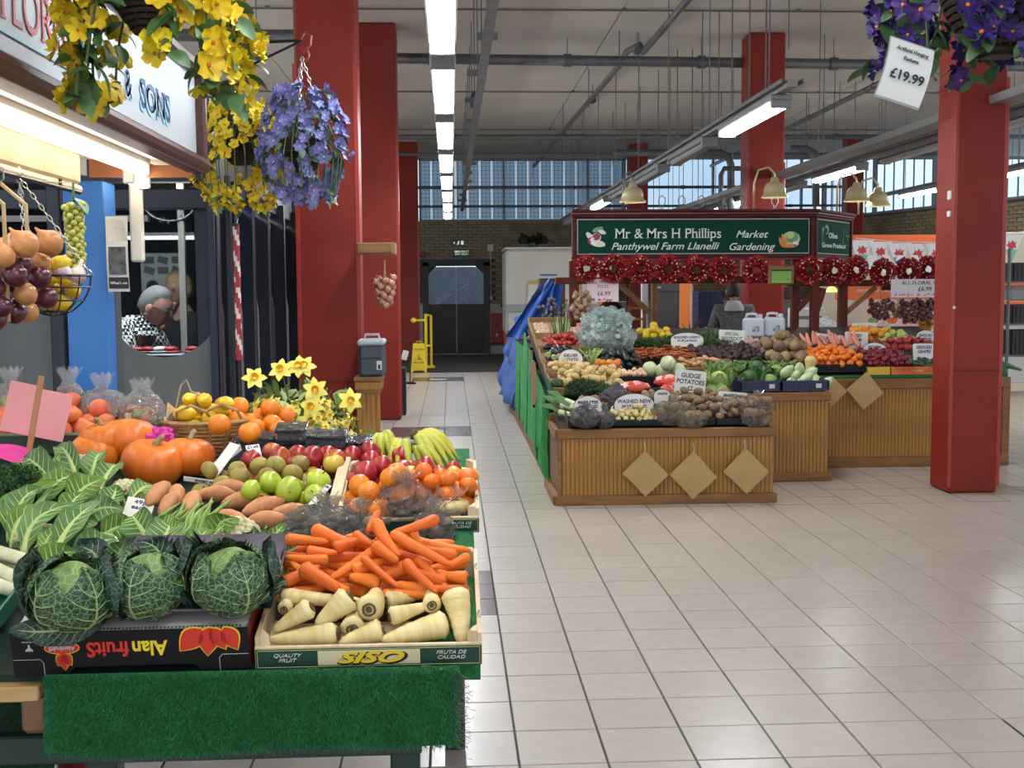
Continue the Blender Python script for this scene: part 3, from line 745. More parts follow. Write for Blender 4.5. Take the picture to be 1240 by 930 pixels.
def post_and_papers():
 BL=M('blue_paint',(52,116,190),.5,col2=(46,106,178),nscale=3,bump=(6,.1))
 t=thing('blue_post','bright blue painted wooden post behind the fruit stall','post',(-1.472,4.88,0))
 MB().box((0,0,1.02),(.164,.16,2.04),b=.006).build('board',BL,t)
 MB().box((-.0,-.082,1.18),(.165,.004,.006)).build('joint',M('blue_dark',(30,70,130),.6),t)
 MB().box((.05,.06,1.42),(.07,.08,.5)).build('conduit',M('alu_dark',(96,104,116),.4,metal=.5),t)
 p=at(146,262,4.76)
 t=thing('leaflet','curled black and white printed leaflet taped to the blue post','leaflet',(p.x-.01,4.76,p.z-.30))
 MB().grid(lambda u,v:Vector((-.045+.085*u,-.012*math.sin(PI*v)-.01,.30*v)),6,10).build('sheet',M('leaflet_white',(188,190,184),.6),t)
 MB().grid(lambda u,v:Vector((-.04+.078*u,-.0135-.012*math.sin(PI*(.05+.1*v)),.012+.045*v)),4,4).build('black_band',BLACK,t)
 MB().grid(lambda u,v:Vector((-.036+.068*u,-.0145-.012*math.sin(PI*(.25+.35*v)),.068+.11*v)),5,5).build('photo_print',M('photo_grey',(96,98,98),.6,col2=(40,42,44),nscale=30),t)
 text('lettering','What\'s on',.016,M('print_white',(215,215,215),.5),t,facing((0,-.024,.034)))
 MB().grid(lambda u,v:Vector((-.045+.085*u,-.02-.05*(u*v),.20+.10*v-.02*u*v)),5,5).build('curled_corner',M('paper_cream',(214,206,190),.7),t)
 p=at(157,216,4.9)
 t=thing('carrier_bag','pale cream paper bag hanging behind the leaflet','bag',(p.x,4.99,p.z-.34))
 MB().box((0,0,.17),(.055,.03,.34),b=.008).build('bag',M('paper_cream',(214,206,190),.7),t)
 MB().tube([(-.015,0,.34),(0,0,.38),(.015,0,.34)],.003,5).build('handle',M('twine',(170,150,110),.9),t)
post_and_papers()

def canopy():
 MP=M('mahogany',(82,48,42),.4,col2=(66,36,30),nscale=4,stretch=(1,.2,1));SW=M('sign_board',(176,182,188),.5)
 X=-1.03;y0,y1=1.2,5.0;zb,zt=2.12,2.48
 t=thing('shop_sign','white florist fascia sign in a dark wood frame above the stall','sign',(X,y0,zb))
 L=y1-y0
 MB().box((-.03,L/2,.19),(.02,L,.38)).build('board',SW,t)
 MB().tube([(0,0,.0),(0,L,.0)],.032,10).box((-.02,L/2,-.02),(.06,L,.03)).build('moulding',MP,t,smooth=False)
 MB().box((-.005,L-.02,.19),(.05,.045,.40),b=.01).build('end_moulding',MP,t)
 MB().box((-.0,L/2,.39),(.05,L,.045),b=.01).build('moulding',MP,t)
 def tx(body,size,col,y,z,al='LEFT',bold=.0,sx=1.,serif=False):
  m4=basis((0,1,0),(0,0,1),(1,0,0),(-.017,y-y0,z-zb));text('lettering',body,size,col,t,m4,align=al,bold=bold,sx=sx,serif=serif)
 RDL=M('letter_red',(176,52,62),.5);BLL=M('letter_blue',(44,92,142),.5);LB=M('letter_light_blue',(150,190,208),.5)
 tx('FLORIST',.175,RDL,2.84,2.296,sx=.88,serif=True)
 MB().box((-.016,(3.35-1.3)/2+.1,2.214-zb),(.004,2.05,.012)).build('stripe',LB,t)
 tx('& ',.13,LB,3.885,2.265,bold=.002);tx('& ',.13,BLL,3.89,2.272,bold=.002)
 tx('SONS',.135,LB,4.07,2.255,bold=.004,sx=1.25);tx('SONS',.135,BLL,4.075,2.268,bold=.003,sx=1.25,serif=True)
 MB().box((-.016,L-.09,.03),(.004,.012,.03)).build('mark',RDL,t)
 # soffit boards
 WB=M('soffit_board',(220,214,200),.6,col2=(208,200,184),nscale=3)
 s=thing('canopy_soffit','cream boarded underside of the canopy with a short end rail','canopy',(X,y0,zb))
 for k in range(3):MB().box((-.11-.15*k,L/2-.04,.0+.012*k),(.142,L-.12,.015),b=.003).build('board',WB,s)
 MB().box((-.24,L-.07,-.01),(.42,.03,.09)).build('end_board',M('pine_end',(168,104,62),.6),s)
 MB().box((-.5,L/2,.02),(.03,L,.12)).build('back_board',WB,s)
 for k in range(3):MB().cyl((-.03,.4+k*1.5,.39),(-.03,.4+k*1.5,CEIL-zb),.008,n=6).build('hanger_rod',GREYM,s)
 # tubes
 TB_=M('tube_lit',(255,255,255),.3,emis=(255,244,224),es=STALL_LAMP)
 for nm,(xa,ya,yb,z)in {'long bright fluorescent tube under the florist canopy':(-1.2,2.2,4.7,2.065),'short second fluorescent tube at the far end of the canopy':(-1.27,4.72,4.98,2.04)}.items():
  l=thing('strip_light',nm,'strip light',(xa,ya,z));ln=yb-ya
  MB().cyl((0,.03,0),(0,ln-.03,0),.019,n=12).build('tube',TB_,l,smooth=True)
  MB().box((0,ln/2,.04),(.05,ln,.03),b=.005).build('batten',WHITE,l)
  for y in (.01,ln-.01):MB().box((0,y,.012),(.045,.025,.06),b=.006).build('end_cap',WHITE,l)
 l=thing('roller_blind','rolled beige awning hanging under the canopy','awning',(-1.34,2.0,2.0))
 MB().box((0,1.12,.03),(.07,2.25,.12),b=.015).build('roll',M('canvas_beige',(186,168,138),.8,col2=(170,150,120),nscale=5),l)
 MB().cyl((.02,0,-.04),(.02,2.25,-.04),.016,n=8).build('bottom_bar',M('canvas_edge',(204,192,160),.7),l)
 l=thing('hanging_rail','dark steel rail that the baskets and onions hang from','rail',(-1.30,2.6,1.945))
 MB().cyl((0,0,0),(0,1.6,0),.008,n=8).build('bar',BLACK,l)
 for k in range(2):MB().cyl((0,.3+k*1.1,0),(0,.3+k*1.1,.03),.006,n=6).build('bracket',BLACK,l)
canopy()

# ---------- flowers and leaves
def flower_mesh(name,r,n,col,cen,seed=0,ruff=.15,cup=.25,tip=None,back=None):
 g=random.Random(seed);mb=MB()
 for k in range(n):
  a0=2*PI*k/n+g.uniform(-.1,.1);w=PI/n*1.25;lift=g.uniform(-.1,.1)
  def fn(u,v,a0=a0,w=w,lift=lift):
   s=2*v-1;rr=r*(.12+.88*u)*(1-.18*s*s*u);a=a0+s*w*(.35+.65*math.sin(PI*min(1,.25+u*.62)))
   z=r*(cup*u*u+lift*u+ruff*math.sin(s*5+k)*u*u+(.02 if k%2 else 0))
   return Vector((rr*math.cos(a),rr*math.sin(a),z))
  mb.mi=0;mb.grid(fn,4,5)
 mb.mi=1;mb.ball((0,0,r*.06),(r*.16,r*.16,r*.12),6,4)
 return mb.mesh(name,[col,cen],True)
def leaf_mesh(name,L,Wd,mat,curl=.3,seed=0,fold=.2,rnd_=1.):
 def fn(u,v):
  s=2*v-1;w=Wd/2*math.sin(PI*min(1,u*.93+.05))**(.7*rnd_)
  return Vector((L*u,s*w,L*(curl*u*(1-u)*1.2-curl*.5*u*u)+abs(s)*w*fold))
 return MB().grid(fn,7,5).mesh(name,mat,True)
def align_z(d,spin=0.):
 d=Vector(d).normalized();return d.to_track_quat('Z','Y').to_matrix()@rotm(0,0,spin)
YP=M('petal_yellow',(222,196,22),.6,var=.12,hue=.012,col2=(204,172,12),nscale=30,sss=.0)
YC=M('flower_centre',(190,110,10),.6)
VP=M('petal_violet_blue',(124,126,180),.6,var=.15,hue=.02,col2=(96,96,158),nscale=30);VC=M('violet_centre',(190,185,220),.6)
PP=M('petal_purple',(62,30,118),.6,var=.15,hue=.015,col2=(44,20,84),nscale=30);PC=M('purple_centre',(200,110,40),.6)
LF=M('leaf_green',(52,84,42),.5,var=.2,col2=(74,110,58),nscale=20)
LF2=M('leaf_green_light',(84,116,72),.5,var=.15,col2=(60,94,52),nscale=20)
STEM=M('stem_green',(70,92,46),.6)
WICK=M('dark_wicker',(62,44,32),.8,col2=(40,28,22),nscale=60)
def wicker_bowl(parent,R,D,mat=WICK,rings=12,ribs=16,c=(0,0,0)):
 mb=MB();c=Vector(c)
 prof=lambda t:(R*(.35+.65*math.sin(PI/2*min(1,t*1.05))),-D*(1-t))
 for k in range(rings):
  t=(k+.5)/rings;r,z=prof(t)
  mb.tube([c+Vector(((r+.006*math.sin(j*PI+k*PI))*math.cos(2*PI*j/(ribs*2)),(r+.006*math.sin(j*PI+k*PI))*math.sin(2*PI*j/(ribs*2)),z))for j in range(ribs*2)],.008*R/.15,5,closed=True)
 w=mb.build('weave',mat,parent)
 mb=MB()
 for j in range(ribs):
  a=2*PI*j/ribs;mb.tube([c+Vector((prof(t)[0]*math.cos(a),prof(t)[0]*math.sin(a),prof(t)[1]))for t in [i/5 for i in range(6)]],.004*R/.15,4)
 mb.box(c+Vector((0,0,-D)),(R*.5,R*.5,.01));mb.build('rib',mat,parent,kind='stuff')
 MB().tube([c+Vector((R*1.02*math.cos(2*PI*j/24),R*1.02*math.sin(2*PI*j/24),.002))for j in range(24)],.011*R/.15,6,closed=True).build('rim',mat,parent)
def chain(parent,a,b,mat,link=.022,name='chain'):
 a,b=Vector(a),Vector(b);n=max(2,int((b-a).length/link));d=(b-a)/n;u,w=frame(d);mb=MB()
 for k in range(n):
  c=a+d*(k+.5);q=u if k%2 else w;r=.003
  mb.tube([c+d*.62*math.cos(t)+q*link*.28*math.sin(t)for t in [2*PI*j/8 for j in range(8)]],r*.55,4,closed=True)
 mb.build(name,mat,parent)
STL=M('chain_steel',(170,168,160),.3,metal=.8)
def trailing_basket(label,c,R,D,flowers,leaves,cfg,hang_to,seed=1,cat='hanging basket',chains=True):
 """stems leave the rim, arch out and droop; every blossom and leaf is a part"""
 g=random.Random(seed);t=thing('hanging_basket',label,cat,c)
 wicker_bowl(t,R,D)
 stems=MB()
 for (a,ln,n,out)in cfg:
  pts=[]
  up=.05+g.uniform(0,.05)
  for i in range(n+1):
   u=i/n;r=R*.85+out*(1-(1-u)**2);z=up*math.sin(PI*min(1,u*1.6))-ln*u*u
   da=.25*math.sin(3*u+seed+a)*u;pts.append(Vector((r*math.cos(a+da),r*math.sin(a+da),z+.02)))
  stems.tube(pts,.0035,5)
  for i,p in enumerate(pts[1:]):
   for q in range(3):
    if g.random()<.72:
     off=Vector((g.uniform(-1,1),g.uniform(-1,1),g.uniform(-.7,.7)))*.032;dr=Vector((p.x,p.y,0)).normalized()+Vector((g.uniform(-.8,.8),g.uniform(-.8,.8),g.uniform(-.6,.5)))
     k=g.uniform(.8,1.2);obj('flower',g.choice(flowers),t,mat4=Matrix.Translation(p+off+dr*.012)@align_z(dr,g.random()*6).to_4x4()@Matrix.Diagonal((k,k,k,1)))
   for q in range(4):
    if g.random()<.8:
     k=g.uniform(.75,1.2);az=g.uniform(-PI,PI)
     obj('leaf',g.choice(leaves),t,mat4=MT(p+Vector((g.uniform(-.02,.02),g.uniform(-.02,.02),g.uniform(-.02,.02))),g.uniform(-.9,.9),g.uniform(-.2,1.1),az,k))
 stems.build('stem',STEM,t,kind='stuff')
 h=Vector(hang_to)-Vector(c)
 if chains:
  for k in range(3):
   a=2*PI*k/3+.4;chain(t,(R*math.cos(a),R*math.sin(a),.01),h*.97,STL)
 return t
def dome_basket(label,c,R,D,rx,zt,zb,flowers,leaves,n,hang_to,seed=1,droops=()):
 g=random.Random(seed);t=thing('hanging_basket',label,'hanging basket',c);wicker_bowl(t,R,D)
 for i in range(n):
  v=(i+.5)/n;z=zt+(zb-zt)*v;a=i*2.39996+g.uniform(-.3,.3)
  k=.25+.75*math.sin(PI*min(1,.12+v*.75));lobe=1+.12*math.sin(3*a+seed)
  r=rx*k*lobe*g.uniform(.86,1.08)
  if zb*.3>z and math.sin(a*2+seed)>.75:continue
  p=Vector((r*math.cos(a),r*math.sin(a),z));d=Vector((math.cos(a),math.sin(a),.5-1.1*v))+Vector((g.uniform(-.5,.5),g.uniform(-.5,.5),g.uniform(-.4,.4)))
  s=g.uniform(.8,1.2)
  obj('flower',g.choice(flowers),t,mat4=Matrix.Translation(p)@align_z(d,g.random()*6).to_4x4()@Matrix.Diagonal((s,s,s,1)))
  if i%4 !=3:
   p2=Vector((p.x*.86,p.y*.86,z-.01));obj('leaf',g.choice(leaves),t,mat4=MT(p2,g.uniform(-.8,.8),g.uniform(-.3,1.0),a+g.uniform(-1,1),g.uniform(.8,1.3)))
 mb=MB()
 for k in range(26):
  a=k*2*PI/26;mb.tube([(R*.6*math.cos(a),R*.6*math.sin(a),0),(rx*.6*math.cos(a+.1),rx*.6*math.sin(a+.1),zt*.35),(rx*.9*math.cos(a+.15),rx*.9*math.sin(a+.15),zb*.3),(rx*.8*math.cos(a+.15),rx*.8*math.sin(a+.15),zb*.8)],.003,4)
  mb.tube([(0,0,0),(R*.5*math.cos(a),R*.5*math.sin(a),zt*.5),(R*.4*math.cos(a),R*.4*math.sin(a),zt*.9)],.003,4)
 mb.build('stem',STEM,t,kind='stuff')
 h=Vector(hang_to)-Vector(c)
 for k in range(3):
  a=2*PI*k/3+.4;chain(t,(R*math.cos(a),R*math.sin(a),.01),h*.97,STL)
 return t
YF=[flower_mesh('flower',.036,5,YP,YC,s,.16,.3)for s in range(3)]
YFs=[flower_mesh('flower',.030,5,YP,YC,s+5,.16,.3)for s in range(3)]
VF=[flower_mesh('flower',.031,6,VP,VC,s,.1,.35)for s in range(3)]
PF=[flower_mesh('flower',.036,6,PP,PC,s,.2,.3)for s in range(3)]
LV=[leaf_mesh('leaf',.062,.046,LF,.3),leaf_mesh('leaf',.055,.042,LF2,.45,rnd_=.8),leaf_mesh('leaf',.07,.04,LF,.2)]
LVs=[leaf_mesh('leaf',.05,.036,LF,.3),leaf_mesh('leaf',.045,.032,LF2,.4)]
def angs(l):return l
c1=at(184,-36,2.95)
cfg=[]
g_=random.Random(4)
for k in range(20):
 a=2*PI*k/20+g_.uniform(-.1,.1);side=abs(math.cos(a))
 cfg.append((a,(.20+.12*side if side>.45 else .02+.06*side)*g_.uniform(.8,1.1),6 if side>.45 else 3,((.085 if math.cos(a)<0 else .12)if side>.45 else .05)))
trailing_basket('large yellow hanging flower basket, nearest at upper left',c1,.115,.155,YF,LV,cfg,(c1.x,c1.y,c1.z+.45),3)
MB().cyl((0,0,0),(0,0,CEIL-c1.z-.45),.006,n=6).build('hanger_rod',GREYM,loc=(c1.x,c1.y,c1.z+.44),label='steel rod holding the large yellow flower basket',cat='rod')
c2=at(291,168,5.62)
dome_basket('yellow hanging flower basket behind the end of the florist sign',c2,.11,.12,.215,.16,-.33,YFs,LVs,210,c2+Vector((0,0,.34)),5)
c3=at(368,172,5.3)
dome_basket('violet blue hanging flower basket in front of the red pillar',c3,.11,.13,.185,.235,-.26,VF,LVs,190,at(366,66,5.3),9)
# bracket that carries the two baskets
bk=thing('basket_bracket','black wrought iron bracket with scroll holding the flower baskets','bracket',(SX,5.9,0))
IR=M('wrought_iron',(24,24,28),.5,metal=.3)
a=at(255,54,5.32)-bk.location;b=at(366,49,5.3)-bk.location;cc=at(306,78,5.3)-bk.location
MB().tube([a,b],.007,6).tube([b,cc],.006,6).tube([cc+Vector((-.16,0,.09)),cc+Vector((-.06,0,.08)),cc+Vector((-.0,0,.045)),cc+Vector((-.01,0,.01)),cc+Vector((-.045,0,.02)),cc+Vector((-.04,0,.045))],.005,6).build('arm',IR,bk)
MB().tube([b+Vector((-.01,0,0)),b+Vector((.01,0,.035)),b+Vector((.04,0,.02)),b+Vector((.035,0,-.02)),b+Vector((.0,0,-.05))],.006,6).tube([at(366,66,5.3)-bk.location+Vector((.03*math.cos(t),0,.03*math.sin(t)))for t in [-2+.5*j for j in range(9)]],.005,6).build('hook',M('hook_red',(132,36,30),.4),bk)
MB().tube([a,(a.x,.15,a.z),(a.x,.15,2.5),(SX-.1-bk.location.x+.0,.15,2.5)],.009,6).tube([(a.x,.15,a.z),(a.x,.15,CEIL-.015)],.007,6).build('wall_rod',IR,bk)
c4=at(1212,-32,2.9)
cfg=[]
for k in range(20):
 a=2*PI*k/20+g_.uniform(-.1,.1);s=math.cos(a)
 cfg.append((a,(.24 if s<.3 else .2)*g_.uniform(.85,1.1),6,.15 if s<-.2 else .08))
trailing_basket('deep purple hanging flower basket with a price card at upper right',c4,.145,.2,PF,LV,cfg,(c4.x,c4.y,c4.z+.45),8)
MB().cyl((0,0,0),(0,0,CEIL-c4.z-.45),.006,n=6).build('hanger_rod',GREYM,loc=(c4.x,c4.y,c4.z+.44),label='steel rod holding the purple flower basket',cat='rod')
# price card in the purple basket
pc_=at(1096,88,2.62);t=thing('price_card','curved white card reading nineteen ninety nine on the purple basket','price card',pc_,(0,.27,.12))
CW=M('card_white',(212,212,210),.4);INK=M('ink_black',(28,28,30),.6)
MB().grid(lambda u,v:Vector((-.055+.11*u,-.012*math.sin(PI*v),-.066+.132*v)),5,9).build('card',CW,t)
MB().grid(lambda u,v:Vector((-.057+.114*u,.004-.012*math.sin(PI*v),-.07+.14*v)),5,9).build('holder',M('acrylic',(160,165,168),.2),t)
MB().tube([(.0,.005,.06),(.04,.12,.09),(.09,.26,.02)],.002,5).build('clip_wire',STL,t)
text('lettering','Artificial Hanging',.0115,INK,t,facing((.0,-.011,.046)))
text('lettering','Baskets',.0125,INK,t,facing((.0,-.0145,.026)))
text('lettering','£19.99',.031,INK,t,facing((.0,-.0165,-.014)),bold=.0004)

# ---------- hanging onions, wire basket and grapes at the far left
ONB=M('onion_brown',(196,138,84),.4,var=.1,col2=(170,112,66),nscale=6,stretch=(4,4,.4))
ONR=M('onion_red',(96,30,52),.3,var=.15,col2=(70,20,38),nscale=6,stretch=(4,4,.4))
SHL=M('onion_neck',(190,160,110),.8)
def onion_mesh(m,r):
 return MB().lathe([(.001,-r*.95),(r*.35,-r*.9),(r*.8,-r*.55),(r,0),(r*.85,r*.5),(r*.45,r*.85),(r*.15,r*1.15),(r*.07,r*1.5)],12,cap=True).mesh('onion',m,True)
OM={('b',r):onion_mesh(ONB,r)for r in (.04,.033)};OM.update({('r',r):onion_mesh(ONR,r)for r in (.034,.028)})
def onion_string(px,py,Y,kinds,label,top,name='onion_string',k=1.,n=None,dz=.028,spread=.05):
 o=at(px,py,Y);t=thing(name,label,'onion string',o);g=random.Random(int(px+py))
 tp=Vector(top)-o
 MB().tube([(0,0,0),(0,0,.1),tp*.98+Vector((0,0,-.03))],.006*k,5).build('string',M('twine',(190,166,120),.9),t)
 MB().tube([(0,0,.0),(0,0,-dz*len(kinds))],.008*k,5).build('braid',SHL,t)
 for i,(kd,r)in enumerate(kinds):
  a=i*2.4+g.uniform(-.4,.4);rr=spread*(1-.35*i/len(kinds))
  obj('onion',OM[(kd,r)],t,mat4=MT((rr*math.cos(a),rr*math.sin(a),-dz*i-.01),g.uniform(-.5,.5),-.7*math.cos(a),0,k))
 MB().tube([tp+Vector((0,0,-.03)),tp+Vector((.012,0,-.02)),tp+Vector((.01,0,.012)),tp+Vector((-.008,0,.014))],.0025,5).build('hook',STL,t)
 return t
rail=Vector((-1.30,0,1.945))
def rp(y):return (-1.30,y,1.945)
onion_string(6,292,3.28,[('b',.04),('b',.04),('b',.033),('r',.034),('b',.033),('r',.034),('r',.034),('r',.034),('b',.033),('r',.034),('r',.028),('r',.034),('r',.034)],'string of brown and red onions cut by the left edge',rp(3.28),spread=.06,dz=.017)
onion_string(33,290,3.47,[('b',.04),('b',.04),('b',.04),('b',.033),('r',.034),('r',.034),('b',.033),('r',.028),('r',.034),('r',.034),('b',.033)],'string of large brown and red onions next to the wire basket',rp(3.47),spread=.062,dz=.02)
def wire_basket():
 R=.113;c=at(64,334,3.62);t=thing('wire_basket','black wire hanging basket holding lemons and garlic','hanging basket',c)
 wm=BLACK;mb=MB()
 for k,(r,z)in enumerate(((1,0),(.97,-.035),(.8,-.075),(.5,-.108))):
  mb.tube([(R*r*math.cos(2*PI*j/24),R*r*math.sin(2*PI*j/24),z)for j in range(24)],.0028 if k else .004,5,closed=True)
 for k in range(12):
  a=2*PI*k/12;mb.tube([(R*math.cos(a)*math.cos(u),R*math.sin(a)*math.cos(u),-.122*math.sin(u))for u in [PI/2*i/6 for i in range(7)]],.0022,4)
 mb.build('wire',wm,t)
 tp=Vector((-1.30,3.62,1.945))-c
 for a in (.2,2.3,4.4):chain(t,(R*math.cos(a),R*math.sin(a),0),tp,STL,.02)
 MB().tube([tp,tp+Vector((.015,0,.01)),tp+Vector((.0,0,.03))],.003,5).build('hook',STL,t)
 LM=lemon();pl=pack(11,-.075,.075,-.075,.075,[(-.016,0,0,.026),(.016,0,0,.026)],40,.3,seed=4,zf=lambda x,y:-.115+.115*(1-math.sqrt(max(0,1-min(1,(x*x+y*y)/(.105**2))))),sc_=(.9,1.1))
 scatter([LM],pl,'lemon','yellow lemon in the black wire hanging basket','lemon','lemons in the wire basket',Matrix.Translation(c))
 gm=garlic()
 for k,(x,y,z)in enumerate(((.045,-.05,.012),(.075,-.01,.0))):obj('garlic',gm,None,mat4=MT(c+Vector((x,y,z)),.3*k,.2,k,1.),label=['white garlic bulb at the front of the wire basket','white garlic bulb at the right rim of the wire basket'][k],cat='garlic')
def lemon():
 if 'lemon' in bpy.data.meshes:return bpy.data.meshes['lemon']
 r=.026
 return MB().lathe([(.001,-.042),(.006,-.038),(.016,-.03),(.024,-.015),(.027,0),(.024,.015),(.016,.03),(.006,.038),(.001,.042)],12,R=rotm(0,PI/2,0)).mesh('lemon',M('lemon_skin',(226,190,36),.4,var=.06,col2=(210,172,26),nscale=20,bump=(90,.2)),True)
def garlic():
 if 'garlic' in bpy.data.meshes:return bpy.data.meshes['garlic']
 return MB().lathe([(.001,-.022),(.018,-.02),(.028,-.006),(.027,.006),(.016,.02),(.006,.032),(.005,.05),(.001,.052)],20,fn=lambda a,z:1+.07*math.cos(8*a)).mesh('garlic',M('garlic_skin',(226,214,204),.5,col2=(200,170,176),nscale=8),True)
wire_basket()
def grape_bunch():
 c=at(89,240,3.8);t=thing('grape_bunch','hanging bunch of small pale green grapes beside the blue post','grapes',c);g=random.Random(5)
 gm=MB().ball((0,0,0),.0105,8,6).mesh('grape',M('grape_green',(170,172,84),.3,var=.1,col2=(150,154,66),nscale=20),True)
 n=0;mb=MB()
 for i in range(95):
  v=i/94;a=i*2.4;r=.03*(1-.25*v)*(.7+.3*g.random());z=-.02-.24*v
  obj('grape',gm,t,mat4=MT((r*math.cos(a),r*math.sin(a),z),s=g.uniform(.85,1.15)))
 MB().tube([(0,0,-.25),(0,0,.05)],.004,5).build('stem',STEM,t)
 tp=Vector((-1.30,3.8,1.945))-c;MB().tube([(0,0,.05),tp],.002,4).build('string',M('twine',(190,166,120),.9),t)
 for k in range(2):obj('leaf',leaf_mesh('leaf',.07,.05,M('leaf_grey_green',(112,134,118),.6),.3),t,mat4=MT((0,0,.0),.6*k,.7,-.3+k*1.4))
grape_bunch()
# ================================================================== THE NEAR STALL
NY,NZ,NS_=2.6,.737,.2
TH=math.atan(NS_);ST=Matrix.Translation((0,NY,NZ))@rotm(TH,0,0).to_4x4();STI=ST.inverted()
def np_(px,py,h=0.):return onplane(px,py,NY,NZ,NS_,h)
def nl(px,py,h=0.):return STI @np_(px,py,h)
def nsurf(x,y):return Vector((x,y,NZ+NS_*(y-NY)))
PINE=M('pine',(196,160,112),.6,col2=(176,138,90),nscale=5,stretch=(1,1,6),bump=(30,.1))
PINEX=M('pine_pale',(216,196,160),.6,col2=(198,174,134),nscale=6,stretch=(6,1,1))
TURF=M('turf_green',(28,108,56),.9,var=0,col2=(18,84,42),nscale=60)
TURFB=M('turf_blade',(38,118,66),.7,col2=(24,100,52),nscale=18)
GDK=M('dark_green_paint',(22,50,42),.5)

def turf_panel(label,x0,x1,y,zt,zb,n,seed,ragged=.0,loc=None,mats=(TURF,TURFB),yaw=0.):
 g=random.Random(seed);t=thing('turf_skirt',label,'artificial turf',(x0,y,zt));t.rotation_euler=(0,0,yaw)
 W_=x1-x0;Hh=zt-zb
 f=lambda u,v:Vector((W_*u,.012*math.sin(9*u+seed)*v-.02*v,-Hh*v*(1-.12*max(0,.35-u)+.03*math.sin(5*u))if True else 0))
 MB().grid(lambda u,v:f(u,v)+Vector((0,.006,0)),24,8).build('backing',mats[0],t)
 mb=MB()
 for k in range(n):
  u,v=g.random(),g.random();p=f(u,v);d=Vector((g.uniform(-1,1)*.6,-1.0,g.uniform(-1.2,.3))).normalized()*g.uniform(.008,.014);w=Vector((g.uniform(-1,1),0,g.uniform(-1,1)))*.0016
  mb.add([p-w,p+w,p+d],[(0,1,2)])
 mb.build('turf_pile',mats[1],t,kind='stuff')
 if ragged:
  mb=MB()
  for k in range(90):
   p=f(.985,g.random()*.9+.1);pts=[p]
   for i in range(4):pts.append(pts[-1]+Vector((g.uniform(0,.014),g.uniform(-.006,.006),g.uniform(-.014,.007))))
   mb.tube(pts,.0006,3)
  for k in range(160):
   p=f(g.random(),1.0);mb.tube([p,p+Vector((g.uniform(-.004,.004),0,-g.uniform(.004,.014)))],.0005,3)
  mb.build('frayed_threads',M('thread_grey',(104,96,84),.9),t,kind='stuff')
 return t

def stall_body():
 t=thing('market_stall','sloping green-painted wooden stall table holding the near produce','table',(-.8,3.4,0))
 o=t.location;IT=Matrix.Translation(-o)
 mb=MB().box((-.8,.75,-.025),(1.72,1.47,.04)).box((-1.13,1.7,-.025),(1.06,.44,.04));mb.xf(IT @ST);mb.build('sloping_top',GDK,t)
 mb=MB().box((-.02,.75,-.02),(.16,1.48,.05));mb.xf(IT @ST @Matrix.Translation((.0,0,.002)));mb.build('turf_edge',TURF,t)
 for x,y in ((-.83,2.72),(-.12,2.72),(-.0,3.95),(-1.55,4.2),(-1.55,2.72)):
  zt=NZ+NS_*(y-NY)-.05;MB().box((x-o.x,y-o.y,zt/2),(.07,.07,zt),b=.006).build('leg',GDK,t)
 MB().box((-.83-o.x,2.70-o.y,.53),(1.5,.04,.07),b=.005).build('front_rail',GDK,t)
 MB().box((-1.55-o.x,3.45-o.y,.42),(.05,1.5,.06)).build('side_rail',GDK,t)
 turf_panel('bright green artificial turf skirt hanging under the crates',-.915,.012,2.575,.745,.565,26000,3,ragged=1)
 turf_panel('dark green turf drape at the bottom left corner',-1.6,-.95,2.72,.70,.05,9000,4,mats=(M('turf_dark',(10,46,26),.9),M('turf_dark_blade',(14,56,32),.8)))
 b=thing('shelf_board','pale pine shelf board at the lower left of the stall','board',(-1.3,2.66,.70))
 MB().box((0,0,.0),(.74,.16,.035),b=.004).build('board',PINE,b)
 MB().box((.36,-.06,-.05),(.06,.05,.08),b=.01).build('bracket_block',M('wood_brown',(110,78,52),.7),b)
 p=atz(88,925,.40);k=thing('net_bag','small red net bag with wire loop under the stall','bag',(p.x,p.y,.36))
 MB().ball((0,0,.04),(.04,.035,.03),10,6,fn=lambda d:1+.1*math.sin(9*d.x+7*d.z)).build('net',M('net_red',(140,30,36),.7),k);MB().tube([(-.02,0,.06),(-.01,0,.11),(.015,0,.11),(.022,0,.06)],.0015,4).build('wire_loop',STL,k)
 MB().box((p.x,p.y,.17),(.2,.2,.36),b=.004).build('crate_dark',GDK,label='dark green box under the stall carrying the net bag',cat='box')
stall_body()

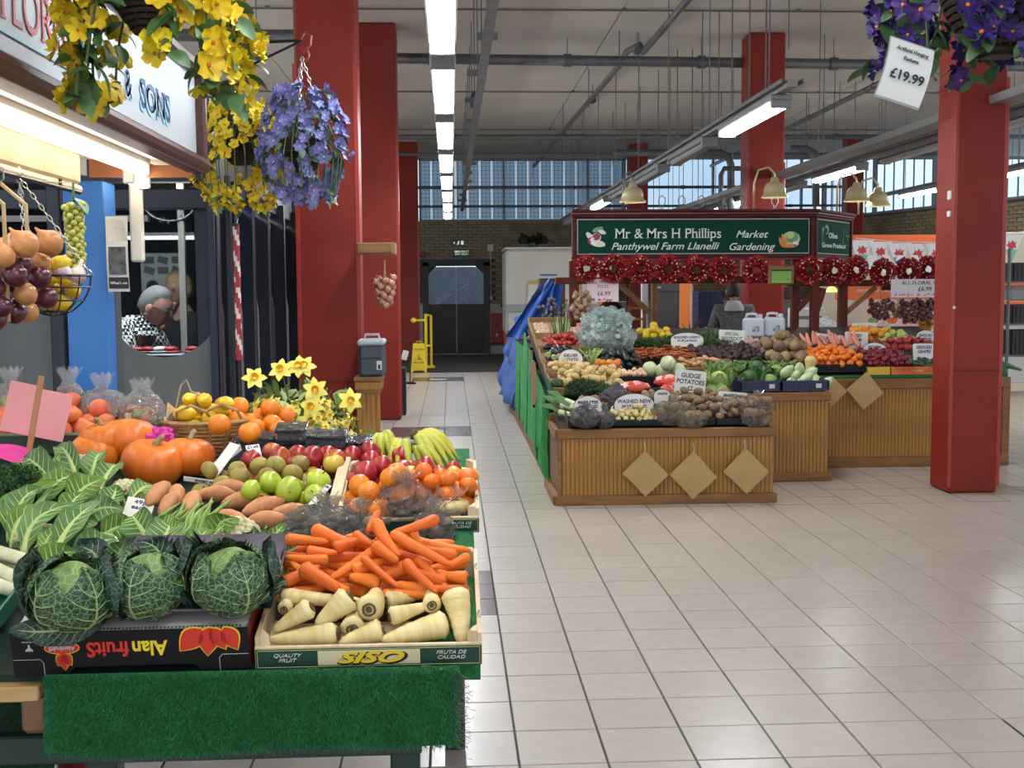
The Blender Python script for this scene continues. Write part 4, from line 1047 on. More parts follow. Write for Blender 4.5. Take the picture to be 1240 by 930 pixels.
def crate(label,x0,x1,v0,v1,hs,hf,label_text=(),left=True,name='wooden_crate',h0=0.):
 t=thing(name,label,'crate');t.matrix_world=ST @Matrix.Translation(((x0+x1)/2,v0,h0));w=(x1-x0)/2;d=v1-v0
 GP=M('crate_green_print',(20,58,46),.5);CRP=M('print_cream',(206,198,166),.5)
 MB().box((0,-.002,hf/2),(2*w,.008,hf),b=.0015).build('front_panel',PINEX,t)
 fp=MB().box((0,-.0075,hf/2-.002),(2*w-.004,.003,hf-.008)).build('printed_label',GP,t)
 mb=MB();q=.006
 for (a,b)in (((-w+q,q),(w-q,q)),((-w+q,hf-q-.002),(w-q,hf-q-.002)),((-w+q,q),(-w+q,hf-q-.002)),((w-q,q),(w-q,hf-q-.002))):
  mb.tube([(a[0],-.0095,a[1]),(b[0],-.0095,b[1])],.0009,4)
 mb.build('border_line',M('gold_line',(160,160,96),.5),fp)
 for (body,size,x,z,mt,shear,bold,sx)in label_text:
  text('lettering',body,size,mt,fp,facing((x,-.0098,z)),shear=shear,bold=bold,sx=sx)
 for s in (-1,1):
  MB().box((s*(w-.006),d/2,hs/2),(.011,d,hs),b=.0015).build('side_board',PINEX,t)
  for y in (.018,d-.018):MB().prism([(s*(w-.012),y-.016),(s*(w-.012),y+.016),(s*(w-.034),y+.016*(1 if y>.1 else -1))],0,hs+.004,'z').build('corner_block',PINEX,t)
 MB().box((0,d-.004,hf/2),(2*w,.008,hf)).build('back_panel',PINEX,t)
 for k in range(4):MB().box((0,d*(k+.5)/4,.004),(2*w-.01,d/4-.02,.005)).build('bottom_slat',PINEX,t)
 for k in range(3):MB().box((-w*.5+k*w*.5,-.004,-.002),(.022,.012,.008),b=.001).build('foot',PINEX,t)
 mb=MB()
 for s in (-1,1):
  for y in (d*.16,d*.72):
   for i in range(5):
    for j in range(3):
     if (i*3+j*5)%4:mb.box((s*(w-.006)+(j-1)*.0028,y+.008*i,hs+.0012),(.0018,.005,.0008))
 mb.build('stamp_mark',M('stamp_ink',(70,70,66),.7),t)
 return t
YEL=M('print_yellow',(218,186,40),.5);CRL=M('print_cream_plate',(200,190,150),.5);PWH=M('print_white2',(196,200,190),.5);PBK=M('print_black',(22,22,20),.5)
v=lambda Y:(Y-NY)/math.cos(TH)
c1_=crate('pale pine crate with green SISO front holding parsnips and carrots',-.452,.064,v(2.61),v(3.07),.078,.056,
      [('QUALITY\nFRUIT',.0125,-.186,.029,PWH,.3,0,1.2),('FRUTA DE\nCALIDAD',.0125,.186,.029,PWH,.3,0,1.2)])
fp=[c for c in c1_.children if c.name.startswith('printed_label')][0]
MB().box((0,-.0095,.027),(.232,.002,.036),b=.0009).build('name_plate',CRL,fp)
text('lettering','SISO',.038,PBK,fp,facing((.0025,-.0112,.0245)),shear=.35,bold=.0028,sx=1.95)
text('lettering','SISO',.037,YEL,fp,facing((0,-.0124,.0272)),shear=.35,bold=.0014,sx=1.95)
crate('pale pine crate with small green label holding oranges and bagged fruit',-.335,.078,v(3.355),v(3.76),.075,.05,[('FRUTA DE\nCALIDAD',.0115,.15,.026,PWH,.3,0,1.2)])

def alan_box():
 x0,x1=-.985,-.463;w=(x1-x0)/2;hh=.108;d=.42
 t=thing('fruit_carton','black printed fruit carton lying upside down under the savoy cabbages','carton');t.matrix_world=ST @Matrix.Translation(((x0+x1)/2,.0,.0))@rotm(0,0,.015).to_4x4()
 BK=M('carton_black',(15,14,17),.6,spec=.25);RS=M('carton_red_side',(120,28,22),.45)
 poly=[(-w,0),(-w+.11,0),(-w+.135,.022),(w-.125,.022),(w-.10,0),(w,0),(w,hh),(-w,hh)]
 MB().prism(poly,-.003,.003).build('front_panel',BK,t)
 MB().box((w-.003,d/2,hh/2),(.005,d,hh)).build('side_panel',RS,t);MB().box((-w+.003,d/2,hh/2),(.005,d,hh)).build('side_panel',BK,t)
 MB().box((0,d,hh/2),(2*w,.005,hh)).build('back_panel',BK,t)
 MB().box((0,d/2-.0,hh-.002),(2*w-.004,d,.004)).build('top_flap',M('carton_grey_inside',(186,180,178),.7),t)
 mb=MB()
 for k in range(60):mb.box((-w+.01+k*(2*w-.02)/60,.008,hh+.0012),(.0045,.008,.0008))
 mb.build('stamp_mark',M('stamp_ink',(70,70,66),.7),t)
 AR=M('carton_print_red',(196,44,28),.45);AY=M('carton_print_yellow',(222,196,40),.45);AW=M('carton_print_white',(190,190,190),.5)
 def flip(x,z):return Matrix.Translation((x,-.0045,z))@Euler((PI/2,0,0)).to_matrix().to_4x4()@rotm(0,0,PI).to_4x4()
 text('lettering','fruitS',.050,AR,t,flip(-.051,.067),align='CENTER',bold=.0012,sx=.86)
 text('lettering','Alan',.050,AY,t,flip(.041,.067),align='CENTER',bold=.0012,sx=.86)
 # flames at the right
 def petal(cx,cz,L,wd,ang,m,y):
  pts=[]
  for k in range(17):
   q_=k/8 if k<=8 else (16-k)/8;zz=L/2*(1-2*q_);xx=wd*1.25*math.sin(PI*q_**.8)*(1 if k<=8 else -1)
   pts.append((cx+xx*math.cos(ang)-zz*math.sin(ang),cz+xx*math.sin(ang)+zz*math.cos(ang)))
  MB().prism(pts[:-1],y-.001,y).build('flame_print',m,t)
 for (cx,cz,L,wd,ang)in ((.133,.083,.072,.019,-.75),(.172,.078,.07,.018,-.1),(.195,.084,.06,.014,.5),(.222,.084,.062,.016,.45)):
  petal(cx,cz,L+.006,wd+.003,ang,AY,-.004);petal(cx,cz,L,wd,ang,AR,-.0052)
 for (cx,cz,L,wd,ang)in ((-.155,.043,.034,.009,-.5),(-.148,.036,.04,.009,0.),(-.141,.043,.034,.009,.5)):
  petal(cx,cz,L+.003,wd+.0015,ang,AY,-.004);petal(cx,cz,L,wd,ang,AR,-.0052)
 pts=[(-.15+.037*math.cos(2*PI*k/20),.072+.014*math.sin(2*PI*k/20))for k in range(20)]
 MB().prism([(-.15+.039*math.cos(2*PI*k/20),.072+.016*math.sin(2*PI*k/20))for k in range(20)],-.006,-.005).build('oval_print',AY,t);MB().prism(pts,-.0068,-.006).build('oval_print',AR,t)
 text('lettering','AlanfruitS',.0145,AW,t,Matrix.Translation((0,-.0028,0))@flip(-.15,.072),bold=.0003)
 text('lettering','Alanfruits',.006,AW,t,flip(-.225,.088));MB().box((-.222,-.004,.073),(.004,.001,.016)).box((-.226,-.004,.069),(.004,.001,.01),rotm(0,.7,0)).box((-.218,-.004,.069),(.004,.001,.01),rotm(0,-.7,0)).build('emblem',AW,t)
 for s in (-1,1):
  mb=MB();cx=s*(w-.04);mb.tube([(cx-.027*s*-1*-1,-.004,0),(cx-.027*s,-.004,.036),(cx-.02*s,-.004,.044),(s*(w-.002),-.004,.044)],.0007,4);mb.build('fold_line',AW,t)
 return t
alan_box()

# ---------- leaves, cabbages, cauliflowers
SVD=M('savoy_leaf',(38,66,44),.55,col2=(118,142,92),kind='edge',nscale=75,contrast=(.10,.0),bump=(75,.8,'edge',.006))
SVO=M('savoy_outer',(26,50,40),.55,col2=(74,104,78),kind='edge',nscale=60,contrast=(.08,.0),bump=(60,.9,'edge',.006))
SVI=M('savoy_heart',(98,128,62),.5,col2=(140,160,96),kind='edge',nscale=45,contrast=(.1,.0),bump=(45,.5,'edge',.005))
# voronoi edge distance: 0 on the vein -> vein colour
for m_,a,b in ((SVD,0,.09),(SVO,0,.07),(SVI,0,.08)):
 r=[n for n in m_.node_tree.nodes if n.type=='VALTORGB'][0];e=r.color_ramp.elements;c0=tuple(e[0].color);c1x=tuple(e[1].color)
 e[0].position=a;e[1].position=b;e[0].color=c1x;e[1].color=c0
RIB=M('leaf_rib',(176,194,122),.5);CFL=M('cauliflower_leaf',(112,142,66),.65,spec=.25,bump=(60,.5),var=.1,col2=(82,116,50),nscale=9);CFL2=M('cauliflower_leaf_dark',(76,110,56),.65,spec=.25,bump=(60,.5),var=.1,col2=(104,134,84),nscale=12)
def leafb(b,t,bulge,w,mats,nrm=None,ruff=.12,seed=0,parent=None,name='leaf',rib=.006,nu=12,nv=9,cup=.25,veins=5,tipw=.45):
 """leaf from base b to tip t, its midrib bowed by the vector bulge"""
 b,t,bulge=Vector(b),Vector(t),Vector(bulge);L=(t-b).length;d=(t-b).normalized()
 nrm=Vector(nrm)if nrm else Vector((0,-1,.4));side=d.cross(nrm).normalized();n2=side.cross(d).normalized();g=random.Random(seed)
 ph=g.random()*6
 def mid(u):return b+(t-b)*u+bulge*math.sin(PI*u)
 def wd(u):return w/2*(math.sin(PI*(u**.8)*.93+.12)**.8 if u>.03 else .15)*(1 if u>.2 else .35+.65*u/.2)
 def fn(u,v_):
  s=2*v_-1;x=s*wd(u);e=abs(s)**2.2
  return mid(u)+side*(x*(1-.12*abs(s)))+n2*(cup*abs(s)*wd(u)*1.2+ruff*w*e*math.sin(11*u+ph+s*2)*.8+ruff*w*.3*math.sin(23*u+ph*2)*abs(s))+d*(ruff*w*.3*e*math.sin(17*u+ph))
 mb=MB();mb.grid(fn,nu,nv);mb.mi=1
 mb.tube([mid(u)-n2*rib*.25+n2*.001 for u in [i/9*.92 for i in range(10)]],[rib*(1.3-1.15*i/9)for i in range(10)],6)
 for k in range(veins):
  u0=.15+.65*k/veins
  for s in (-1,1):
   mb.tube([fn(min(1,u0+.16*q),.5+s*.5*q*.92)+n2*.0008*0 for q in (0,.35,.7,1)],[rib*.22,rib*.17,rib*.12,rib*.05],4,cap=False)
 return mb.build(name,mats,parent,True)
def cab_leaf(R,az,wdt,mats,base=-.75,top=1.25,flare=.0,seed=0,parent=None,ruff=.01,thick=0,name='leaf'):
 """leaf wrapped on a head of radius R; base..top are polar angles from the equator (radians)"""
 g=random.Random(seed);ph=g.random()*6
 def fn(u,v_):
  s=2*v_-1;el=base+(top-base)*u;w=wdt*math.sin(PI*(.12+.80*u));a=az+s*w
  k=1+.05*abs(s)+flare*u*u*(1+.3*abs(s));e=max(abs(s),u)**5
  r=R*k+ruff*(math.sin(9*s+7*u+ph)*e*1.4+.2*math.sin(21*s+ph)+.2*math.sin(17*u+ph*2))
  ce=math.cos(el)
  return Vector((r*ce*math.cos(a),r*ce*math.sin(a),r*math.sin(el)*.9))
 mb=MB();mb.grid(fn,16,15);mb.mi=1
 mb.tube([fn(i/8*.95,.5)*1.004 for i in range(9)],[.004*(1.2-1.05*i/8)for i in range(9)],6)
 for k in range(5):
  for s in (-1,1):
   mb.tube([fn(min(1,.08+.15*k+.22*q),.5+s*.48*q)*1.006 for q in (0,.3,.6,.9)],[.0018,.0014,.001,.0006],4,cap=False)
 return mb.build(name,mats,parent,True)
def savoy(px,py,R,az0,tilt,label,seed):
 p=np_(px,py,.118);t=thing('savoy_cabbage',label,'cabbage',(p.x,p.y+.01,p.z+R*.86),tilt)
 MB().ball((0,0,0),(R*.82,R*.82,R*.78),18,12,fn=lambda d:1+.03*math.sin(5*d.x+3*d.y)).build('heart',SVI,t,True)
 rb=M('savoy_rib',(150,168,112),.5)
 cab_leaf(R*.86,az0+.2,.8,[SVI,rb],-1.0,1.5,-.04,seed+1,t,.004);cab_leaf(R*.87,az0+2.6,.9,[SVI,rb],-1.0,1.4,0,seed+2,t,.004)
 for k in range(4):cab_leaf(R*(.92+.02*k),az0+k*1.7+.3,1.15,[SVD,rb],-1.2,1.0+.2*(k%2),.03+.02*k,seed+k+3,t,.005)
 for k in range(2):cab_leaf(R*(1.0+.02*k),az0+k*2.4+3.3,.8,[SVO,rb],-1.1,.8,.28,seed+k+9,t,.012)
 return t
PV=M('pulp_tray',(84,76,86),.85,bump=(60,.3))
def pulp_tray(x0,x1,v0,v1,h,label,seed):
 t=thing('pulp_tray',label,'tray');t.matrix_world=ST @Matrix.Translation(((x0+x1)/2,(v0+v1)/2,h));w,d=(x1-x0),(v1-v0)
 MB().grid(lambda u,q:Vector(((u-.5)*w,(q-.5)*d,.010*math.sin(u*PI*6+seed)*math.sin(q*PI*4)+.022*(max(abs(u-.5),abs(q-.5))*2)**6)),36,26).build('tray',PV,t,True)
 MB().tube([((sx)*w/2,sy*d/2,.022+.003*math.sin(7*k))for k,(sx,sy)in enumerate(((-1,-1),(-.5,-1.03),(0,-1),(.5,-1.03),(1,-1),(1.03,0),(1,1),(0,1),(-1,1),(-1.03,0)))],.003,5,closed=True).build('rim',PV,t)
pulp_tray(-.94,-.47,.02,.38,.122,'lower grey-violet moulded pulp tray on the black carton',1)
pulp_tray(-.80,-.42,.06,.40,.142,'upper grey-violet pulp tray under the right savoy cabbage',2)
savoy(86,764,.092,3.3,(.35,.1,.4),'leftmost savoy cabbage with a loose outer leaf drooping over the carton',10)
savoy(178,750,.090,4.2,(.1,.1,0),'middle savoy cabbage of three with pointed dark crown leaf',30)
savoy(278,746,.094,3.7,(.25,.15,-.3),'rightmost savoy cabbage of three with folded blue-green leaf',50)
for o,az in ((None,0),):
 pass
sv=[o for o in COL.objects if o.name.startswith('savoy_cabbage')]
def world_leaf(root,b,t,bulge,w,mats,**k):
 i=root.matrix_world.inverted()if root.matrix_world !=Matrix.Identity(4)else Matrix.Identity(4)
 return leafb(b,t,bulge,w,mats,parent=root,**k)
bpy.context.view_layer.update()
def wl(root,b,t,bulge,w,mats,**k):
 """leaf given in world space, then attached to its plant"""
 l=leafb(b,t,bulge,w,mats,**k);l.parent=root;l.matrix_parent_inverse=root.matrix_world.inverted();return l
RB2=M('savoy_rib',(150,168,112),.5)
wl(sv[0],np_(135,742,.145),np_(12,762,.125),Vector((0,-.03,-.012)),.085,[SVO,RB2],nrm=(0,-1,.5),ruff=.16,seed=5,nu=18,veins=7,cup=-.1)
wl(sv[1],np_(196,700,.20),np_(166,655,.27),Vector((.02,0,.02)),.085,[SVO,RB2],nrm=(0,-1,.1),ruff=.16,seed=6,nu=14,cup=.35)
wl(sv[2],np_(262,708,.20),np_(246,655,.26),Vector((-.012,-.01,.01)),.055,[SVO,RB2],nrm=(0,-1,.2),ruff=.12,seed=7,nu=14,cup=.5)
wl(sv[2],np_(306,732,.15),np_(328,690,.2),Vector((.03,0,0)),.07,[SVO,RB2],nrm=(-.4,-1,.2),ruff=.16,seed=8,nu=14)
wl(sv[0],np_(112,715,.2),np_(92,660,.25),Vector((.03,0,.02)),.10,[SVO,RB2],nrm=(-.2,-1,.3),ruff=.16,seed=9,nu=14,cup=.3)

CURD=M('cauliflower_curd',(212,204,166),.75,col2=(186,178,132),nscale=30,bump=(110,.6,'vor',.004))
def curd(parent,c,r,seed=0):
 mb=MB();g=random.Random(seed)
 mb.ball(c,(r,r,r*.72),20,12)
 for k in range(90):
  a=k*2.4;z=1-1.3*(k+.5)/90;s=math.sqrt(max(0,1-z*z));q=Vector((s*math.cos(a),s*math.sin(a),z*.72))*r*.96
  mb.ball(Vector(c)+q,r*g.uniform(.13,.2),7,5)
 return mb.build('curd',CURD,parent,True)
def cauli(label,p,r,leaves,seed,curd_at=None,fan=6):
 t=thing('cauliflower',label,'cauliflower',p);bpy.context.view_layer.update()
 curd(t,(0,0,r*.5),r,seed);g=random.Random(seed)
 for k in range(fan):
  a=2*PI*k/fan+.3;leafb((r*.5*math.cos(a),r*.5*math.sin(a),-r*.2),(r*1.25*math.cos(a),r*1.25*math.sin(a),r*g.uniform(.6,1.0)),Vector((math.cos(a),math.sin(a),0))*r*.3,r*1.3,[CFL2,RIB],nrm=(-math.cos(a),-math.sin(a),.3),ruff=.14,seed=seed+k,parent=t)
 for i,(b,tt,bu,w,m)in enumerate(leaves):
  wl(t,b,tt,Vector(bu),w,[m,RIB],ruff=.08,seed=seed+20+i,rib=.0085,nu=16,cup=.35)
 return t
q=np_
cauli('cauliflower with long pale arching leaf stalks beside the leeks',q(45,668,.04),.06,[
 (q(13,655,.08),q(70,583,.15),(-.05,0,.02),.085,CFL),(q(16,664,.07),q(72,611,.13),(-.04,0,.025),.07,CFL),(q(28,674,.08),q(97,609,.15),(-.035,-.01,.03),.075,CFL2),
 (q(55,672,.09),q(73,632,.13),(-.01,-.01,.0),.05,CFL),(q(69,666,.1),q(119,607,.16),(-.01,-.01,.01),.085,CFL2)],3,fan=3)
cauli('cauliflower lying behind the price card with broad veined leaves',q(118,622,.05),.06,[
 (q(60,588,.09),q(72,548,.15),(0,0,0),.05,CFL),(q(66,590,.09),q(28,556,.14),(-.01,0,.03),.12,CFL2),(q(86,612,.1),q(126,579,.16),(-.01,-.01,.01),.11,CFL),(q(124,618,.1),q(141,587,.15),(.01,0,0),.08,CFL2),
 (q(62,600,.1),q(78,562,.15),(-.01,0,.0),.06,CFL)],7,fan=5)
cauli('cauliflower with ruffled dark leaves against the pumpkins',q(100,578,.05),.055,[
 (q(95,585,.1),q(70,540,.13),(0,0,.03),.08,CFL2),(q(110,582,.09),q(122,548,.12),(0,0,.02),.09,CFL2),(q(120,592,.08),q(140,562,.1),(.01,0,.02),.09,CFL2)],11,fan=7)
cauli('small yellowish cauliflower head beside the sweet potatoes',q(152,602,.04),.042,[
 (q(158,612,.05),q(186,588,.07),(0,0,.02),.07,CFL2),(q(165,615,.04),q(180,606,.06),(.01,0,.01),.07,CFL2)],15,fan=6)
cauli('cauliflower with a broad white head behind the right savoy',q(284,664,.05),.066,[
 (q(262,668,.06),q(290,628,.15),(-.02,0,.03),.09,CFL),(q(300,672,.08),q(330,655,.13),(.01,0,.01),.07,CFL2),(q(322,678,.06),q(366,658,.12),(.01,-.01,.0),.07,CFL2),(q(318,676,.06),q(345,634,.14),(.0,0,.01),.05,CFL),(q(240,690,.08),q(262,652,.13),(-.02,0,0),.05,CFL)],19,fan=6)
cauli('cauliflower between the two left savoys, mostly hidden by leaves',q(120,676,.10),.05,[
 (q(135,690,.12),q(152,655,.2),(0,0,.0),.09,CFL2),(q(160,690,.13),q(176,668,.18),(0,0,.01),.06,CFL),(q(190,668,.12),q(206,630,.15),(.01,0,.01),.11,CFL2),(q(180,655,.12),q(160,625,.17),(-.01,0,.02),.10,CFL2),(q(210,660,.12),q(192,630,.14),(0,0,.01),.09,CFL)],23,fan=5)
def beans():
 BM=M('runner_bean',(128,160,78),.5,var=.12);g=random.Random(6)
 for k in range(34):
  px,py=g.uniform(190,262),g.uniform(622,664);h=.06+.05*g.random();p=q(px,py,h);a=g.uniform(.6,1.9);L=g.uniform(.09,.15)
  d=Vector((math.cos(a),math.sin(a)*.6,.35+.35*g.random())).normalized()*L/2;sd=Vector((-d.y,d.x,0)).normalized()*.008
  MB().tube([-d,-d*.5+sd,sd*1.4,d*.5+sd,d],[.002,.006,.0068,.006,.002],6).build('runner_bean',BM,None,True,loc=p,label='pale green runner bean in the heap between savoys and sweet potatoes',cat='bean',group='runner beans behind the savoys')
cauli('loose cauliflower leaves between the leeks and the left savoy',q(60,690,.06),.045,[
 (q(50,700,.12),q(96,668,.17),(-.01,0,.02),.09,CFL),(q(90,690,.12),q(140,652,.17),(0,0,.02),.1,CFL2),(q(120,655,.10),q(170,640,.13),(0,0,.02),.09,CFL),(q(70,650,.1),q(118,632,.12),(0,0,.02),.08,CFL2),(q(230,680,.12),q(252,640,.17),(0,0,.01),.08,CFL),(q(205,690,.14),q(236,668,.18),(0,0,.01),.08,CFL2)],29,fan=4)
cauli('loose cauliflower leaves in front of the dark kale',q(30,640,.05),.045,[
 (q(20,640,.09),q(52,590,.15),(-.02,0,.02),.09,CFL2),(q(80,640,.08),q(104,596,.15),(-.01,0,.02),.08,CFL),(q(100,630,.09),q(150,618,.12),(0,0,.02),.09,CFL2),(q(46,612,.1),q(90,575,.14),(0,0,.02),.09,CFL)],37,fan=4)
beans()
def kale():
 p=q(18,610,.03);t=thing('curly_kale','dark curly parsley-like kale heap at the left edge','kale',p);g=random.Random(8);KM=M('kale_dark',(30,62,24),.65,col2=(54,92,34),nscale=40)
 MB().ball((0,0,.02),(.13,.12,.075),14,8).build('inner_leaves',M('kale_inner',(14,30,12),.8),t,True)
 for kk in range(3):
  mb=MB()
  for k in range(900):
   a=g.uniform(0,2*PI);z=g.uniform(-.2,1);s=math.sqrt(1-min(1,z*z));c=Vector((.135*s*math.cos(a),.125*s*math.sin(a),.02+.085*z))*g.uniform(.9,1.12)
   d=[Vector((g.uniform(-1,1),g.uniform(-1,1),g.uniform(-1,1)))*.009 for _ in range(4)]
   mb.add([c+d[0],c+d[1],c-d[0],c+d[2]+Vector((0,0,.004)),c],[(4,0,1),(4,1,2),(4,2,3),(4,3,0)])
  mb.build('frilled_leaves',KM,t,kind='stuff')
kale()
def leeks():
 t=thing('plastic_tray','dark green plastic tray under the white leeks at the left edge','tray');t.matrix_world=ST @Matrix.Translation((-1.32,.12,.045));GT=M('tray_green',(24,92,66),.4)
 MB().box((0,.1,0),(.5,.34,.006)).build('base',GT,t)
 for s in (-1,1):MB().box((s*.25,.1,.022),(.008,.34,.045),b=.003).build('side',GT,t);MB().box((0,.1+s*.17,.022),(.5,.008,.045),b=.003).build('side',GT,t)
 LW=M('leek_white',(214,208,180),.35,col2=(200,196,160),nscale=5,stretch=(8,1,1));LG=M('leek_green',(120,146,76),.5)
 for k,(a,b,lb)in enumerate((((-20,664,.13),(44,682,.11),'upper white leek shaft at the left edge'),((-20,683,.11),(30,705,.09),'middle white leek shaft at the left edge'),((-20,704,.09),(22,716,.075),'lowest white leek shaft at the left edge'),((-20,676,.085),(30,690,.085),'white leek shaft lying behind the other leeks'))):
  A,B=q(*a),q(*b);l=thing('leek',lb,'leek',B);d=A-B
  MB().tube([(0,0,0),d*.05,d*.5,d*1.0,d*1.6],[.008,.017,.018,.019,.020],12).build('shaft',LW,l,True)
  MB().tube([d*1.58,d*2.2],[.02,.02],10).build('green_top',LG,l,True)
  mb=MB();g=random.Random(k)
  for i in range(16):mb.tube([(0,0,0),-d.normalized()*.012+Vector((g.uniform(-.012,.012),g.uniform(-.01,.01),g.uniform(-.012,.012)))],.0006,3)
  mb.build('roots',M('root',(150,130,90),.8),l,kind='stuff')
leeks()

# ---------- roots: a mesh along +x, fat end at x=0
def root_mesh(L,r,m,seed,rings=.03,bend=.1,tip=.36,n=10,blunt=.75):
 g=random.Random(seed);pts=[];rs=[];N=14;b=g.uniform(-bend,bend);b2=g.uniform(-bend,bend)
 for i in range(N+1):
  u=i/N;x=L*u;pts.append((x,b*L*math.sin(PI*u),b2*L*u*u*.6))
  k=(1-u)*(1-tip)+tip;k=k**blunt
  if i==0:k *=.68
  elif u>.9:k *=.45 if i==N else .86
  rs.append(r*k*(1+rings*math.sin(i*2.7+seed)))
 return MB().tube(pts,rs,n)
CAR=M('carrot_orange',(228,122,44),.5,spec=.25,var=.1,hue=.006,col2=(214,104,34),nscale=7,stretch=(1,6,6),bump=(24,.35))
CRN=M('carrot_crown',(104,88,40),.8);PAR=M('parsnip_cream',(226,208,152),.5,var=.05,col2=(206,182,118),nscale=5,stretch=(6,1,1),bump=(20,.3));PCR=M('parsnip_crown',(92,74,44),.85)
def carrot_mb(L,r,seed,m=CAR):return root_mesh(L,r,m,seed)
def root_between(kind,name,A,B,r,label,cat,group,seed):
 A,B=Vector(A),Vector(B);d=B-A;L=d.length;R=d.to_track_quat('X','Z').to_matrix()
 t=thing(name,label,cat,group=group);t.matrix_world=Matrix.Translation(A)@R.to_4x4()
 if kind=='carrot':
  root_mesh(L,r,CAR,seed,bend=.06).build('root',CAR,t,True)
  MB().ball((.001,0,0),(.004,r*.45,r*.45),8,5).build('crown',CRN,t,True)
 else:
  root_mesh(L,r,PAR,seed,rings=.025,bend=.05,tip=.3,n=14,blunt=.85).build('root',PAR,t,True)
  MB().tube([(-.002+.002*math.cos(a*3),r*.42*math.cos(a),r*.42*math.sin(a))for a in [2*PI*j/12 for j in range(12)]],r*.09,5,closed=True).ball((0,0,0),(.004,r*.25,r*.25),8,5).build('crown',PCR,t,True)
 return t
def hc(y):return .095+.115*(722-y)/100
CL=[((450,645),(459,619),.017),((455,632),(484,674),.018),((530,628),(473,648),.016),((429,648),(452,660),.017),((380,641),(429,659),.020),((346,653),(398,657),.017),((372,668),(408,671),.017),
      ((475,647),(550,684),.017),((568,674),(540,688),.014),((453,660),(482,680),.019),((366,688),(412,714),.023),((460,664),(398,703),.017),((439,675),(483,712),.012),((491,680),(530,718),.015),((427,691),(465,679),.019),
      ((460,705),(424,697),.021),((492,687),(462,700),.020),((517,714),(478,708),.018),((344,705),(388,686),.018),((504,678),(543,716),.015),((463,721),(530,722),.017),((566,700),(532,697),.018),((345,722),(392,712),.018),((398,678),(345,676),.015),((496,640),(508,662),.016),
      ((420,720),(388,700),.018),((540,705),(500,690),.018),((405,664),(440,652),.018),((371,700),(352,680),.014),((560,716),(520,712),.016)]
words=['upright stub of a carrot on top of the heap','long carrot slanting down the middle of the heap from its top','straight carrot reaching out to the right at the top of the heap','short thick carrot just left of the heap\'s peak','thick carrot at the upper left of the heap','carrot lying level at the far upper left of the heap','carrot lying level below the thick upper-left carrot','longest carrot, slanting down to the right rim','curved carrot tip resting at the right rim','short pale carrot in the centre of the heap','thickest carrot at the lower left of the heap','long carrot slanting from the centre down to the left','thin young carrot across the centre of the heap','slim carrot slanting down right of the thin one','carrot with a green crown facing left in the centre','stout carrot whose cut crown faces the viewer near the front','stubby carrot with its blunt end to the right, in the middle','carrot lying level in the front middle above the parsnips','carrot at the left end of the heap above the parsnips','slim carrot ending above the large upright parsnip','carrot lying level directly behind the parsnips','carrot against the right crate wall','carrot at the lower left corner behind the parsnips','thin carrot at the left side half hidden','short carrot hanging at the upper right of the heap','carrot half hidden at the front left centre','carrot below the right rim carrots','short carrot between the two upper-left ones','thin carrot tip at the left edge','carrot in the lower right corner of the heap']
for i,((a,b),(c,d),r)in enumerate(CL):
 lift=.018 if i in (1,2,7,10,12,9,13)else .0
 root_between('carrot','carrot',q(a,b,hc(b)+lift),q(c,d,hc(d)+lift),r,words[i],'carrot','carrots in the near crate',i)
g=random.Random(12)
for k in range(62):
 a,b=g.uniform(352,560),g.uniform(655,728);h=hc(b)-.03-.02*(k%2);ang=g.uniform(-1,1);L=g.uniform(.11,.17)
 A=q(a,b,h);d=Vector((math.cos(ang)*g.choice((-1,1)),math.sin(ang)*.6,math.sin(ang)*.6*.3))*L/2
 if A.x+abs(d.x)>.045:d *=.4
 root_between('carrot','carrot',A-d,A+d,g.uniform(.015,.02),'orange carrot lying deeper in the heap in the near crate','carrot','carrots deeper in the near crate',100+k%12)
PLS=[((342,722),(440,730),.022,.10,.09,'long thin parsnip lying against the carrots at the left'),((377,735),(330,764),.026,.105,.05,'parsnip with its cut end up at the left corner'),((424,723),(382,757),.034,.12,.06,'thick parsnip with a dark ringed crown, left of centre'),((447,738),(455,715),.034,.105,.09,'round parsnip crown facing the viewer in the centre'),((472,747),(520,733),.024,.085,.095,'small parsnip lying to the right of the central crown'),((523,733),(518,715),.024,.105,.09,'short parsnip end next to the big upright parsnip'),((550,716),(559,780),.037,.125,.035,'big upright parsnip in the right corner of the crate'),((408,767),(325,775),.028,.055,.04,'front parsnip lying level at the left'),((427,762),(430,742),.031,.06,.07,'low parsnip with a dark crown facing the viewer'),((463,762),(410,780),.029,.06,.035,'front parsnip left of the broad one'),((541,755),(462,775),.035,.065,.045,'broad front parsnip lying across the right half'),((344,738),(352,718),.019,.09,.09,'small round parsnip end at the far left'),((468,728),(505,722),.025,.09,.09,'parsnip half hidden behind the centre ones')]
for i,(a,b,r,h1,h2,lb)in enumerate(PLS):root_between('parsnip','parsnip',q(a[0],a[1],h1),q(b[0],b[1],h2),r,lb,'parsnip','parsnips in the near crate',40+i)
rs=MB().box((-.2,.33,.035),(.46,.24,.06)).xf(ST);rs.build('riser',M('riser_card',(70,52,36),.9),label='brown card riser buried under the carrots',cat='box')

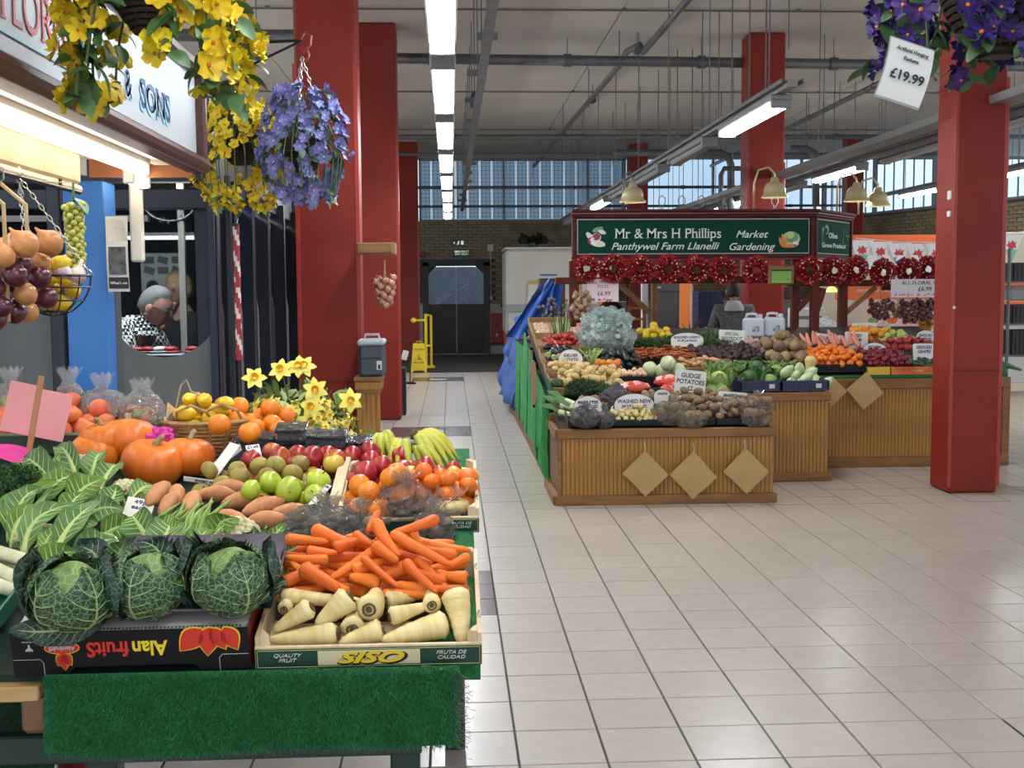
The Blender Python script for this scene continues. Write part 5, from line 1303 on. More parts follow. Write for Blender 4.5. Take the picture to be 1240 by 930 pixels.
# ---------- fruit prototypes
def fruit_mesh(nm,mat,r,sq=.9,dim=.12,n=14,stem=True,bump_=0.,seed=0,asym=0.):
 prof=[];N=9
 for i in range(N+1):
  t=-PI/2+PI*i/N;rr=r*math.cos(t);z=r*sq*math.sin(t)
  z -=math.copysign(dim*r*math.exp(-(rr/(r*.35))**2),z)if i not in ()else 0
  rr *=1+asym*math.sin(t)
  prof.append((max(rr,.0006),z))
 mb=MB();g=random.Random(seed)
 mb.lathe(prof,n,fn=(lambda a,z:1+bump_*math.sin(3*a+seed))if bump_ else None)
 mats=[mat]
 if stem:
  mb.mi=1;z0=prof[-1][1];mb.tube([(0,0,z0-r*.05),(r*.05,0,z0+r*.22),(r*.12,0,z0+r*.38)],r*.045,5);mats=[mat,M('fruit_stalk',(84,66,40),.8)]
 return mb.mesh(nm,mats,True)
ORG=M('orange_skin',(232,136,30),.42,var=.06,bump=(160,.25,'vor',.003),col2=(222,120,20),nscale=8)
CLM=M('clementine_skin',(226,112,24),.4,var=.07,bump=(180,.3,'vor',.003))
GRA=M('green_apple',(176,190,56),.3,var=.06,col2=(158,178,46),nscale=10,spec=.6)
RDA=M('red_apple',(156,30,34),.28,var=.15,col2=(206,142,60),nscale=4,contrast=(.5,.75),spec=.6)
MXA=M('mixed_apple',(190,60,40),.3,var=.12,col2=(210,176,70),nscale=5,contrast=(.42,.6))
RUS=M('russet_pear',(160,146,66),.55,var=.1,col2=(130,110,54),nscale=12)
NEC=M('nectarine_skin',(152,34,44),.3,var=.2,col2=(190,80,60),nscale=5,contrast=(.5,.8))
PEA=M('peach_skin',(226,130,80),.6,var=.08,col2=(192,62,50),nscale=5,contrast=(.45,.7))
YEA=M('yellow_apple',(208,184,80),.35,var=.05,col2=(196,150,60),nscale=5)
me_or=fruit_mesh('orange',ORG,.036,.95,.04,stem=False);me_cl=fruit_mesh('clementine',CLM,.029,.82,.1,stem=False)
me_ga=fruit_mesh('green_apple',GRA,.038,.86,.16,bump_=.02);me_ra=fruit_mesh('red_apple',RDA,.035,.9,.16);me_mx=fruit_mesh('apple',MXA,.033,.88,.14);me_ru=fruit_mesh('russet_apple',RUS,.033,.85,.14)
me_ne=fruit_mesh('red_apple',NEC,.036,.95,.1);me_pe=fruit_mesh('peach',PEA,.036,.95,.06,stem=False,bump_=.03);me_ya=fruit_mesh('yellow_apple',YEA,.034,.9,.12)
def bal(r):return [(0,0,0,r)]
def put(me,name,spots,r,labels,cat,group,base=.0,Tm=ST,seed=1,h=0.):
 """hand-placed round items: (px, py, extra height)"""
 g=random.Random(seed);out=[]
 for i,(px,py,hh)in enumerate(spots):
  m=me if not isinstance(me,(list,tuple))else me[i%len(me)]
  p=q(px,py,hh+r)
  out.append(obj(name,m,None,mat4=MT(p,g.uniform(-.6,.6),g.uniform(-.6,.6),g.uniform(0,6),g.uniform(.94,1.07)),label=labels if isinstance(labels,str)else labels[i%len(labels)],cat=cat,group=group))
 return out
def bin_(me,name,x0,x1,Y0,Y1,n,r,label,cat,group,h0=.0,seed=1,sc_=(.92,1.08),ell=None,tries=24,tilt=.15,heap=.15,zf=None,labels=None,yaw=(0,6.28)):
 pl=pack(n,x0,x1,v(Y0),v(Y1),ell or bal(r*.93),tries,tilt,heap,yaw,seed,zf=zf or (lambda a,b:h0),sc_=sc_)
 return scatter(me if isinstance(me,list)else [me],pl,name,label,cat,group,ST,seed,labels)
# right crate: oranges at the left, clementines at the right, red apples along the back
bin_(me_or,'orange',-.32,-.135,3.38,3.52,10,.036,'large orange in the right-hand crate next to the pale divider','orange','oranges in the right crate',.02,3)
bin_(me_cl,'clementine',-.15,.065,3.43,3.56,26,.027,'small clementine heaped at the right side of the right-hand crate','clementine','clementines in the right crate',.02,4)
bin_(me_ne,'red_apple',-.33,-.06,3.54,3.72,14,.036,'dark glossy red apple at the back of the right-hand crate','apple','dark red apples at the back of the right crate',.02,5)
bin_([me_mx,me_ra,me_ya],'small_apple',-.09,.065,3.58,3.74,16,.03,'small red and yellow apple by the far right corner of the crate','apple','small apples in the far right corner',.02,6,sc_=(.7,.9))
put(me_ya,'yellow_apple',[(498,576,.07)],.034,'yellow apple among the dark red apples above the clementines','apple',None)
put(me_or,'pale_orange',[(481,573,.075)],.034,'pale orange between the yellow apple and the dark red apples','orange',None,seed=2)
# left bins
bin_(me_ga,'green_apple',-.62,-.38,3.45,3.56,9,.038,'bright green apple between the sweet potatoes and the red apples','apple','green apples',.01,7)
bin_(me_ru,'russet_apple',-.80,-.42,3.58,3.72,20,.034,'dull yellow-brown russet apple in the middle of the stall','apple','russet apples',.01,8)
bin_([me_mx,me_ra,me_ra],'red_apple',-.66,-.36,3.68,3.82,17,.034,'red and yellow streaked apple in front of the berry punnets','apple','streaked red apples',.02,9)
bin_(me_ra,'red_apple',-.36,-.1,3.76,3.86,8,.034,'deep red apple in front of the bananas','apple','deep red apples before the bananas',.0,10)
put(me_ya,'yellow_apple',[(404,561,.06)],.034,'yellow apple on top of the streaked red apples','apple',None,seed=3)
def sweet():
 SP=M('sweet_potato',(200,140,94),.65,var=.08,col2=(172,112,72),nscale=14,bump=(30,.4));ms=[]
 for s in range(3):
  g_=random.Random(s);ms.append(MB().lathe([(.0015,-.085),(.01,-.078),(.024,-.055),(.033,-.02),(.034,.015),(.026,.05),(.012,.075),(.0015,.088)],12,R=rotm(0,PI/2,0),fn=lambda a,z:1+.06*math.sin(2*a+s)+.05*math.sin(60*z+s)).mesh('sweet_potato',SP,True))
 L=[((178,612),(205,585),'sweet potato standing on end at the left of its heap'),((212,612),(215,588),'broad upright sweet potato beside the pumpkins'),((225,622),(240,596),'plump sweet potato leaning on the upright ones'),((240,600),(282,597),'sweet potato at the back beside the green apples'),((268,611),(318,600),'long sweet potato in the middle of its heap'),((292,622),(345,606),'long front sweet potato right of the middle'),((335,622),(368,618),'short brown sweet potato at the right end'),((250,628),(300,630),'sweet potato lying low in front of the heap'),((300,632),(345,628),'sweet potato half hidden at the front right'),((196,622),(212,600),'sweet potato behind the runner beans'),((255,592),(300,590),'rearmost sweet potato next to the white price card')]
 for i,(a,b,lb)in enumerate(L):
  A,B=q(a[0],a[1],.06),q(b[0],b[1],.075);c=(A+B)/2;d=B-A;k=min(1.15,max(.75,d.length/.17))
  obj('sweet_potato',ms[i%3],None,mat4=Matrix.Translation(c)@d.to_track_quat('X','Z').to_matrix().to_4x4()@Matrix.Diagonal((k,min(k,1)*1.05,min(k,1)*1.05,1)),label=lb,cat='sweet potato',group='sweet potatoes')
sweet()
def pumpkins():
 PM=M('pumpkin_orange',(224,122,36),.38,var=.05,col2=(206,98,20),nscale=3,bump=(14,.12));SM=M('pumpkin_stalk',(150,134,92),.8)
 for i,(px,py,R,lb,ti,hb)in enumerate(((181,592,.101,'front pumpkin of five, nearest the sweet potatoes',.25,0),(226,579,.088,'pumpkin right of the front one, beside the wicker trug',.1,0),(152,566,.105,'large pumpkin behind the front one, left',.35,.0),(112,574,.085,'leftmost pumpkin touching the cauliflower leaves',-.2,0),(121,556,.08,'rear pumpkin, only its top visible behind the left ones',.1,.04))):
  p=q(px,py,hb);t=thing('pumpkin',lb,'pumpkin',(p.x,p.y+R*.45,p.z+R*.74),(ti*.5,ti,i*1.1))
  N=11
  MB().lathe([(max(.001,R*math.cos(a)**.8 if abs(a)<PI/2 else 0),R*.78*math.sin(a)-math.copysign(.12*R*math.exp(-(math.cos(a)/.4)**2),a))for a in [-PI/2+PI*k/14 for k in range(15)]],66,fn=lambda a,z:1-.045*abs(math.sin(a*N/2))**.5*-1-.045).build('body',PM,t,True)
  MB().tube([(0,0,R*.62),(.003,0,R*.75),(.012,.0,R*.92),(.02,0,R*.95)],[R*.16,R*.1,R*.09,R*.11],8).build('stalk',SM,t,True)
pumpkins()
CELLO=clear('cellophane',(235,238,240),.25,.08,haze=.17,hazecol=(225,228,230),bump=(22,1.))
CELLOH=clear('cellophane_bag',(235,232,228),.2,.1,haze=.07,hazecol=(235,232,228),bump=(40,1.))
def crumple(c,r,seed,k=.2,n=34,m=22):
 def fn(d):return 1+k*mnoise.noise(d*2.2+Vector((seed,0,0)))+k*.9*abs(mnoise.noise(d*5+Vector((seed,3,0))))+k*.7*mnoise.noise(d*12+Vector((0,seed,0)))
 return MB().ball(c,r,n,m,fn=fn)
def bag(label,p,r,items,rit,seed,cat='bag',name='produce_bag',film=None,item='mushroom',neck=True):
 t=thing(name,label,cat,p);g=random.Random(seed)
 pl=pack(16,-r[0]*.8,r[0]*.8,-r[1]*.75,r[1]*.75,bal(rit),16,.5,.5,seed=seed,zf=lambda a,b:-r[2]*.8)
 for (x,y,z,R,k)in pl:obj(item,g.choice(items),t,mat4=Matrix.Translation((x,y,min(z,r[2]*.6)))@R.to_4x4()@Matrix.Diagonal((k,k,k,1)))
 fm=crumple((0,0,0),r,seed)
 fm.build('film',film or CELLOH,t)
 if neck:
  mb=MB()
  for k in range(3):mb.grid(lambda u,w_,k=k:Vector((r[0]*.1*k+.02*(u-.5)+.05*w_*math.sin(k*2+u*2),-.01+.03*w_*math.cos(u*5+k),r[2]*.8+.05*w_+.012*math.sin(9*u+k*2)*w_)),7,5)
  mb.build('gathered_neck',film or CELLOH,t)
 return t
MSH=M('mushroom_brown',(104,88,76),.6,var=.25);me_ms=MB().lathe([(.001,.012),(.012,.010),(.02,.0),(.019,-.006),(.009,-.007),(.008,-.018),(.001,-.019)][::-1],10).mesh('mushroom',MSH,True)
bag('crumpled clear bag of dark mushrooms at the left of the carrots',q(388,636,.055),(.11,.075,.055),[me_ms],.018,3)
bag('tall crumpled clear bag of dark mushrooms behind the carrots',q(490,612,.065),(.085,.07,.068),[me_ms],.018,5)
bag('small crumpled bag of mushrooms in the middle, low',q(435,640,.04),(.07,.06,.045),[me_ms],.018,7)
bag('dark mushroom bag behind the right end of the carrots',q(525,640,.04),(.06,.05,.05),[me_ms],.018,9)
PTN=M('new_potato',(206,186,134),.6,var=.06);me_np=fruit_mesh('potato',PTN,.022,.8,0,stem=False)
bag('small clear bag of pale new potatoes in the right crate',q(546,622,.03),(.06,.045,.038),[me_np],.022,11,film=clear('poly_thin',(240,240,238),.1,.1,haze=.12,hazecol=(230,225,215),bump=(18,.8)),item='potato')
dk=M('aubergine',(34,26,38),.25);ml=MB().ball((0,0,0),(.026,.02,.018),10,7).mesh('avocado',M('avocado',(46,50,34),.5,var=.2),True)
for k,(a,b)in enumerate(((418,606),(432,612),(425,620),(446,604),(555,606),(565,610),(560,618))):obj('avocado',ml,None,mat4=MT(q(a,b,.03),.3*k,.4,k*1.3),label='dark avocado in front of the oranges' if k<4 else 'dark avocado beside the bag of new potatoes',cat='avocado',group='avocados left of the mushroom bag' if k<4 else 'avocados at the right rim')
# ---------- price cards lying about
CARD=M('price_card_white',(214,212,206),.35);INKB=M('marker_blue',(44,50,110),.6)
def pcard(A,B,C,label,lines=(),name='price_card',ink=INKB,edge=None,size=.02):
 """card through three corners: A bottom left, B bottom right, C top left"""
 A,B,C=Vector(A),Vector(B),Vector(C);x=(B-A);w=x.length;x.normalize();y=C-A;y -=x*y.dot(x);h=y.length;y.normalize();z=x.cross(y)
 t=thing(name,label,'price card');t.matrix_world=basis(x,y,z,(A+B+C+(B-A)+(C-A)+A*0)/3 if False else (A+B)/2+y*h/2)
 MB().box((0,0,0),(w,h,.002),b=.0008).build('card',CARD,t)
 if edge:MB().box((0,0,-.003),(w+.006,h+.006,.002)).build('holder',edge,t)
 for i,s in enumerate(lines):text('lettering',s,size,ink,t,Matrix.Translation((0,h/2-size*.95*(i+.8),.0014)),bold=.0005,ext=.0004)
 return t
pcard(q(147,625,.05),q(181,631,.03),q(139,598,.09),'small white price card stuck between the cauliflowers',('49p','each'),size=.024)
pcard(q(262,578,.07),q(250,574,.07),q(218,517,.15),'long narrow white card leaning by the wicker trug',('PUMPKINS',),size=.011)
pcard(q(222,582,.08),q(293,592,.05),q(226,577,.095),'narrow white card lying in front of the russet apples',('SWEET POTATOES',),size=.013)
pcard(q(302,562,.08),q(319,560,.08),q(293,540,.12),'white card standing before the berry punnets',('£1.49','lb'),size=.016)
pcard(q(372,612,.09),q(379,614,.09),q(360,577,.13),'thin white card stuck in the green apples',('39p',),size=.012)
MB().box((-.345,v(3.6),.045),(.035,.34,.09),b=.003).xf(ST).build('wooden_divider',PINEX,label='pale stamped pine board between the apples and the oranges',cat='board')
pcard(q(262,568,.05),q(293,545,.07),q(258,562,.07),'acrylic strip price holder beside the russet apples',(),edge=M('acrylic',(160,165,168),.2))
# ---------- punnets
def punnets():
 BB=M('blueberry',(34,38,62),.5);RBr=M('strawberry',(168,34,44),.4);CM=clear('punnet_plastic',(225,232,236),.3,.06,haze=.1,hazecol=(210,215,220));LID=clear('punnet_lid',(200,208,214),.35,.08,haze=.25,hazecol=(90,95,100),bump=(30,.5))
 def one(px,py,h,label,berry,w=.1,lab=True,yaw=0.):
  p=q(px,py,h);t=thing('berry_punnet',label,'punnet',p,(TH,0,yaw));mb=MB();g=random.Random(int(px*3+py))
  for k in range(48):mb.ball((g.uniform(-.042,.042)*w/.1,g.uniform(-.035,.035),.008+g.uniform(0,.024)),.0085,6,4)
  mb.build('berries',berry,t,True,kind='stuff')
  MB().box((0,0,.017),(w,.085,.034),b=.006).build('box',CM,t);MB().box((0,0,.039),(w+.006,.09,.008),b=.003).build('lid',LID,t)
  MB().box((0,0,.034),(w+.008,.094,.0025)).build('lip',LID,t)
 L=[(318,556,.03,'punnet of blueberries at the left end of the front row'),(352,552,.03,'punnet of blueberries, second in the front row'),(388,550,.03,'punnet of blueberries, third in the front row'),(302,545,.045,'punnet of blueberries below the oranges'),(335,540,.055,'punnet of blueberries in the middle layer, left'),(370,537,.06,'punnet of blueberries in the middle layer by the flowers'),(354,530,.10,'topmost punnet of blueberries on the stack'),(402,538,.06,'punnet of blueberries in front of the flower arrangement')]
 for a in L:one(a[0],a[1],a[2],a[3],BB)
 for k,(a,b)in enumerate(((424,545),(448,545))):one(a,b,.02,'punnet of strawberries, %s of the two beside the bananas'%['left','right'][k],RBr)
 m=MB().box((0,0,0),(.52,.3,.006));p=q(385,553,.012);t=m.build('pink_mat',M('magenta_foil',(216,66,150),.4),loc=p,rot=(TH,0,0),label='bright pink sheet under the berry punnets',cat='sheet')
punnets()
def bananas():
 BN=M('banana_skin',(206,190,64),.45,col2=(170,176,62),nscale=6,var=.06);BC=M('banana_crown',(84,74,44),.8)
 def bunch(crown,tips,label,r=.014):
  c=q(*crown);t=thing('banana_bunch',label,'bananas',c)
  for i,tp in enumerate(tips):
   T_=q(*tp)-c;up=Vector((0,0,.035+.004*i));side=Vector((0,-.01*(i%2),0))
   pts=[]
   for k in range(9):
    u=k/8;pts.append(T_*u+(up+side)*math.sin(PI*u)*(.9)+Vector((0,0,-.02*u*u)))
   MB().tube(pts,[r*.35,r*.5,r*.95,r*1.1,r*1.15,r*1.1,r*.9,r*.5,r*.25],6).build('banana',BN,t,True)
   MB().ball(pts[-1],r*.3,6,4).build('tip',BC,t)
  MB().tube([(0,0,-.008),(0,0,.012),(.004,0,.024)],[.013,.012,.009],8).build('crown',BC,t,True)
 bunch((461,530,.09),[(452,552,.05),(462,556,.05),(474,555,.05),(482,550,.05)],'left banana bunch with its stem pointing up')
 bunch((489,538,.08),[(462,553,.045),(470,562,.045),(480,566,.045),(496,566,.045)],'middle banana bunch with its stem leaning right')
 bunch((501,529,.1),[(520,565,.04),(533,563,.04),(545,560,.04),(553,556,.04),(556,550,.05)],'right banana bunch with fingers stretching to the crate corner')
 bunch((500,545,.07),[(510,566,.03),(528,568,.03),(540,568,.03)],'low banana bunch under the right one',.013)
bananas()
bin_(me_or,'orange',-.86,-.58,4.10,4.30,13,.038,'orange in the heap between the flower arrangement and the wicker trug','orange','oranges behind the berry punnets',.03,21,sc_=(.95,1.1))
put(me_or,'orange',[(302,524,.075)],.042,'large orange on top of the heap beside the flowers','orange',None,seed=5)
# ---------- wicker trug with lemons
WK=M('basket_wicker',(176,142,90),.7,col2=(140,106,62),nscale=40)
def trug():
 p=q(243,555,.01);t=thing('wicker_trug','pale wicker trug with two hoop handles holding lemons','basket',(p.x,p.y+.1,p.z))
 R=.125;mb=MB()
 for k in range(9):
  u=k/8;rr=R*(.62+.38*u);mb.tube([(rr*1.1*math.cos(2*PI*j/32)+.003*(-1)**(j+k),rr*.8*math.sin(2*PI*j/32),.11*u+.005)for j in range(32)],.0068,5,closed=True)
 mb.build('weave',WK,t);MB().box((0,0,.005),(R*1.2,R*.9,.01)).build('base',WK,t)
 for k in range(6):a=PI+PI*(k+.5)/6;MB().tube([(R*.68*math.cos(a),R*.5*math.sin(a),0),(R*1.12*math.cos(a),R*.83*math.sin(a),.115)],.006,5).build('stake',WK,t)
 MB().tube([(R*1.12*math.cos(2*PI*j/28),R*.82*math.sin(2*PI*j/28),.118)for j in range(28)],.009,6,closed=True).build('rim',WK,t)
 for x,y in ((-.03,-.09),(.07,-.06)):MB().tube([(x-.06,y*.3-.02,.118),(x-.05,y-.0,.16),(x,y,.18),(x+.05,y,.16),(x+.06,y*.3,.118)],.005,6).build('handle',WK,t)
 pl=pack(14,-.1,.1,-.07,.07,[(-.014,0,0,.025),(.014,0,0,.025)],30,.3,.2,seed=2,zf=lambda a,b:.06)
 scatter([lemon()],pl,'lemon','yellow lemon in the pale wicker trug','lemon','lemons in the wicker trug',Matrix.Translation(t.location))
 put(me_or,'orange',[(266,514,.13)],.038,'orange at the back of the wicker trug behind its handle','orange',None,seed=8)
 o=thing('paper_wrap','crumpled brown paper tucked in the wicker trug','paper',t.location+Vector((-.09,.03,.12)))
 MB().grid(lambda u,w:Vector((-.05+.12*u,.05*w-.02,.05*w+.03*math.sin(6*u+3*w)+.02*u)),9,7).build('paper',M('kraft_tan',(184,154,108),.8),o)
 MB().tube([(-.02,0,.04),(.0,0,.12),(.02,0,.14),(.035,0,.10),(.06,0,.09),(.07,0,.04)],.003,5).build('cord',M('twine',(190,166,120),.9),o)
trug()
# ---------- cellophane-wrapped gift baskets, tray of peaches, pink sign
def gift(px,py,label,seed,r=(.12,.1,.10),tint=None):
 p=q(px,py,.02);t=thing('gift_basket',label,'gift basket',(p.x,p.y+.05,p.z),scale=.72);g=random.Random(seed)
 mb=MB()
 for k in range(5):mb.tube([((.07+.008*k)*math.cos(2*PI*j/24),(.06+.007*k)*math.sin(2*PI*j/24),.008+.014*k)for j in range(24)],.0075,5,closed=True)
 mb.box((0,0,.004),(.12,.1,.008)).build('basket',WK,t)
 MB().tube([(-.09,0,.07),(-.075,0,.15),(0,0,.19),(.075,0,.15),(.09,0,.07)],.005,6).build('handle',WK,t)
 for k in range(8):
  a=k*.9;m=[me_ya,me_ga,me_pe,me_mx][k%4];obj('fruit',m,t,mat4=MT((.045*math.cos(a),.04*math.sin(a),.085+.02*(k%2)),.4*k,.2,k,.85))
 cr=crumple((0,0,.10),r,seed,.22,30,20);cr.build('cellophane',CELLO,t)
 mb=MB()
 for k in range(5):mb.grid(lambda u,w,k=k:Vector(((u-.5)*.05+.05*w*math.cos(k*1.3),.04*w*math.sin(k*1.3),.19+.09*w+.01*math.sin(u*9+k))),6,6)
 mb.build('gathered_top',CELLO,t)
 mb=MB()
 for k in range(24):
  d=Vector((g.uniform(-1,1),g.uniform(-1,-.2),g.uniform(-.3,1))).normalized();c=Vector((d.x*r[0],d.y*r[1],.1+d.z*r[2]))*1.02;s=.004;mb.add([c+Vector((-s,0,-s)),c+Vector((s,0,-s)),c+Vector((0,0,s*1.3))],[(0,1,2)])
 mb.build('printed_dot',M('dot_red',(160,40,60),.6),t,kind='stuff')
 return t
gift(120,520,'gift basket in clear printed cellophane behind the pumpkins',2,(.125,.09,.09))
gift(168,528,'gift basket in cellophane beside the blue post, right',4,(.105,.09,.12))
gift(80,512,'gift basket with a pale hoop handle left of the blue post',6,(.075,.07,.10))
gift(8,512,'straw gift basket at the left edge behind the peaches',8,(.09,.07,.1))
MG=M('magenta_tissue',(196,52,150),.6)
p=q(192,545,.05);t=thing('tissue_paper','bunch of magenta tissue paper between pumpkins and trug','paper',p)
crumple((0,0,.03),(.055,.04,.04),5,.5,18,12).build('tissue',MG,t)
def peach_tray():
 p=q(40,532,.0);t=thing('produce_tray','long grey-green tray of peaches at the left rear','tray');t.matrix_world=ST @Matrix.Translation((-1.42,v(4.10),.0));GT=M('tray_grey_green',(70,84,72),.5)
 MB().box((0,0,.03),(.66,.012,.07),b=.004).build('front_wall',GT,t);MB().box((0,.34,.03),(.66,.012,.07),b=.004).build('back_wall',GT,t);MB().box((.33,.17,.03),(.012,.34,.07),b=.004).build('end_wall',GT,t);MB().box((0,.17,.004),(.66,.34,.008)).build('base',GT,t)
 MB().tube([(-.33,-.006,.067),(.33,-.006,.067)],.007,6).build('rim',M('tray_rim',(108,124,108),.4),t)
 bin_(me_pe,'peach',-1.72,-1.11,4.14,4.40,34,.036,'orange-red peach in the grey-green tray at the left rear','peach','peaches in the left rear tray',.02,31)
 s=q(38,532,.07);PK=M('pink_card',(222,150,150),.6)
 a=thing('pink_sign','two pink blank cards on a wooden stake above the peaches','sign',s,(-.12,.16,.0))
 MB().box((-.055,0,.10),(.10,.003,.175),rotm(0,.06,0),b=.001).build('card',PK,a);MB().box((.058,-.002,.09),(.105,.003,.165),rotm(0,.06,0),b=.001).build('card',PK,a)
 MB().box((0,-.003,.05),(.02,.008,.34),b=.002).build('stake',M('stake_wood',(168,120,84),.7),a)
peach_tray()
p=q(10,555,.03);t=thing('pink_foil','bright pink folded sheet above the dark kale at the left edge','sheet',p)
MB().grid(lambda u,w:Vector((-.16+.30*u,-.09+.16*w,.025*math.sin(PI*u)+.006*math.sin(18*w+4*u)-.05*u*u+.02*w)),16,16).build('sheet',M('magenta_foil',(216,66,150),.4),t,True)
# ---------- flower arrangement by the pillar
def arrangement():
 p=at(365,545,4.72);t=thing('flower_arrangement','bushy pot of artificial yellow daffodils beside the red pillar','flowers',p);g=random.Random(14)
 DY=M('daffodil_petal',(228,210,76),.6,var=.1,col2=(238,226,120),nscale=20);DC=M('daffodil_trumpet',(222,170,30),.6)
 def daff(r,nm='flower'):
  mb=MB()
  for k in range(6):
   a0=2*PI*k/6
   mb.mi=0;mb.grid(lambda u,w,a0=a0:Vector((r*u*math.cos(a0)-(2*w-1)*r*.3*math.sin(PI*min(1,u*.9+.08))*math.sin(a0),r*u*math.sin(a0)+(2*w-1)*r*.3*math.sin(PI*min(1,u*.9+.08))*math.cos(a0),r*.12*math.sin(3*u))),5,3)
  mb.mi=1;mb.lathe([(r*.12,0),(r*.2,r*.2),(r*.3,r*.4)],10)
  return mb.mesh(nm,[DY,DC],True)
 big,mid,sm=daff(.052),daff(.034),daff(.024)
 MB().lathe([(.06,-.12),(.085,0),(.09,.03),(.08,.03)],16,cap=True).build('pot',M('pot_dark',(40,36,34),.6),t,True)
 lf=leaf_mesh('leaf',.06,.018,M('bush_leaf',(98,124,56),.5,var=.3),.2);lf2=leaf_mesh('leaf',.045,.02,M('bush_leaf_pale',(150,160,110),.5,var=.2),.2)
 stems=MB()
 for k in range(420):
  a=g.uniform(0,2*PI);z=g.uniform(.0,1);rr=.25*math.sqrt(max(.05,1-(z-.35)**2*1.6))*g.uniform(.35,1.02)
  c=Vector((rr*math.cos(a),rr*math.sin(a)*.75,.02+.21*z))
  obj('leaf',g.choice([lf,lf,lf2]),t,mat4=MT(c,g.uniform(-1,1),g.uniform(-1.4,.2),g.uniform(-PI,PI),g.uniform(.8,1.4)))
  if k%6==0:stems.tube([(0,0,0),c*.6+Vector((0,0,.02)),c],.002,4)
 for k in range(150):
  a=g.uniform(PI,2*PI)if k%4 else g.uniform(0,PI);z=g.random();rr=.24*math.sqrt(max(.05,1-(z-.35)**2*1.6))*g.uniform(.8,1.05)
  c=Vector((rr*math.cos(a),rr*math.sin(a)*.75-.02,.0+.21*z));d=Vector((math.cos(a)*.7,math.sin(a),.35+g.uniform(-.3,.3)))
  obj('flower',g.choice([mid,sm,sm]),t,mat4=Matrix.Translation(c)@align_z(d,g.random()*6).to_4x4())
 for (px,py)in ((340,448),(362,444),(308,458),(368,444),(382,472),(378,492),(424,485),(376,510),(352,505)):
  c=at(px,py,4.56 if py>465 else 4.68)-p;up=.6 if py<460 else .15
  obj('flower',big,t,mat4=Matrix.Translation(c)@align_z((g.uniform(-.3,.3),-1,up),g.random()*6).to_4x4());stems.tube([(0,0,.02),(c.x*.6,c.y*.4,c.z*.6),c+Vector((0,.01,0))],.0035,5)
 stems.build('stem',STEM,t,kind='stuff')
 st=thing('plinth','dark plinth behind the stall carrying the daffodil pot','stand',(p.x,4.72,0));z=p.z-.12
 MB().box((0,0,z-.02),(.34,.3,.04),b=.005).build('top',GDK,st)
 for s in (-1,1):
  for u in (-1,1):MB().box((s*.13,u*.11,(z-.04)/2),(.04,.04,z-.04)).build('leg',GDK,st)
arrangement()
# ================================================================== THE FARM STALL (island)
IY,IZ,IS=8.42,.56,.17;ITH=math.atan(IS)
def iq(px,py,h=0.):return onplane(px,py,IY,IZ,IS,h)
def iz(Y):return IZ+IS*(Y-IY)
IT_=lambda x,y,h=0.:Matrix.Translation((x,y,iz(y)+h))@rotm(ITH,0,0).to_4x4()
OAK=M('stained_pine',(172,122,56),.5,var=.03,col2=(150,102,44),nscale=7,stretch=(6,6,.6));OAKD=M('stained_pine_trim',(142,98,50),.5,col2=(116,76,34),nscale=5,stretch=(.6,4,4))
DKW=M('mahogany_post',(98,38,26),.6,spec=.25,col2=(76,28,20),nscale=4,stretch=(3,3,.5));INNER=M('counter_inside',(50,36,26),.8)
NAVC=M('crate_navy',(32,42,78),.45);BLKC=M('crate_black',(26,27,32),.5)
def counter(label,x0,x1,y0,y1,z,rail=.07,plinth=.07,left_side=False,end_post=False):
 t=thing('display_counter',label,'counter',((x0+x1)/2,y0,0));w=(x1-x0);hw=w/2;dp=y1-y0
 MB().box((0,dp/2+.02,z/2-.01),(w-.02,dp-.04,z-.03)).build('body',INNER if not left_side else M('side_board',(120,88,58),.6),t)
 MB().box((0,.0,z-rail/2),(w+.02,.045,rail),b=.006).build('top_rail',OAKD,t);MB().box((0,-.006,plinth/2),(w+.04,.055,plinth),b=.006).build('plinth',OAKD,t)
 MB().box((0,.03,(z)/2),(w-.005,.012,z-.08)).build('groove_backing',M('groove_dark',(122,82,38),.8),t)
 n=int(w/.031);pw=w/n;ph=z-rail-plinth
 me=MB().box((0,0,0),(pw-.0025,.012,ph+.01),b=.0018).mesh('plank',OAK)
 for k in range(n):obj('plank',me,t,loc=(-hw+(k+.5)*pw,.018,plinth+ph/2))
 for s in (-1,1):
  if s<0 or end_post:MB().box((s*(hw-.012),.004,z/2),(.03 if not end_post or s<0 else .07,.04,z),b=.004).build('corner_post',OAKD,t)
 if left_side:
  MB().box((-hw-.012,dp/2,plinth/2),(.045,dp,plinth),b=.005).build('plinth',OAKD,t);MB().box((-hw-.004,dp/2,z-rail/2),(.03,dp,rail),b=.005).build('top_rail',OAKD,t)
 return t
counter('low pine boarded counter at the front of the farm stall with three paper squares',.775,2.385,8.42,9.25,.563,left_side=True)
counter('middle pine boarded counter stepping back to the right of the low one',2.40,3.09,9.31,10.2,.735)
counter('long rear pine boarded counter running behind the red pillar',3.10,4.92,9.99,10.9,.785,rail=.09,plinth=.09,end_post=True)
mb=MB().box((3.99,10.05,.800),(1.86,.12,.025),b=.004);mb.build('counter_mat',TURF,label='thin green turf edging along the top of the rear counter',cat='artificial turf')
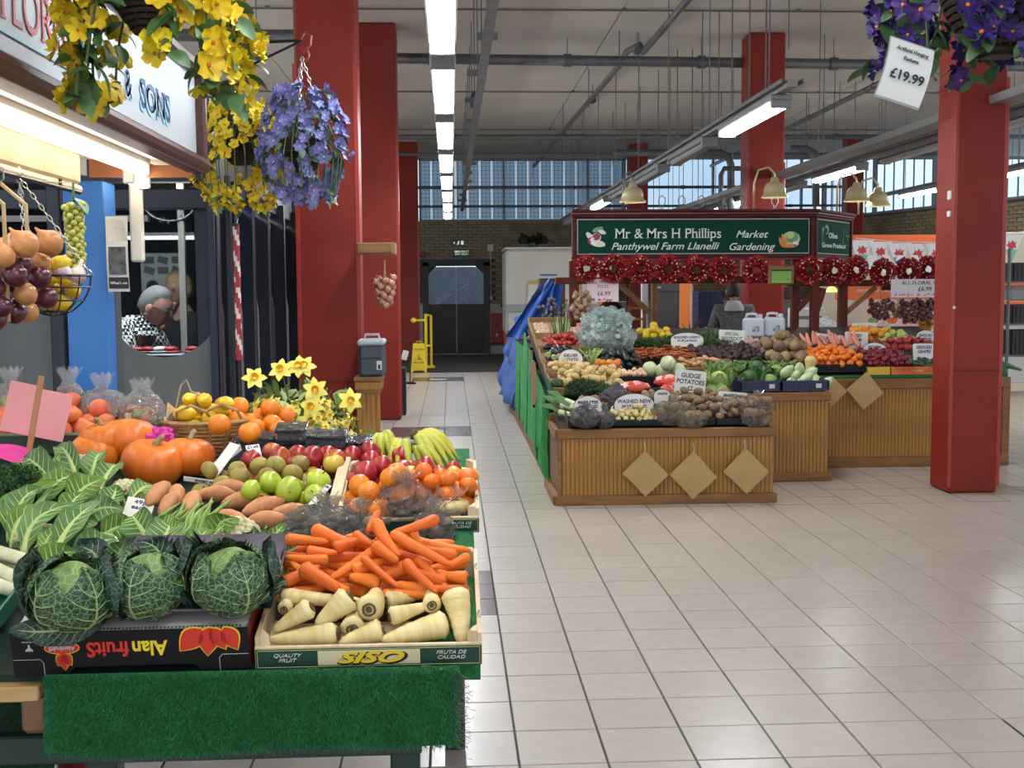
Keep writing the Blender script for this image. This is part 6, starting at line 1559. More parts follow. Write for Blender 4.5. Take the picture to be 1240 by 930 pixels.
def deck():
 t=thing('stall_table','sloping table of the farm stall under the produce','table',(2.8,10.5,0))
 mb=MB();o=t.location
 for (x0,x1,y0,y1)in ((.8,2.38,8.45,9.3),(.8,3.1,9.3,10.2),(.8,4.95,10.2,12.1),(3.05,4.9,10.0,10.2)):
  a,b=Vector((x0,y0,iz(y0)-.02)),Vector((x1,y1,iz(y1)-.02));vs=[(x0,y0,a.z),(x1,y0,a.z),(x1,y1,b.z),(x0,y1,b.z)];mb.add([Vector(p)-o for p in vs]+[Vector(p)-o-Vector((0,0,.02))for p in vs],[(0,1,2,3),(7,6,5,4),(4,5,1,0),(5,6,2,1),(6,7,3,2),(7,4,0,3)])
 mb.build('table_top',INNER,t)
 MB().box((.1,1.2,.48),(3.9,.05,.96)).build('back_board',INNER,t)
 for x in (-1.85,0,1.9):MB().box((x,.6,.43),(.07,.07,.86)).build('leg',INNER,t)
 # the side table along the corridor
 s=thing('side_table','long produce table along the corridor behind green drapes','table',(1.25,12.2,0));o=s.location
 vs=[(.8,9.3,iz(9.3)-.02),(1.6,9.3,iz(9.3)-.02),(1.6,13.6,.99),(.8,13.6,.99)];mb=MB();
 vs=[(.8,12.1,.98),(1.6,12.1,.98),(1.6,16.6,.99),(.8,16.6,.99)]
 mb.add([Vector(p)-o for p in vs]+[Vector(p)-o-Vector((0,0,.03))for p in vs],[(0,1,2,3),(7,6,5,4),(4,5,1,0),(5,6,2,1),(6,7,3,2),(7,4,0,3)]);mb.build('table_top',INNER,s)
 for y in (12.3,14.4,16.4):
  for x in (.9,1.5):MB().box((x-o.x,y-o.y,.48),(.06,.06,.95)).build('leg',INNER,s)
 MB().box((.80,13.0,.06),(.05,7.4,.12),b=.01).build('skirting_board',M('brown_board',(128,88,66),.6),label='low brown board along the floor under the green drapes',cat='board')
deck()
def drapes():
 GS=M('drape_green',(62,158,84),.55,var=.12,col2=(46,134,68),nscale=6);GD=M('drape_dark',(14,74,40),.7)
 t=thing('green_drape','hanging strips of bright green cloth along the corridor side of the farm stall','cloth',(.775,9.2,0));g=random.Random(4)
 y=9.45;n=0
 while y<13.4:
  w=.22 if y>10.4 else .05+.03*g.random();zt=iz(y)-.01 if y<12 else .985;zb=.12+g.uniform(0,.1)if y>10.2 else g.uniform(.05,.25)
  yy=y-9.2
  MB().grid(lambda u,v_:Vector((-.012+.022*math.sin(u*7+yy*5)*(.3+v_),yy+w*u*(1-.15*v_),zt-(zt-zb)*v_)),8,6).build('strip',GS,t,True)
  y+=w*1.12;n+=1
 MB().box((.03,2.1,.45),(.01,4.0,.78)).build('backing',GD,t)
 d=thing('dark_drape','dark green cloth panel at the near corner beside the low counter','cloth',(.78,9.0,0))
 MB().grid(lambda u,v_:Vector((.0+.02*math.sin(6*u+2*v_),.25+.55*u,.62-.58*v_)),10,8).build('panel',GD,d,True)
 MB().grid(lambda u,v_:Vector((-.02+.14*u,.22+.01*math.sin(8*u),.60-.55*v_)),8,6).build('front_fold',GD,d,True)
 b=thing('brown_sack','brown folded sack hanging over the green drapes','sack',(.77,10.2,0));MB().grid(lambda u,v_:Vector((-.03+.02*math.sin(5*u+3*v_),.0+.5*u*(1-.45*v_),.93-.36*v_*(1+.2*u))),9,8).build('sack',M('sack_brown',(128,100,72),.9),b,True)
 for k in range(4):
  yy=9.05+.16*k;MB().tube([(0,0,iz(yy)-.03),(-.012,0,.35),(0,0,.05)],.006,4).build('loose_tie',GS,loc=(.758,yy,0),label='narrow loose green tie hanging at the near corner, %s from the front'%['first','second','third','fourth'][k],cat='cloth')
drapes()
def tarp():
 TBL=M('tarp_blue',(40,92,176),.45,col2=(30,74,150),nscale=3,bump=(6,.4))
 t=thing('blue_tarpaulin','crumpled bright blue tarpaulin thrown over the far end of the farm stall','tarpaulin',(.9,14.6,0));
 def f(u,v_):
  x=-.16+.95*u;top=1.13+.14*math.sin(u*4)+.02*math.sin(9*v_)
  z=top-(1.0*max(0,.42-u)/.42)**1.3*1.0 if u<.42 else top
  n=mnoise.noise(Vector((u*7,v_*9,1)))*.16+mnoise.noise(Vector((u*18,v_*20,4)))*.07
  return Vector((x-.12*(u<.42)*math.sin(u*5)+n*(1 if u<.5 else .3),-.9+2.9*v_,max(.12,z+n*.8)))
 MB().grid(f,34,46).build('sheet',TBL,t,True)
 def g_(u,v_):
  n=mnoise.noise(Vector((u*6,v_*7,9)))*.05
  return Vector((-.08+.5*u+.06*v_*math.sin(u*9)+.08*(1-v_)*(.5-u)*-1,-.95+n-.05*v_,1.66-.10*abs(u-.35)-.62*(1-v_)+n if v_<.5 else 1.66-.42*abs(u-.3)-.62*(1-v_)+n))
 MB().grid(lambda u,v_:Vector(((-.28+.62*u)*(1-.72*v_)+.32*v_,-.95+.07*math.sin(u*17)*(1-v_*.6)+.05*mnoise.noise(Vector((u*9,v_*7,2))),1.0+.68*v_+.03*math.sin(u*11))),22,14).build('raised_fold',TBL,t,True)
 MB().grid(lambda u,v_:Vector(((-.24+.5*u)*(1-.5*v_)+.28*v_,-.95+1.2*u,1.02+.63*v_)),8,8).build('raised_fold',TBL,t,True)
 MB().box((.35,-.88,.82),(.05,.05,1.64)).build('prop_post',DKW,t)
tarp()

# ---------- crates of the farm stall
def tray_crate(label,x0,x1,y0,y1,h,mat,z=None,name='plastic_crate',ticket=False,flat=False,lattice=True):
 t=thing(name,label,'crate');zz=iz(y0)+.01 if z is None else z
 t.matrix_world=Matrix.Translation(((x0+x1)/2,y0,zz))@(Matrix.Identity(4)if flat else rotm(ITH,0,0).to_4x4());w=x1-x0;d=y1-y0
 MB().box((0,d/2,.004),(w,d,.008)).build('base',mat,t)
 mb=MB()
 for (a,b,ax)in (((-w/2,0),(w/2,0),0),((-w/2,d),(w/2,d),0),((-w/2,0),(-w/2,d),1),((w/2,0),(w/2,d),1)):
  L=w if ax==0 else d;n=max(3,int(L/.045));c=Vector(((a[0]+b[0])/2,(a[1]+b[1])/2,0))
  for zc,th in ((h-.008,.016),(.01,.02))+(((h*.5,.008),)if lattice else ()):mb.box((c.x,c.y,zc),(w if ax==0 else .009,d if ax else .009,th))
  for k in range(n+1):
   u=k/n;mb.box((a[0]+(b[0]-a[0])*u,a[1]+(b[1]-a[1])*u,h/2),(.008,.008,h))
  mb.box((c.x,c.y+(0.006 if c.y<d/2 and ax==0 else 0),h/2),(w if ax==0 else .003,d if ax else .003,h*.96))
 mb.build('lattice_wall',mat,t)
 if ticket:MB().box((w*.28,-.009,h*.5),(.045,.004,.035)).build('ticket',WHITE,t)
 return t
def ibin(me,name,x0,x1,Y0,Y1,n,r,label,cat,group,h0=.015,seed=1,sc_=(.9,1.1),ell=None,heap=.1,tries=20,tilt=.2,yaw=(0,6.28),zf=None,kids=None):
 T=IT_((x0+x1)/2,Y0);w=(x1-x0)/2;pl=pack(n,-w,w,0,(Y1-Y0)/math.cos(ITH),ell or bal(r*.92),tries,tilt,heap,yaw,seed,zf=zf or (lambda a,b:h0),sc_=sc_)
 return scatter(me if isinstance(me,list)else [me],pl,name,label,cat,group,T,seed)
def blob(nm,mat,r,n=9,m=6,k=.08,seed=0):return MB().ball((0,0,0),r,n,m,fn=lambda d:1+k*mnoise.noise(d*1.5+Vector((seed,0,0)))).mesh(nm,mat,True)
POT=M('potato_brown',(140,116,86),.7,var=.12,col2=(116,94,68),nscale=20);POTY=M('potato_yellow',(204,178,120),.6,var=.07,col2=(186,156,96),nscale=14);POTP=M('potato_small_pale',(206,188,128),.5,var=.08)
me_pb=[blob('potato',POT,(.045,.034,.03),seed=s)for s in range(3)];me_py=[blob('potato',POTY,(.042,.034,.032),seed=s)for s in range(3)];me_pp=[blob('potato',POTP,(.025,.022,.021),seed=s)for s in range(2)]
EL=lambda a,r:[(-a,0,0,r),(a,0,0,r)]
# front row
for x0,x1,lb in ((.86,1.17,'shallow black crate at the left front corner of the farm stall'),(1.19,1.55,'shallow black crate holding small pale potatoes'),(1.57,1.95,'shallow black crate holding bagged brown potatoes'),(1.97,2.36,'shallow black crate holding loose brown potatoes')):tray_crate(lb,x0,x1,8.47,8.85,.045,BLKC)
FILM=clear('potato_film',(235,230,225),.14,.1,haze=.1,hazecol=(225,218,208),bump=(25,1.));FILMD=clear('potato_film_dark',(190,190,195),.14,.1,haze=.14,hazecol=(190,190,195),bump=(25,1.))
POTD=M('potato_dark',(96,84,78),.7,var=.15);me_pd=[blob('potato',POTD,(.03,.026,.024),seed=s)for s in range(2)]
def ibag(label,px,py,h,r,items,rit,seed,film,item='potato'):return bag(label,iq(px,py,h),r,items,rit,seed,film=film,item=item)
ibag('clear bag of dark potatoes at the left front corner',708,505,.10,(.10,.11,.075),me_pd,.03,21,FILMD);ibag('smaller clear bag of dark potatoes behind the front card',733,508,.07,(.07,.09,.06),me_pd,.03,22,FILMD);ibag('grey crumpled bag of potatoes below the parsley',745,482,.10,(.12,.10,.085),me_pd,.03,23,FILMD)
ibin(me_pp,'small_potato',1.2,1.54,8.48,8.74,62,.023,'small pale yellow potato in the shallow black crate under the oval card','potato','small pale potatoes',.03,2,ell=bal(.022),heap=.25)
NUT=M('shallot_brown',(158,112,82),.6,var=.2);me_nut=blob('shallot',NUT,(.02,.016,.016))
ibin(me_nut,'shallot',1.0,1.24,8.85,9.1,34,.016,'small brown shallot in the heap behind the front potato bags','shallot','brown shallots',.05,3,ell=bal(.017))
ibag('large clear bag of brown potatoes, left of the tall white card',815,500,.09,(.15,.12,.09),me_pb,.04,31,FILM);ibag('clear bag of brown potatoes lying at the front edge',836,508,.06,(.12,.09,.065),me_pb,.038,32,FILM);ibag('clear bag of brown potatoes at the right front corner',915,505,.07,(.11,.09,.07),me_pb,.04,33,FILM);ibag('upper clear bag of brown potatoes at the right front corner',915,492,.13,(.13,.11,.08),me_pb,.04,34,FILM)
ibin(me_pb,'potato',1.86,2.26,8.48,8.85,34,.036,'loose large brown potato at the right front of the farm stall','potato','loose brown potatoes',.03,4,ell=EL(.012,.032),heap=.15)
ibin(me_pb,'potato',1.5,2.2,8.85,9.15,34,.036,'brown potato behind the bagged ones','potato','brown potatoes behind the bags',.05,5,ell=EL(.012,.032))
# second row
def ileek(a,b,lb,s):
 A,B=iq(*a),iq(*b);t=thing('leek',lb,'leek',A);d=B-A
 MB().tube([(0,0,0),d*.05,d*.55],[.01,.02,.022],8).build('shaft',M('leek_shaft',(190,200,150),.4),t,True)
 for k in range(4):MB().grid(lambda u,v_,k=k:d*(.5+.5*u)+Vector(((v_-.5)*.04*(1+u),0,.012*k*u+.008*math.sin(3*u+k))),5,3).build('green_leaf',M('leek_leaf',(74,118,64),.5,var=.15),t,True)
for k,(a,b)in enumerate((((703,500,.04),(662,484,.07)),((700,505,.03),(660,494,.04)),((708,494,.06),(668,478,.08)),((712,500,.05),(674,486,.1)))):ileek(a,b,['leek lying second from the front on the side ledge','front leek on the side ledge of the farm stall','rear leek on the side ledge','topmost leek on the side ledge'][k],k)
MB().box((.93,8.98,.585),(.34,.05,.07),b=.006).build('ledge_board',OAKD,label='short pine ledge board in front of the leeks',cat='board')
def tuft(label,px,py,r,mat,n,seed,name,cat,k=.012,h=.04,n2=4):
 p=iq(px,py,h);t=thing(name,label,cat,p);g=random.Random(seed)
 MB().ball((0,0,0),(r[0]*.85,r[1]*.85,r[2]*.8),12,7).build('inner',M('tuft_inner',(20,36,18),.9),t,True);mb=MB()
 for i in range(n):
  a=g.uniform(0,2*PI);z=g.uniform(-.3,1);s=math.sqrt(max(0,1-z*z));c=Vector((r[0]*s*math.cos(a),r[1]*s*math.sin(a),r[2]*z))*g.uniform(.85,1.12)
  d=[Vector((g.uniform(-1,1),g.uniform(-1,1),g.uniform(-1,1)))*k for _ in range(3)];mb.add([c+d[0],c+d[1],c+d[2]],[(0,1,2)])
 mb.build('leaves',mat,t,kind='stuff');return t
PRS=M('parsley_green',(34,66,26),.7,col2=(52,88,36),nscale=30)
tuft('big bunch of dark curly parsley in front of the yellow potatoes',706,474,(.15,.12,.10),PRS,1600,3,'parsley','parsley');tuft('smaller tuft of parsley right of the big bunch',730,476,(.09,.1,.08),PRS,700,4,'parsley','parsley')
BRO=M('broccoli_head',(62,82,50),.8,bump=(120,.8));
for k,(px,py)in enumerate(((675,467),(727,466))):
 p=iq(px,py,.06);t=thing('broccoli','broccoli head at the %s of the parsley'%['left','right'][k],'broccoli',p);g=random.Random(k);mb=MB()
 for i in range(34):a=i*2.4;z=1-i/34;s=math.sqrt(max(0,1-z*z));mb.ball((.055*s*math.cos(a),.055*s*math.sin(a),.045*z),.017,6,4)
 mb.build('florets',BRO,t,True);MB().cyl((0,0,-.06),(0,0,.01),.018,.028,8).build('stalk',M('broccoli_stalk',(128,146,92),.6),t)
ibin(me_py,'potato',.90,1.42,9.38,9.85,62,.036,'smooth yellow potato in the heap behind the parsley','potato','yellow potatoes',.04,6,ell=EL(.01,.032),heap=.15)
# carrots in red net packs, white cabbages, cauliflower and hearted cabbage
NETR=M('net_pack_red',(206,72,48),.5,var=.1,col2=(186,52,36),nscale=40);PKW=M('pack_white',(224,196,190),.4,col2=(216,120,104),nscale=12)
for k,(px,py,w,y_,lb)in enumerate(((768,470,.22,.1,'left red and white pack of carrots in the black crate'),(812,462,.22,-.3,'red pack of carrots lying on the left one'),(818,472,.20,.45,'pale pink carrot pack with a glossy top at the right'))):
 p=iq(px,py,.09+.02*(k==1));t=thing('carrot_pack',lb,'bag',p,(0,0,y_));crumple((0,0,0),(w*.62,.12,.055),40+k,.1,20,12).build('pack',NETR,t,True);MB().grid(lambda u,v_:Vector(((u-.5)*w*.95,(v_-.5)*.15-.02,.058-.10*((u-.5)**2+(v_-.5)**2)+.008*math.sin(14*u+k))),9,7).build('white_window',PKW,t,True)
tray_crate('deep black crate under the red carrot packs',1.36,1.92,9.15,9.55,.1,BLKC)
ONP=M('onion_pale_pink',(212,176,146),.5,var=.1);me_op=blob('onion',ONP,.02)
ibin(me_op,'small_onion',1.36,1.62,9.56,9.75,26,.02,'small pale pink onion behind the red carrot packs','onion','small pale onions',.1,7)
CBW=M('white_cabbage',(176,190,138),.45,var=.05,col2=(196,204,160),nscale=5);me_cw=MB().ball((0,0,0),.068,14,9,fn=lambda d:1+.02*math.sin(6*d.x)).mesh('cabbage',CBW,True)
for k,(px,py,h,lb)in enumerate(((787,447,.07,'left pale round white cabbage behind the carrot packs'),(803,449,.07,'second pale round white cabbage'),(821,449,.07,'right pale round white cabbage'),(809,440,.15,'top pale round white cabbage resting on three others'))):
 o=thing('white_cabbage',lb,'cabbage',iq(px,py,h));obj('head',me_cw,o);MB().tube([Vector((0,-.068,.0))+Vector((.01*i,.004*i*i*.3,.018*i))for i in range(-2,3)],.002,4).build('leaf_vein',M('cabbage_vein',(210,216,180),.5),o)
GLF=M('cabbage_leaf_light',(132,160,82),.5,var=.1,col2=(108,140,66),nscale=10);GLI=M('cabbage_heart_light',(176,192,98),.45,col2=(150,172,80),nscale=6);GLD2=M('cabbage_leaf_dark',(50,84,42),.5,var=.1,col2=(70,106,54),nscale=12)
def icab(px,py,h,R,lb,heart,outer,seed,flare=.3,tilt=(.4,0,0),n=5,name='cabbage'):
 t=thing(name,lb,'cabbage',iq(px,py,h),tilt);MB().ball((0,0,0),R*.85,14,9).build('heart',heart,t,True)
 for k in range(n):cab_leaf(R*(.95+.02*k),k*2*PI/n+seed,.8,[outer,RIB],-1.1,.9-.1*(k%2),flare,seed+k,t,.008)
icab(870,461,.10,.095,'bright yellow-green hearted cabbage with open outer leaves',GLI,GLF,2,.35,(.3,.1,0));
t=thing('cauliflower','small cauliflower left of the yellow-green cabbage','cauliflower',iq(850,461,.08));curd(t,(0,0,.0),.05,4)
for k in range(5):leafb((.03*math.cos(k*1.26),.03*math.sin(k*1.26),-.04),(.09*math.cos(k*1.26),.09*math.sin(k*1.26),.05),Vector((math.cos(k*1.26),math.sin(k*1.26),0))*.02,.09,[GLF,RIB],nrm=(-math.cos(k*1.26),-math.sin(k*1.26),.3),seed=k,parent=t)
for k in range(3):leafb(iq(840+12*k,478,.05),iq(852+14*k,470-4*k,.1),Vector((0,-.03,.01)),.08,[GLF,RIB],nrm=(0,-1,.5),seed=60+k).parent=None
lv=[o for o in COL.objects if o.name.startswith('leaf')and not o.name.startswith('leaflet')and o.parent is None and o.data]
for i,o in enumerate(lv):o.name='cabbage_leaf';tag(o,['left','middle','right','extra'][min(i,3)]+' loose pale leaf hanging at the crate edge below the yellow-green cabbage','leaf')
for k,(px,py,h,R,lb)in enumerate(((915,447,.13,.09,'top dark green cabbage of the pile in the navy crate'),(907,458,.08,.085,'dark green cabbage at the left of the navy crate pile'),(932,463,.06,.085,'dark green cabbage with a pale heart at the front of the navy crate'),(940,450,.08,.075,'round mid-green cabbage at the right of the dark ones'),(925,452,.10,.08,'dark green cabbage in the middle of the pile'))):
 icab(px,py,h,R,lb,GLF if k in (2,3)else GLD2,GLF if k==3 else GLD2,20+k,.16 if k !=3 else .02,(.5,.1*k,0),4)
CHL=M('chinese_leaf',(196,208,168),.45,var=.06,col2=(164,188,120),nscale=9,stretch=(1,1,.4));me_ch=MB().lathe([(.002,-.07),(.035,-.06),(.05,-.02),(.052,.02),(.04,.06),(.015,.09),(.002,.1)],12,fn=lambda a,z:1+.07*math.sin(5*a)).mesh('lettuce',CHL,True)
for k,(px,py,h)in enumerate(((952,451,.1),(962,457,.06),(975,459,.06),(988,461,.05),(968,448,.12),(980,452,.1),(957,466,.04),(972,469,.03),(986,470,.03),(1000,466,.04))):
 obj('pale_lettuce',me_ch,None,mat4=MT(iq(px,py,h),.9*math.sin(k),.8*math.cos(k*2),k*.7,.85),label='pale green-white lettuce heart in the right navy crate',cat='lettuce',group='pale lettuces in the navy crate')
tray_crate('left navy plastic crate with a white ticket holding dark cabbages',2.36,2.68,9.30,9.7,.085,NAVC,z=.745,ticket=True,flat=True);tray_crate('right navy plastic crate with a white ticket holding pale lettuces',2.70,3.08,9.30,9.7,.085,NAVC,z=.745,ticket=True,flat=True)
# third row
GIN=M('ginger_tan',(186,142,100),.7,var=.1);me_gi=blob('ginger',GIN,(.045,.022,.02),k=.5)
ibin([me_gi],'ginger_root',2.02,2.42,10.05,10.3,26,.022,'knobbly tan ginger root in the heap above the cauliflower','ginger','ginger roots',.05,8,ell=EL(.022,.02))
BET=M('beetroot_skin',(58,38,40),.6,var=.2);me_be=blob('beetroot',BET,.034)
ibin(me_be,'beetroot',2.2,2.98,10.35,10.85,74,.034,'dark purple beetroot in the long heap behind the cabbages','beetroot','beetroots',.04,9,heap=.08)
SWM=M('swede_skin',(166,140,92),.6,var=.1,col2=(104,76,70),nscale=5);me_sw=MB().lathe([(.002,-.062),(.03,-.054),(.055,-.02),(.056,.01),(.04,.042),(.018,.056),(.014,.062),(.001,.062)],14).mesh('swede',[SWM],True)
ibin(me_sw,'swede',2.82,3.20,10.2,10.8,30,.054,'round brown and purple swede in the tall heap','swede','swedes',.04,10,heap=.55)
BUT=M('butternut_skin',(212,188,124),.5,col2=(196,168,100),nscale=4)
p=iq(981,448,.10);t=thing('butternut_squash','pale butternut squash standing between swedes and clementines','squash',p,(.1,0,0));MB().lathe([(.002,-.07),(.03,-.064),(.042,-.03),(.036,.01),(.046,.06),(.048,.09),(.034,.115),(.01,.122),(.001,.122)],14).build('body',BUT,t,True);MB().cyl((0,0,-.085),(0,0,-.066),.008,n=8).build('stalk',M('fruit_stalk',(84,66,40),.8),t)
# carrots with tops, courgettes, pepper basket, celery
me_sc=root_mesh(.15,.013,CAR,3,n=7).mesh('carrot',M('carrot_earthy',(186,104,56),.6,var=.14,col2=(150,78,38),nscale=20),True)
pl=pack(120,-.38,.38,0,.5,[(.02,0,0,.012),(.06,0,0,.011),(.11,0,0,.008)],16,.25,.05,(-2.4,-.7),12,zf=lambda a,b:.03)
scatter([me_sc],pl,'bunched_carrot','thin earthy orange carrot in the bunches behind the white cabbages','carrot','bunched carrots on the farm stall',IT_(1.95,10.45),3)
CTP=M('carrot_tops',(52,84,34),.7,col2=(76,108,46),nscale=30)
for k,(px,py,w)in enumerate(((790,417,.25),(835,412,.3),(865,417,.22))):tuft('feathery green carrot tops, %s clump'%['left','middle','right'][k],px,py,(w,.12,.06),CTP,900,20+k,'carrot_bunch','carrot tops',.016,.06)
COU=M('courgette_dark',(24,38,30),.35,var=.2);me_co=MB().tube([(-.09,0,0),(-.085,0,0),(-.03,.004,0),(.05,.003,0),(.088,0,0),(.1,0,0)],[.01,.02,.024,.022,.016,.006],10).mesh('courgette',COU,True)
pl=pack(34,-.16,.16,0,.5,[(-.05,0,0,.021),(0,0,0,.022),(.05,0,0,.02)],16,.2,.1,(1.2,1.9),13,zf=lambda a,b:.03)
scatter([me_co],pl,'courgette','dark glossy courgette in the heap between peppers and carrots','courgette','dark courgettes',IT_(1.52,10.1),3)
def rbowl(label,px,py,R,D,mat,h=.01,name='wicker_bowl'):
 t=thing(name,label,'basket',iq(px,py,h));mb=MB()
 for k in range(7):u=k/6;rr=R*(.65+.35*u);mb.tube([(rr*math.cos(2*PI*j/22),rr*.8*math.sin(2*PI*j/22),D*u)for j in range(22)],.007,5,closed=True)
 mb.build('weave',mat,t);MB().cyl((0,0,0),(0,0,.006),R*.66,n=14).build('base',mat,t);return t
rb_=rbowl('small round wicker bowl of orange peppers',736,456,.125,.08,WK)
PEP=M('pepper_orange',(206,110,44),.35,var=.12,hue=.02);me_pe2=fruit_mesh('pepper',PEP,.032,1.1,.12)
scatter([me_pe2],pack(16,-.1,.1,-.08,.08,bal(.028),20,.5,.3,seed=3,zf=lambda a,b:.05),'orange_pepper','small orange pepper in the round wicker bowl','pepper','peppers in the wicker bowl',Matrix.Translation(rb_.location))
def celery(px,py,lb,seed,hh=.22):
 t=thing('celery',lb,'celery',iq(px,py,.02));g=random.Random(seed)
 for k in range(9):
  a=g.uniform(-.12,.12);b_=g.uniform(-.08,.08);MB().tube([(0,0,0),(a*.4,b_*.4,hh*.6),(a,b_,hh)],[.012,.009,.005],5).build('stalk',M('celery_green',(158,182,104),.5,var=.1),t,True)
 mb=MB()
 for k in range(120):c=Vector((g.uniform(-.12,.12),g.uniform(-.08,.08),hh*g.uniform(.75,1.15)));d=Vector((g.uniform(-1,1),g.uniform(-1,1),g.uniform(-1,1)))*.018;mb.add([c,c+d,c+d.cross(Vector((.3,.5,.8)))],[(0,1,2)])
 mb.build('leaves',GLF,t,kind='stuff')
celery(716,447,'pale green celery standing left of the pepper bowl',2,.18);celery(707,441,'celery with leafy top behind the yellow potatoes',3,.12)
# aubergine and cucumber tray, tomatoes, red onions, garlic at the left rear
AUB=M('aubergine',(34,26,38),.25);me_au=MB().lathe([(.002,-.07),(.03,-.06),(.038,-.03),(.026,.03),(.018,.06),(.002,.07)],10,R=rotm(0,PI/2,0)).mesh('aubergine',AUB,True)
ibin(me_au,'aubergine',1.0,1.45,10.3,10.6,16,.034,'dark aubergine behind the round potato card','aubergine','dark aubergines',.03,14,ell=EL(.03,.03))
me_cu=MB().cyl((0,0,0),(.03,0,0),.022,n=12).mesh('marrow_end',[M('marrow_flesh',(168,182,116),.5)])
for k,(px,py)in enumerate(((664,430),(671,433),(677,432))):obj('cut_cucumber',me_cu,None,mat4=MT(iq(px,py,.12),0,-.2,1.57),label='cut pale cucumber end on the aubergines, %s of three'%['left','middle','right'][k],cat='cucumber')
TOM=M('tomato_red',(168,44,34),.3,var=.1);me_to=fruit_mesh('tomato',TOM,.03,.85,.08,stem=False,n=10)
ibin(me_to,'tomato',.9,1.35,11.0,11.4,60,.03,'red tomato heaped left of the dark canopy post','tomato','tomatoes on the farm stall',.03,15,heap=.2)
ibin(me_to,'tomato',1.2,1.5,10.95,11.2,20,.03,'red tomato in the small heap behind the aubergines','tomato','tomatoes right of the canopy post',.03,16)
SPO=M('spring_onion_green',(66,104,52),.6,var=.1)
t=thing('spring_onions','standing bunch of spring onions above the tomatoes','onions',iq(681,412,.03));g=random.Random(3)
for k in range(22):a=g.uniform(-.12,.1);MB().tube([(a*.5,0,0),(a,g.uniform(-.03,.03),.16+.08*g.random())],[.008,.004],5).build('stem',SPO if k%4 else M('leek_shaft',(190,200,150),.4),t)
g=random.Random(5)
RON=M('radish_mixed',(120,40,60),.5,var=.5);me_ro=blob('red_onion',RON,.034);GRL=M('garlic_pile',(196,164,150),.6,var=.12);me_gl=blob('garlic',GRL,.024)
pl=pack(46,0,.5,0,.7,bal(.03),16,.5,.15,seed=18,zf=lambda a,b:.0);scatter([me_ro],pl,'red_onion','dark red onion at the far left corner above the green drapes','onion','red onions by the tarpaulin',Matrix.Translation((.82,12.75,.995)),2)
pl=pack(56,0,.42,0,.8,bal(.022),16,.5,.15,seed=19,zf=lambda a,b:.0+.0*b);scatter([me_gl],pl,'garlic_bulb','pinkish garlic bulb in front of the red onions','garlic','garlic bulbs by the tomatoes',IT_(1.03,11.45,.0),2)
# flowers in cellophane
def bouquet():
 p=iq(735,428,.0);t=thing('wrapped_bouquet','big bunch of white-green flowers in sparkling cellophane','flowers',p);g=random.Random(9)
 FLW=M('pale_bloom',(222,230,224),.5,var=.1);me_f=flower_mesh('flower',.03,5,FLW,M('pale_centre',(170,180,120),.6),3);lf=leaf_mesh('leaf',.06,.03,M('eucalyptus',(126,158,140),.5,var=.15),.3)
 for k in range(110):
  a=g.uniform(0,2*PI);z=g.uniform(-.5,1);s=math.sqrt(max(0,1-z*z));c=Vector((.22*s*math.cos(a),.12*s*math.sin(a),.20+.17*z))*g.uniform(.85,1.05)
  if k%2:obj('flower',me_f,t,mat4=Matrix.Translation(c)@align_z((c.x,c.y-.1,c.z-.1),k).to_4x4())
  else:obj('leaf',lf,t,mat4=MT(c,g.uniform(-1,1),g.uniform(-1,.5),g.uniform(-3,3),1.2))
 crumple((0,0,.2),(.245,.15,.205),6,.35,36,24).build('cellophane',clear('cello_bright',(240,248,248),.2,.1,haze=.22,hazecol=(214,232,230),bump=(30,1.)),t)
 MB().cyl((0,0,0),(0,0,.1),.07,.1,12).build('wrap_base',GDK,t)
bouquet()
YPE=M('pepper_yellow',(214,182,40),.35,var=.06);me_yp=fruit_mesh('pepper',YPE,.038,1.0,.12,n=10)
ibin(me_yp,'yellow_pepper',1.85,2.15,11.2,11.45,16,.038,'yellow pepper in the heap right of the wrapped bouquet','pepper','yellow peppers',.05,17,heap=.5)
tuft('low leafy greens behind the beetroots',868,408,(.22,.12,.06),M('leafy_pale',(108,140,88),.6,col2=(70,100,56),nscale=30),500,31,'leafy_greens','greens',.02,.05)
# jerrycans
def jerry(px,py,lb):
 p=iq(px,py,0.);t=thing('jerrycan',lb,'jerrycan',(p.x,p.y,p.z),(0,0,-.05));PJ=M('jerrycan_blue_white',(196,204,214),.35)
 MB().box((0,0,.10),(.20,.14,.20),b=.022).build('body',PJ,t);MB().tube([(-.07,0,.2),(-.065,0,.235),(-.02,0,.24),(.03,0,.235),(.035,0,.2)],.014,8).build('handle',PJ,t,True);MB().cyl((.068,0,.19),(.068,0,.235),.022,n=12).build('cap',PJ,t);MB().box((.01,-.072,.09),(.07,.003,.06)).build('label',M('label_print',(96,104,116),.6,col2=(200,205,210),nscale=40),t)
jerry(912,409,'left pale plastic jerrycan standing behind the beetroots');jerry(937,408,'right pale plastic jerrycan beside the swedes')
ibin(me_gl,'garlic_bulb',2.62,3.0,11.0,11.3,34,.024,'pinkish garlic bulb in front of the jerrycans','garlic','garlic bulbs before the jerrycans',.03,23,heap=.2)
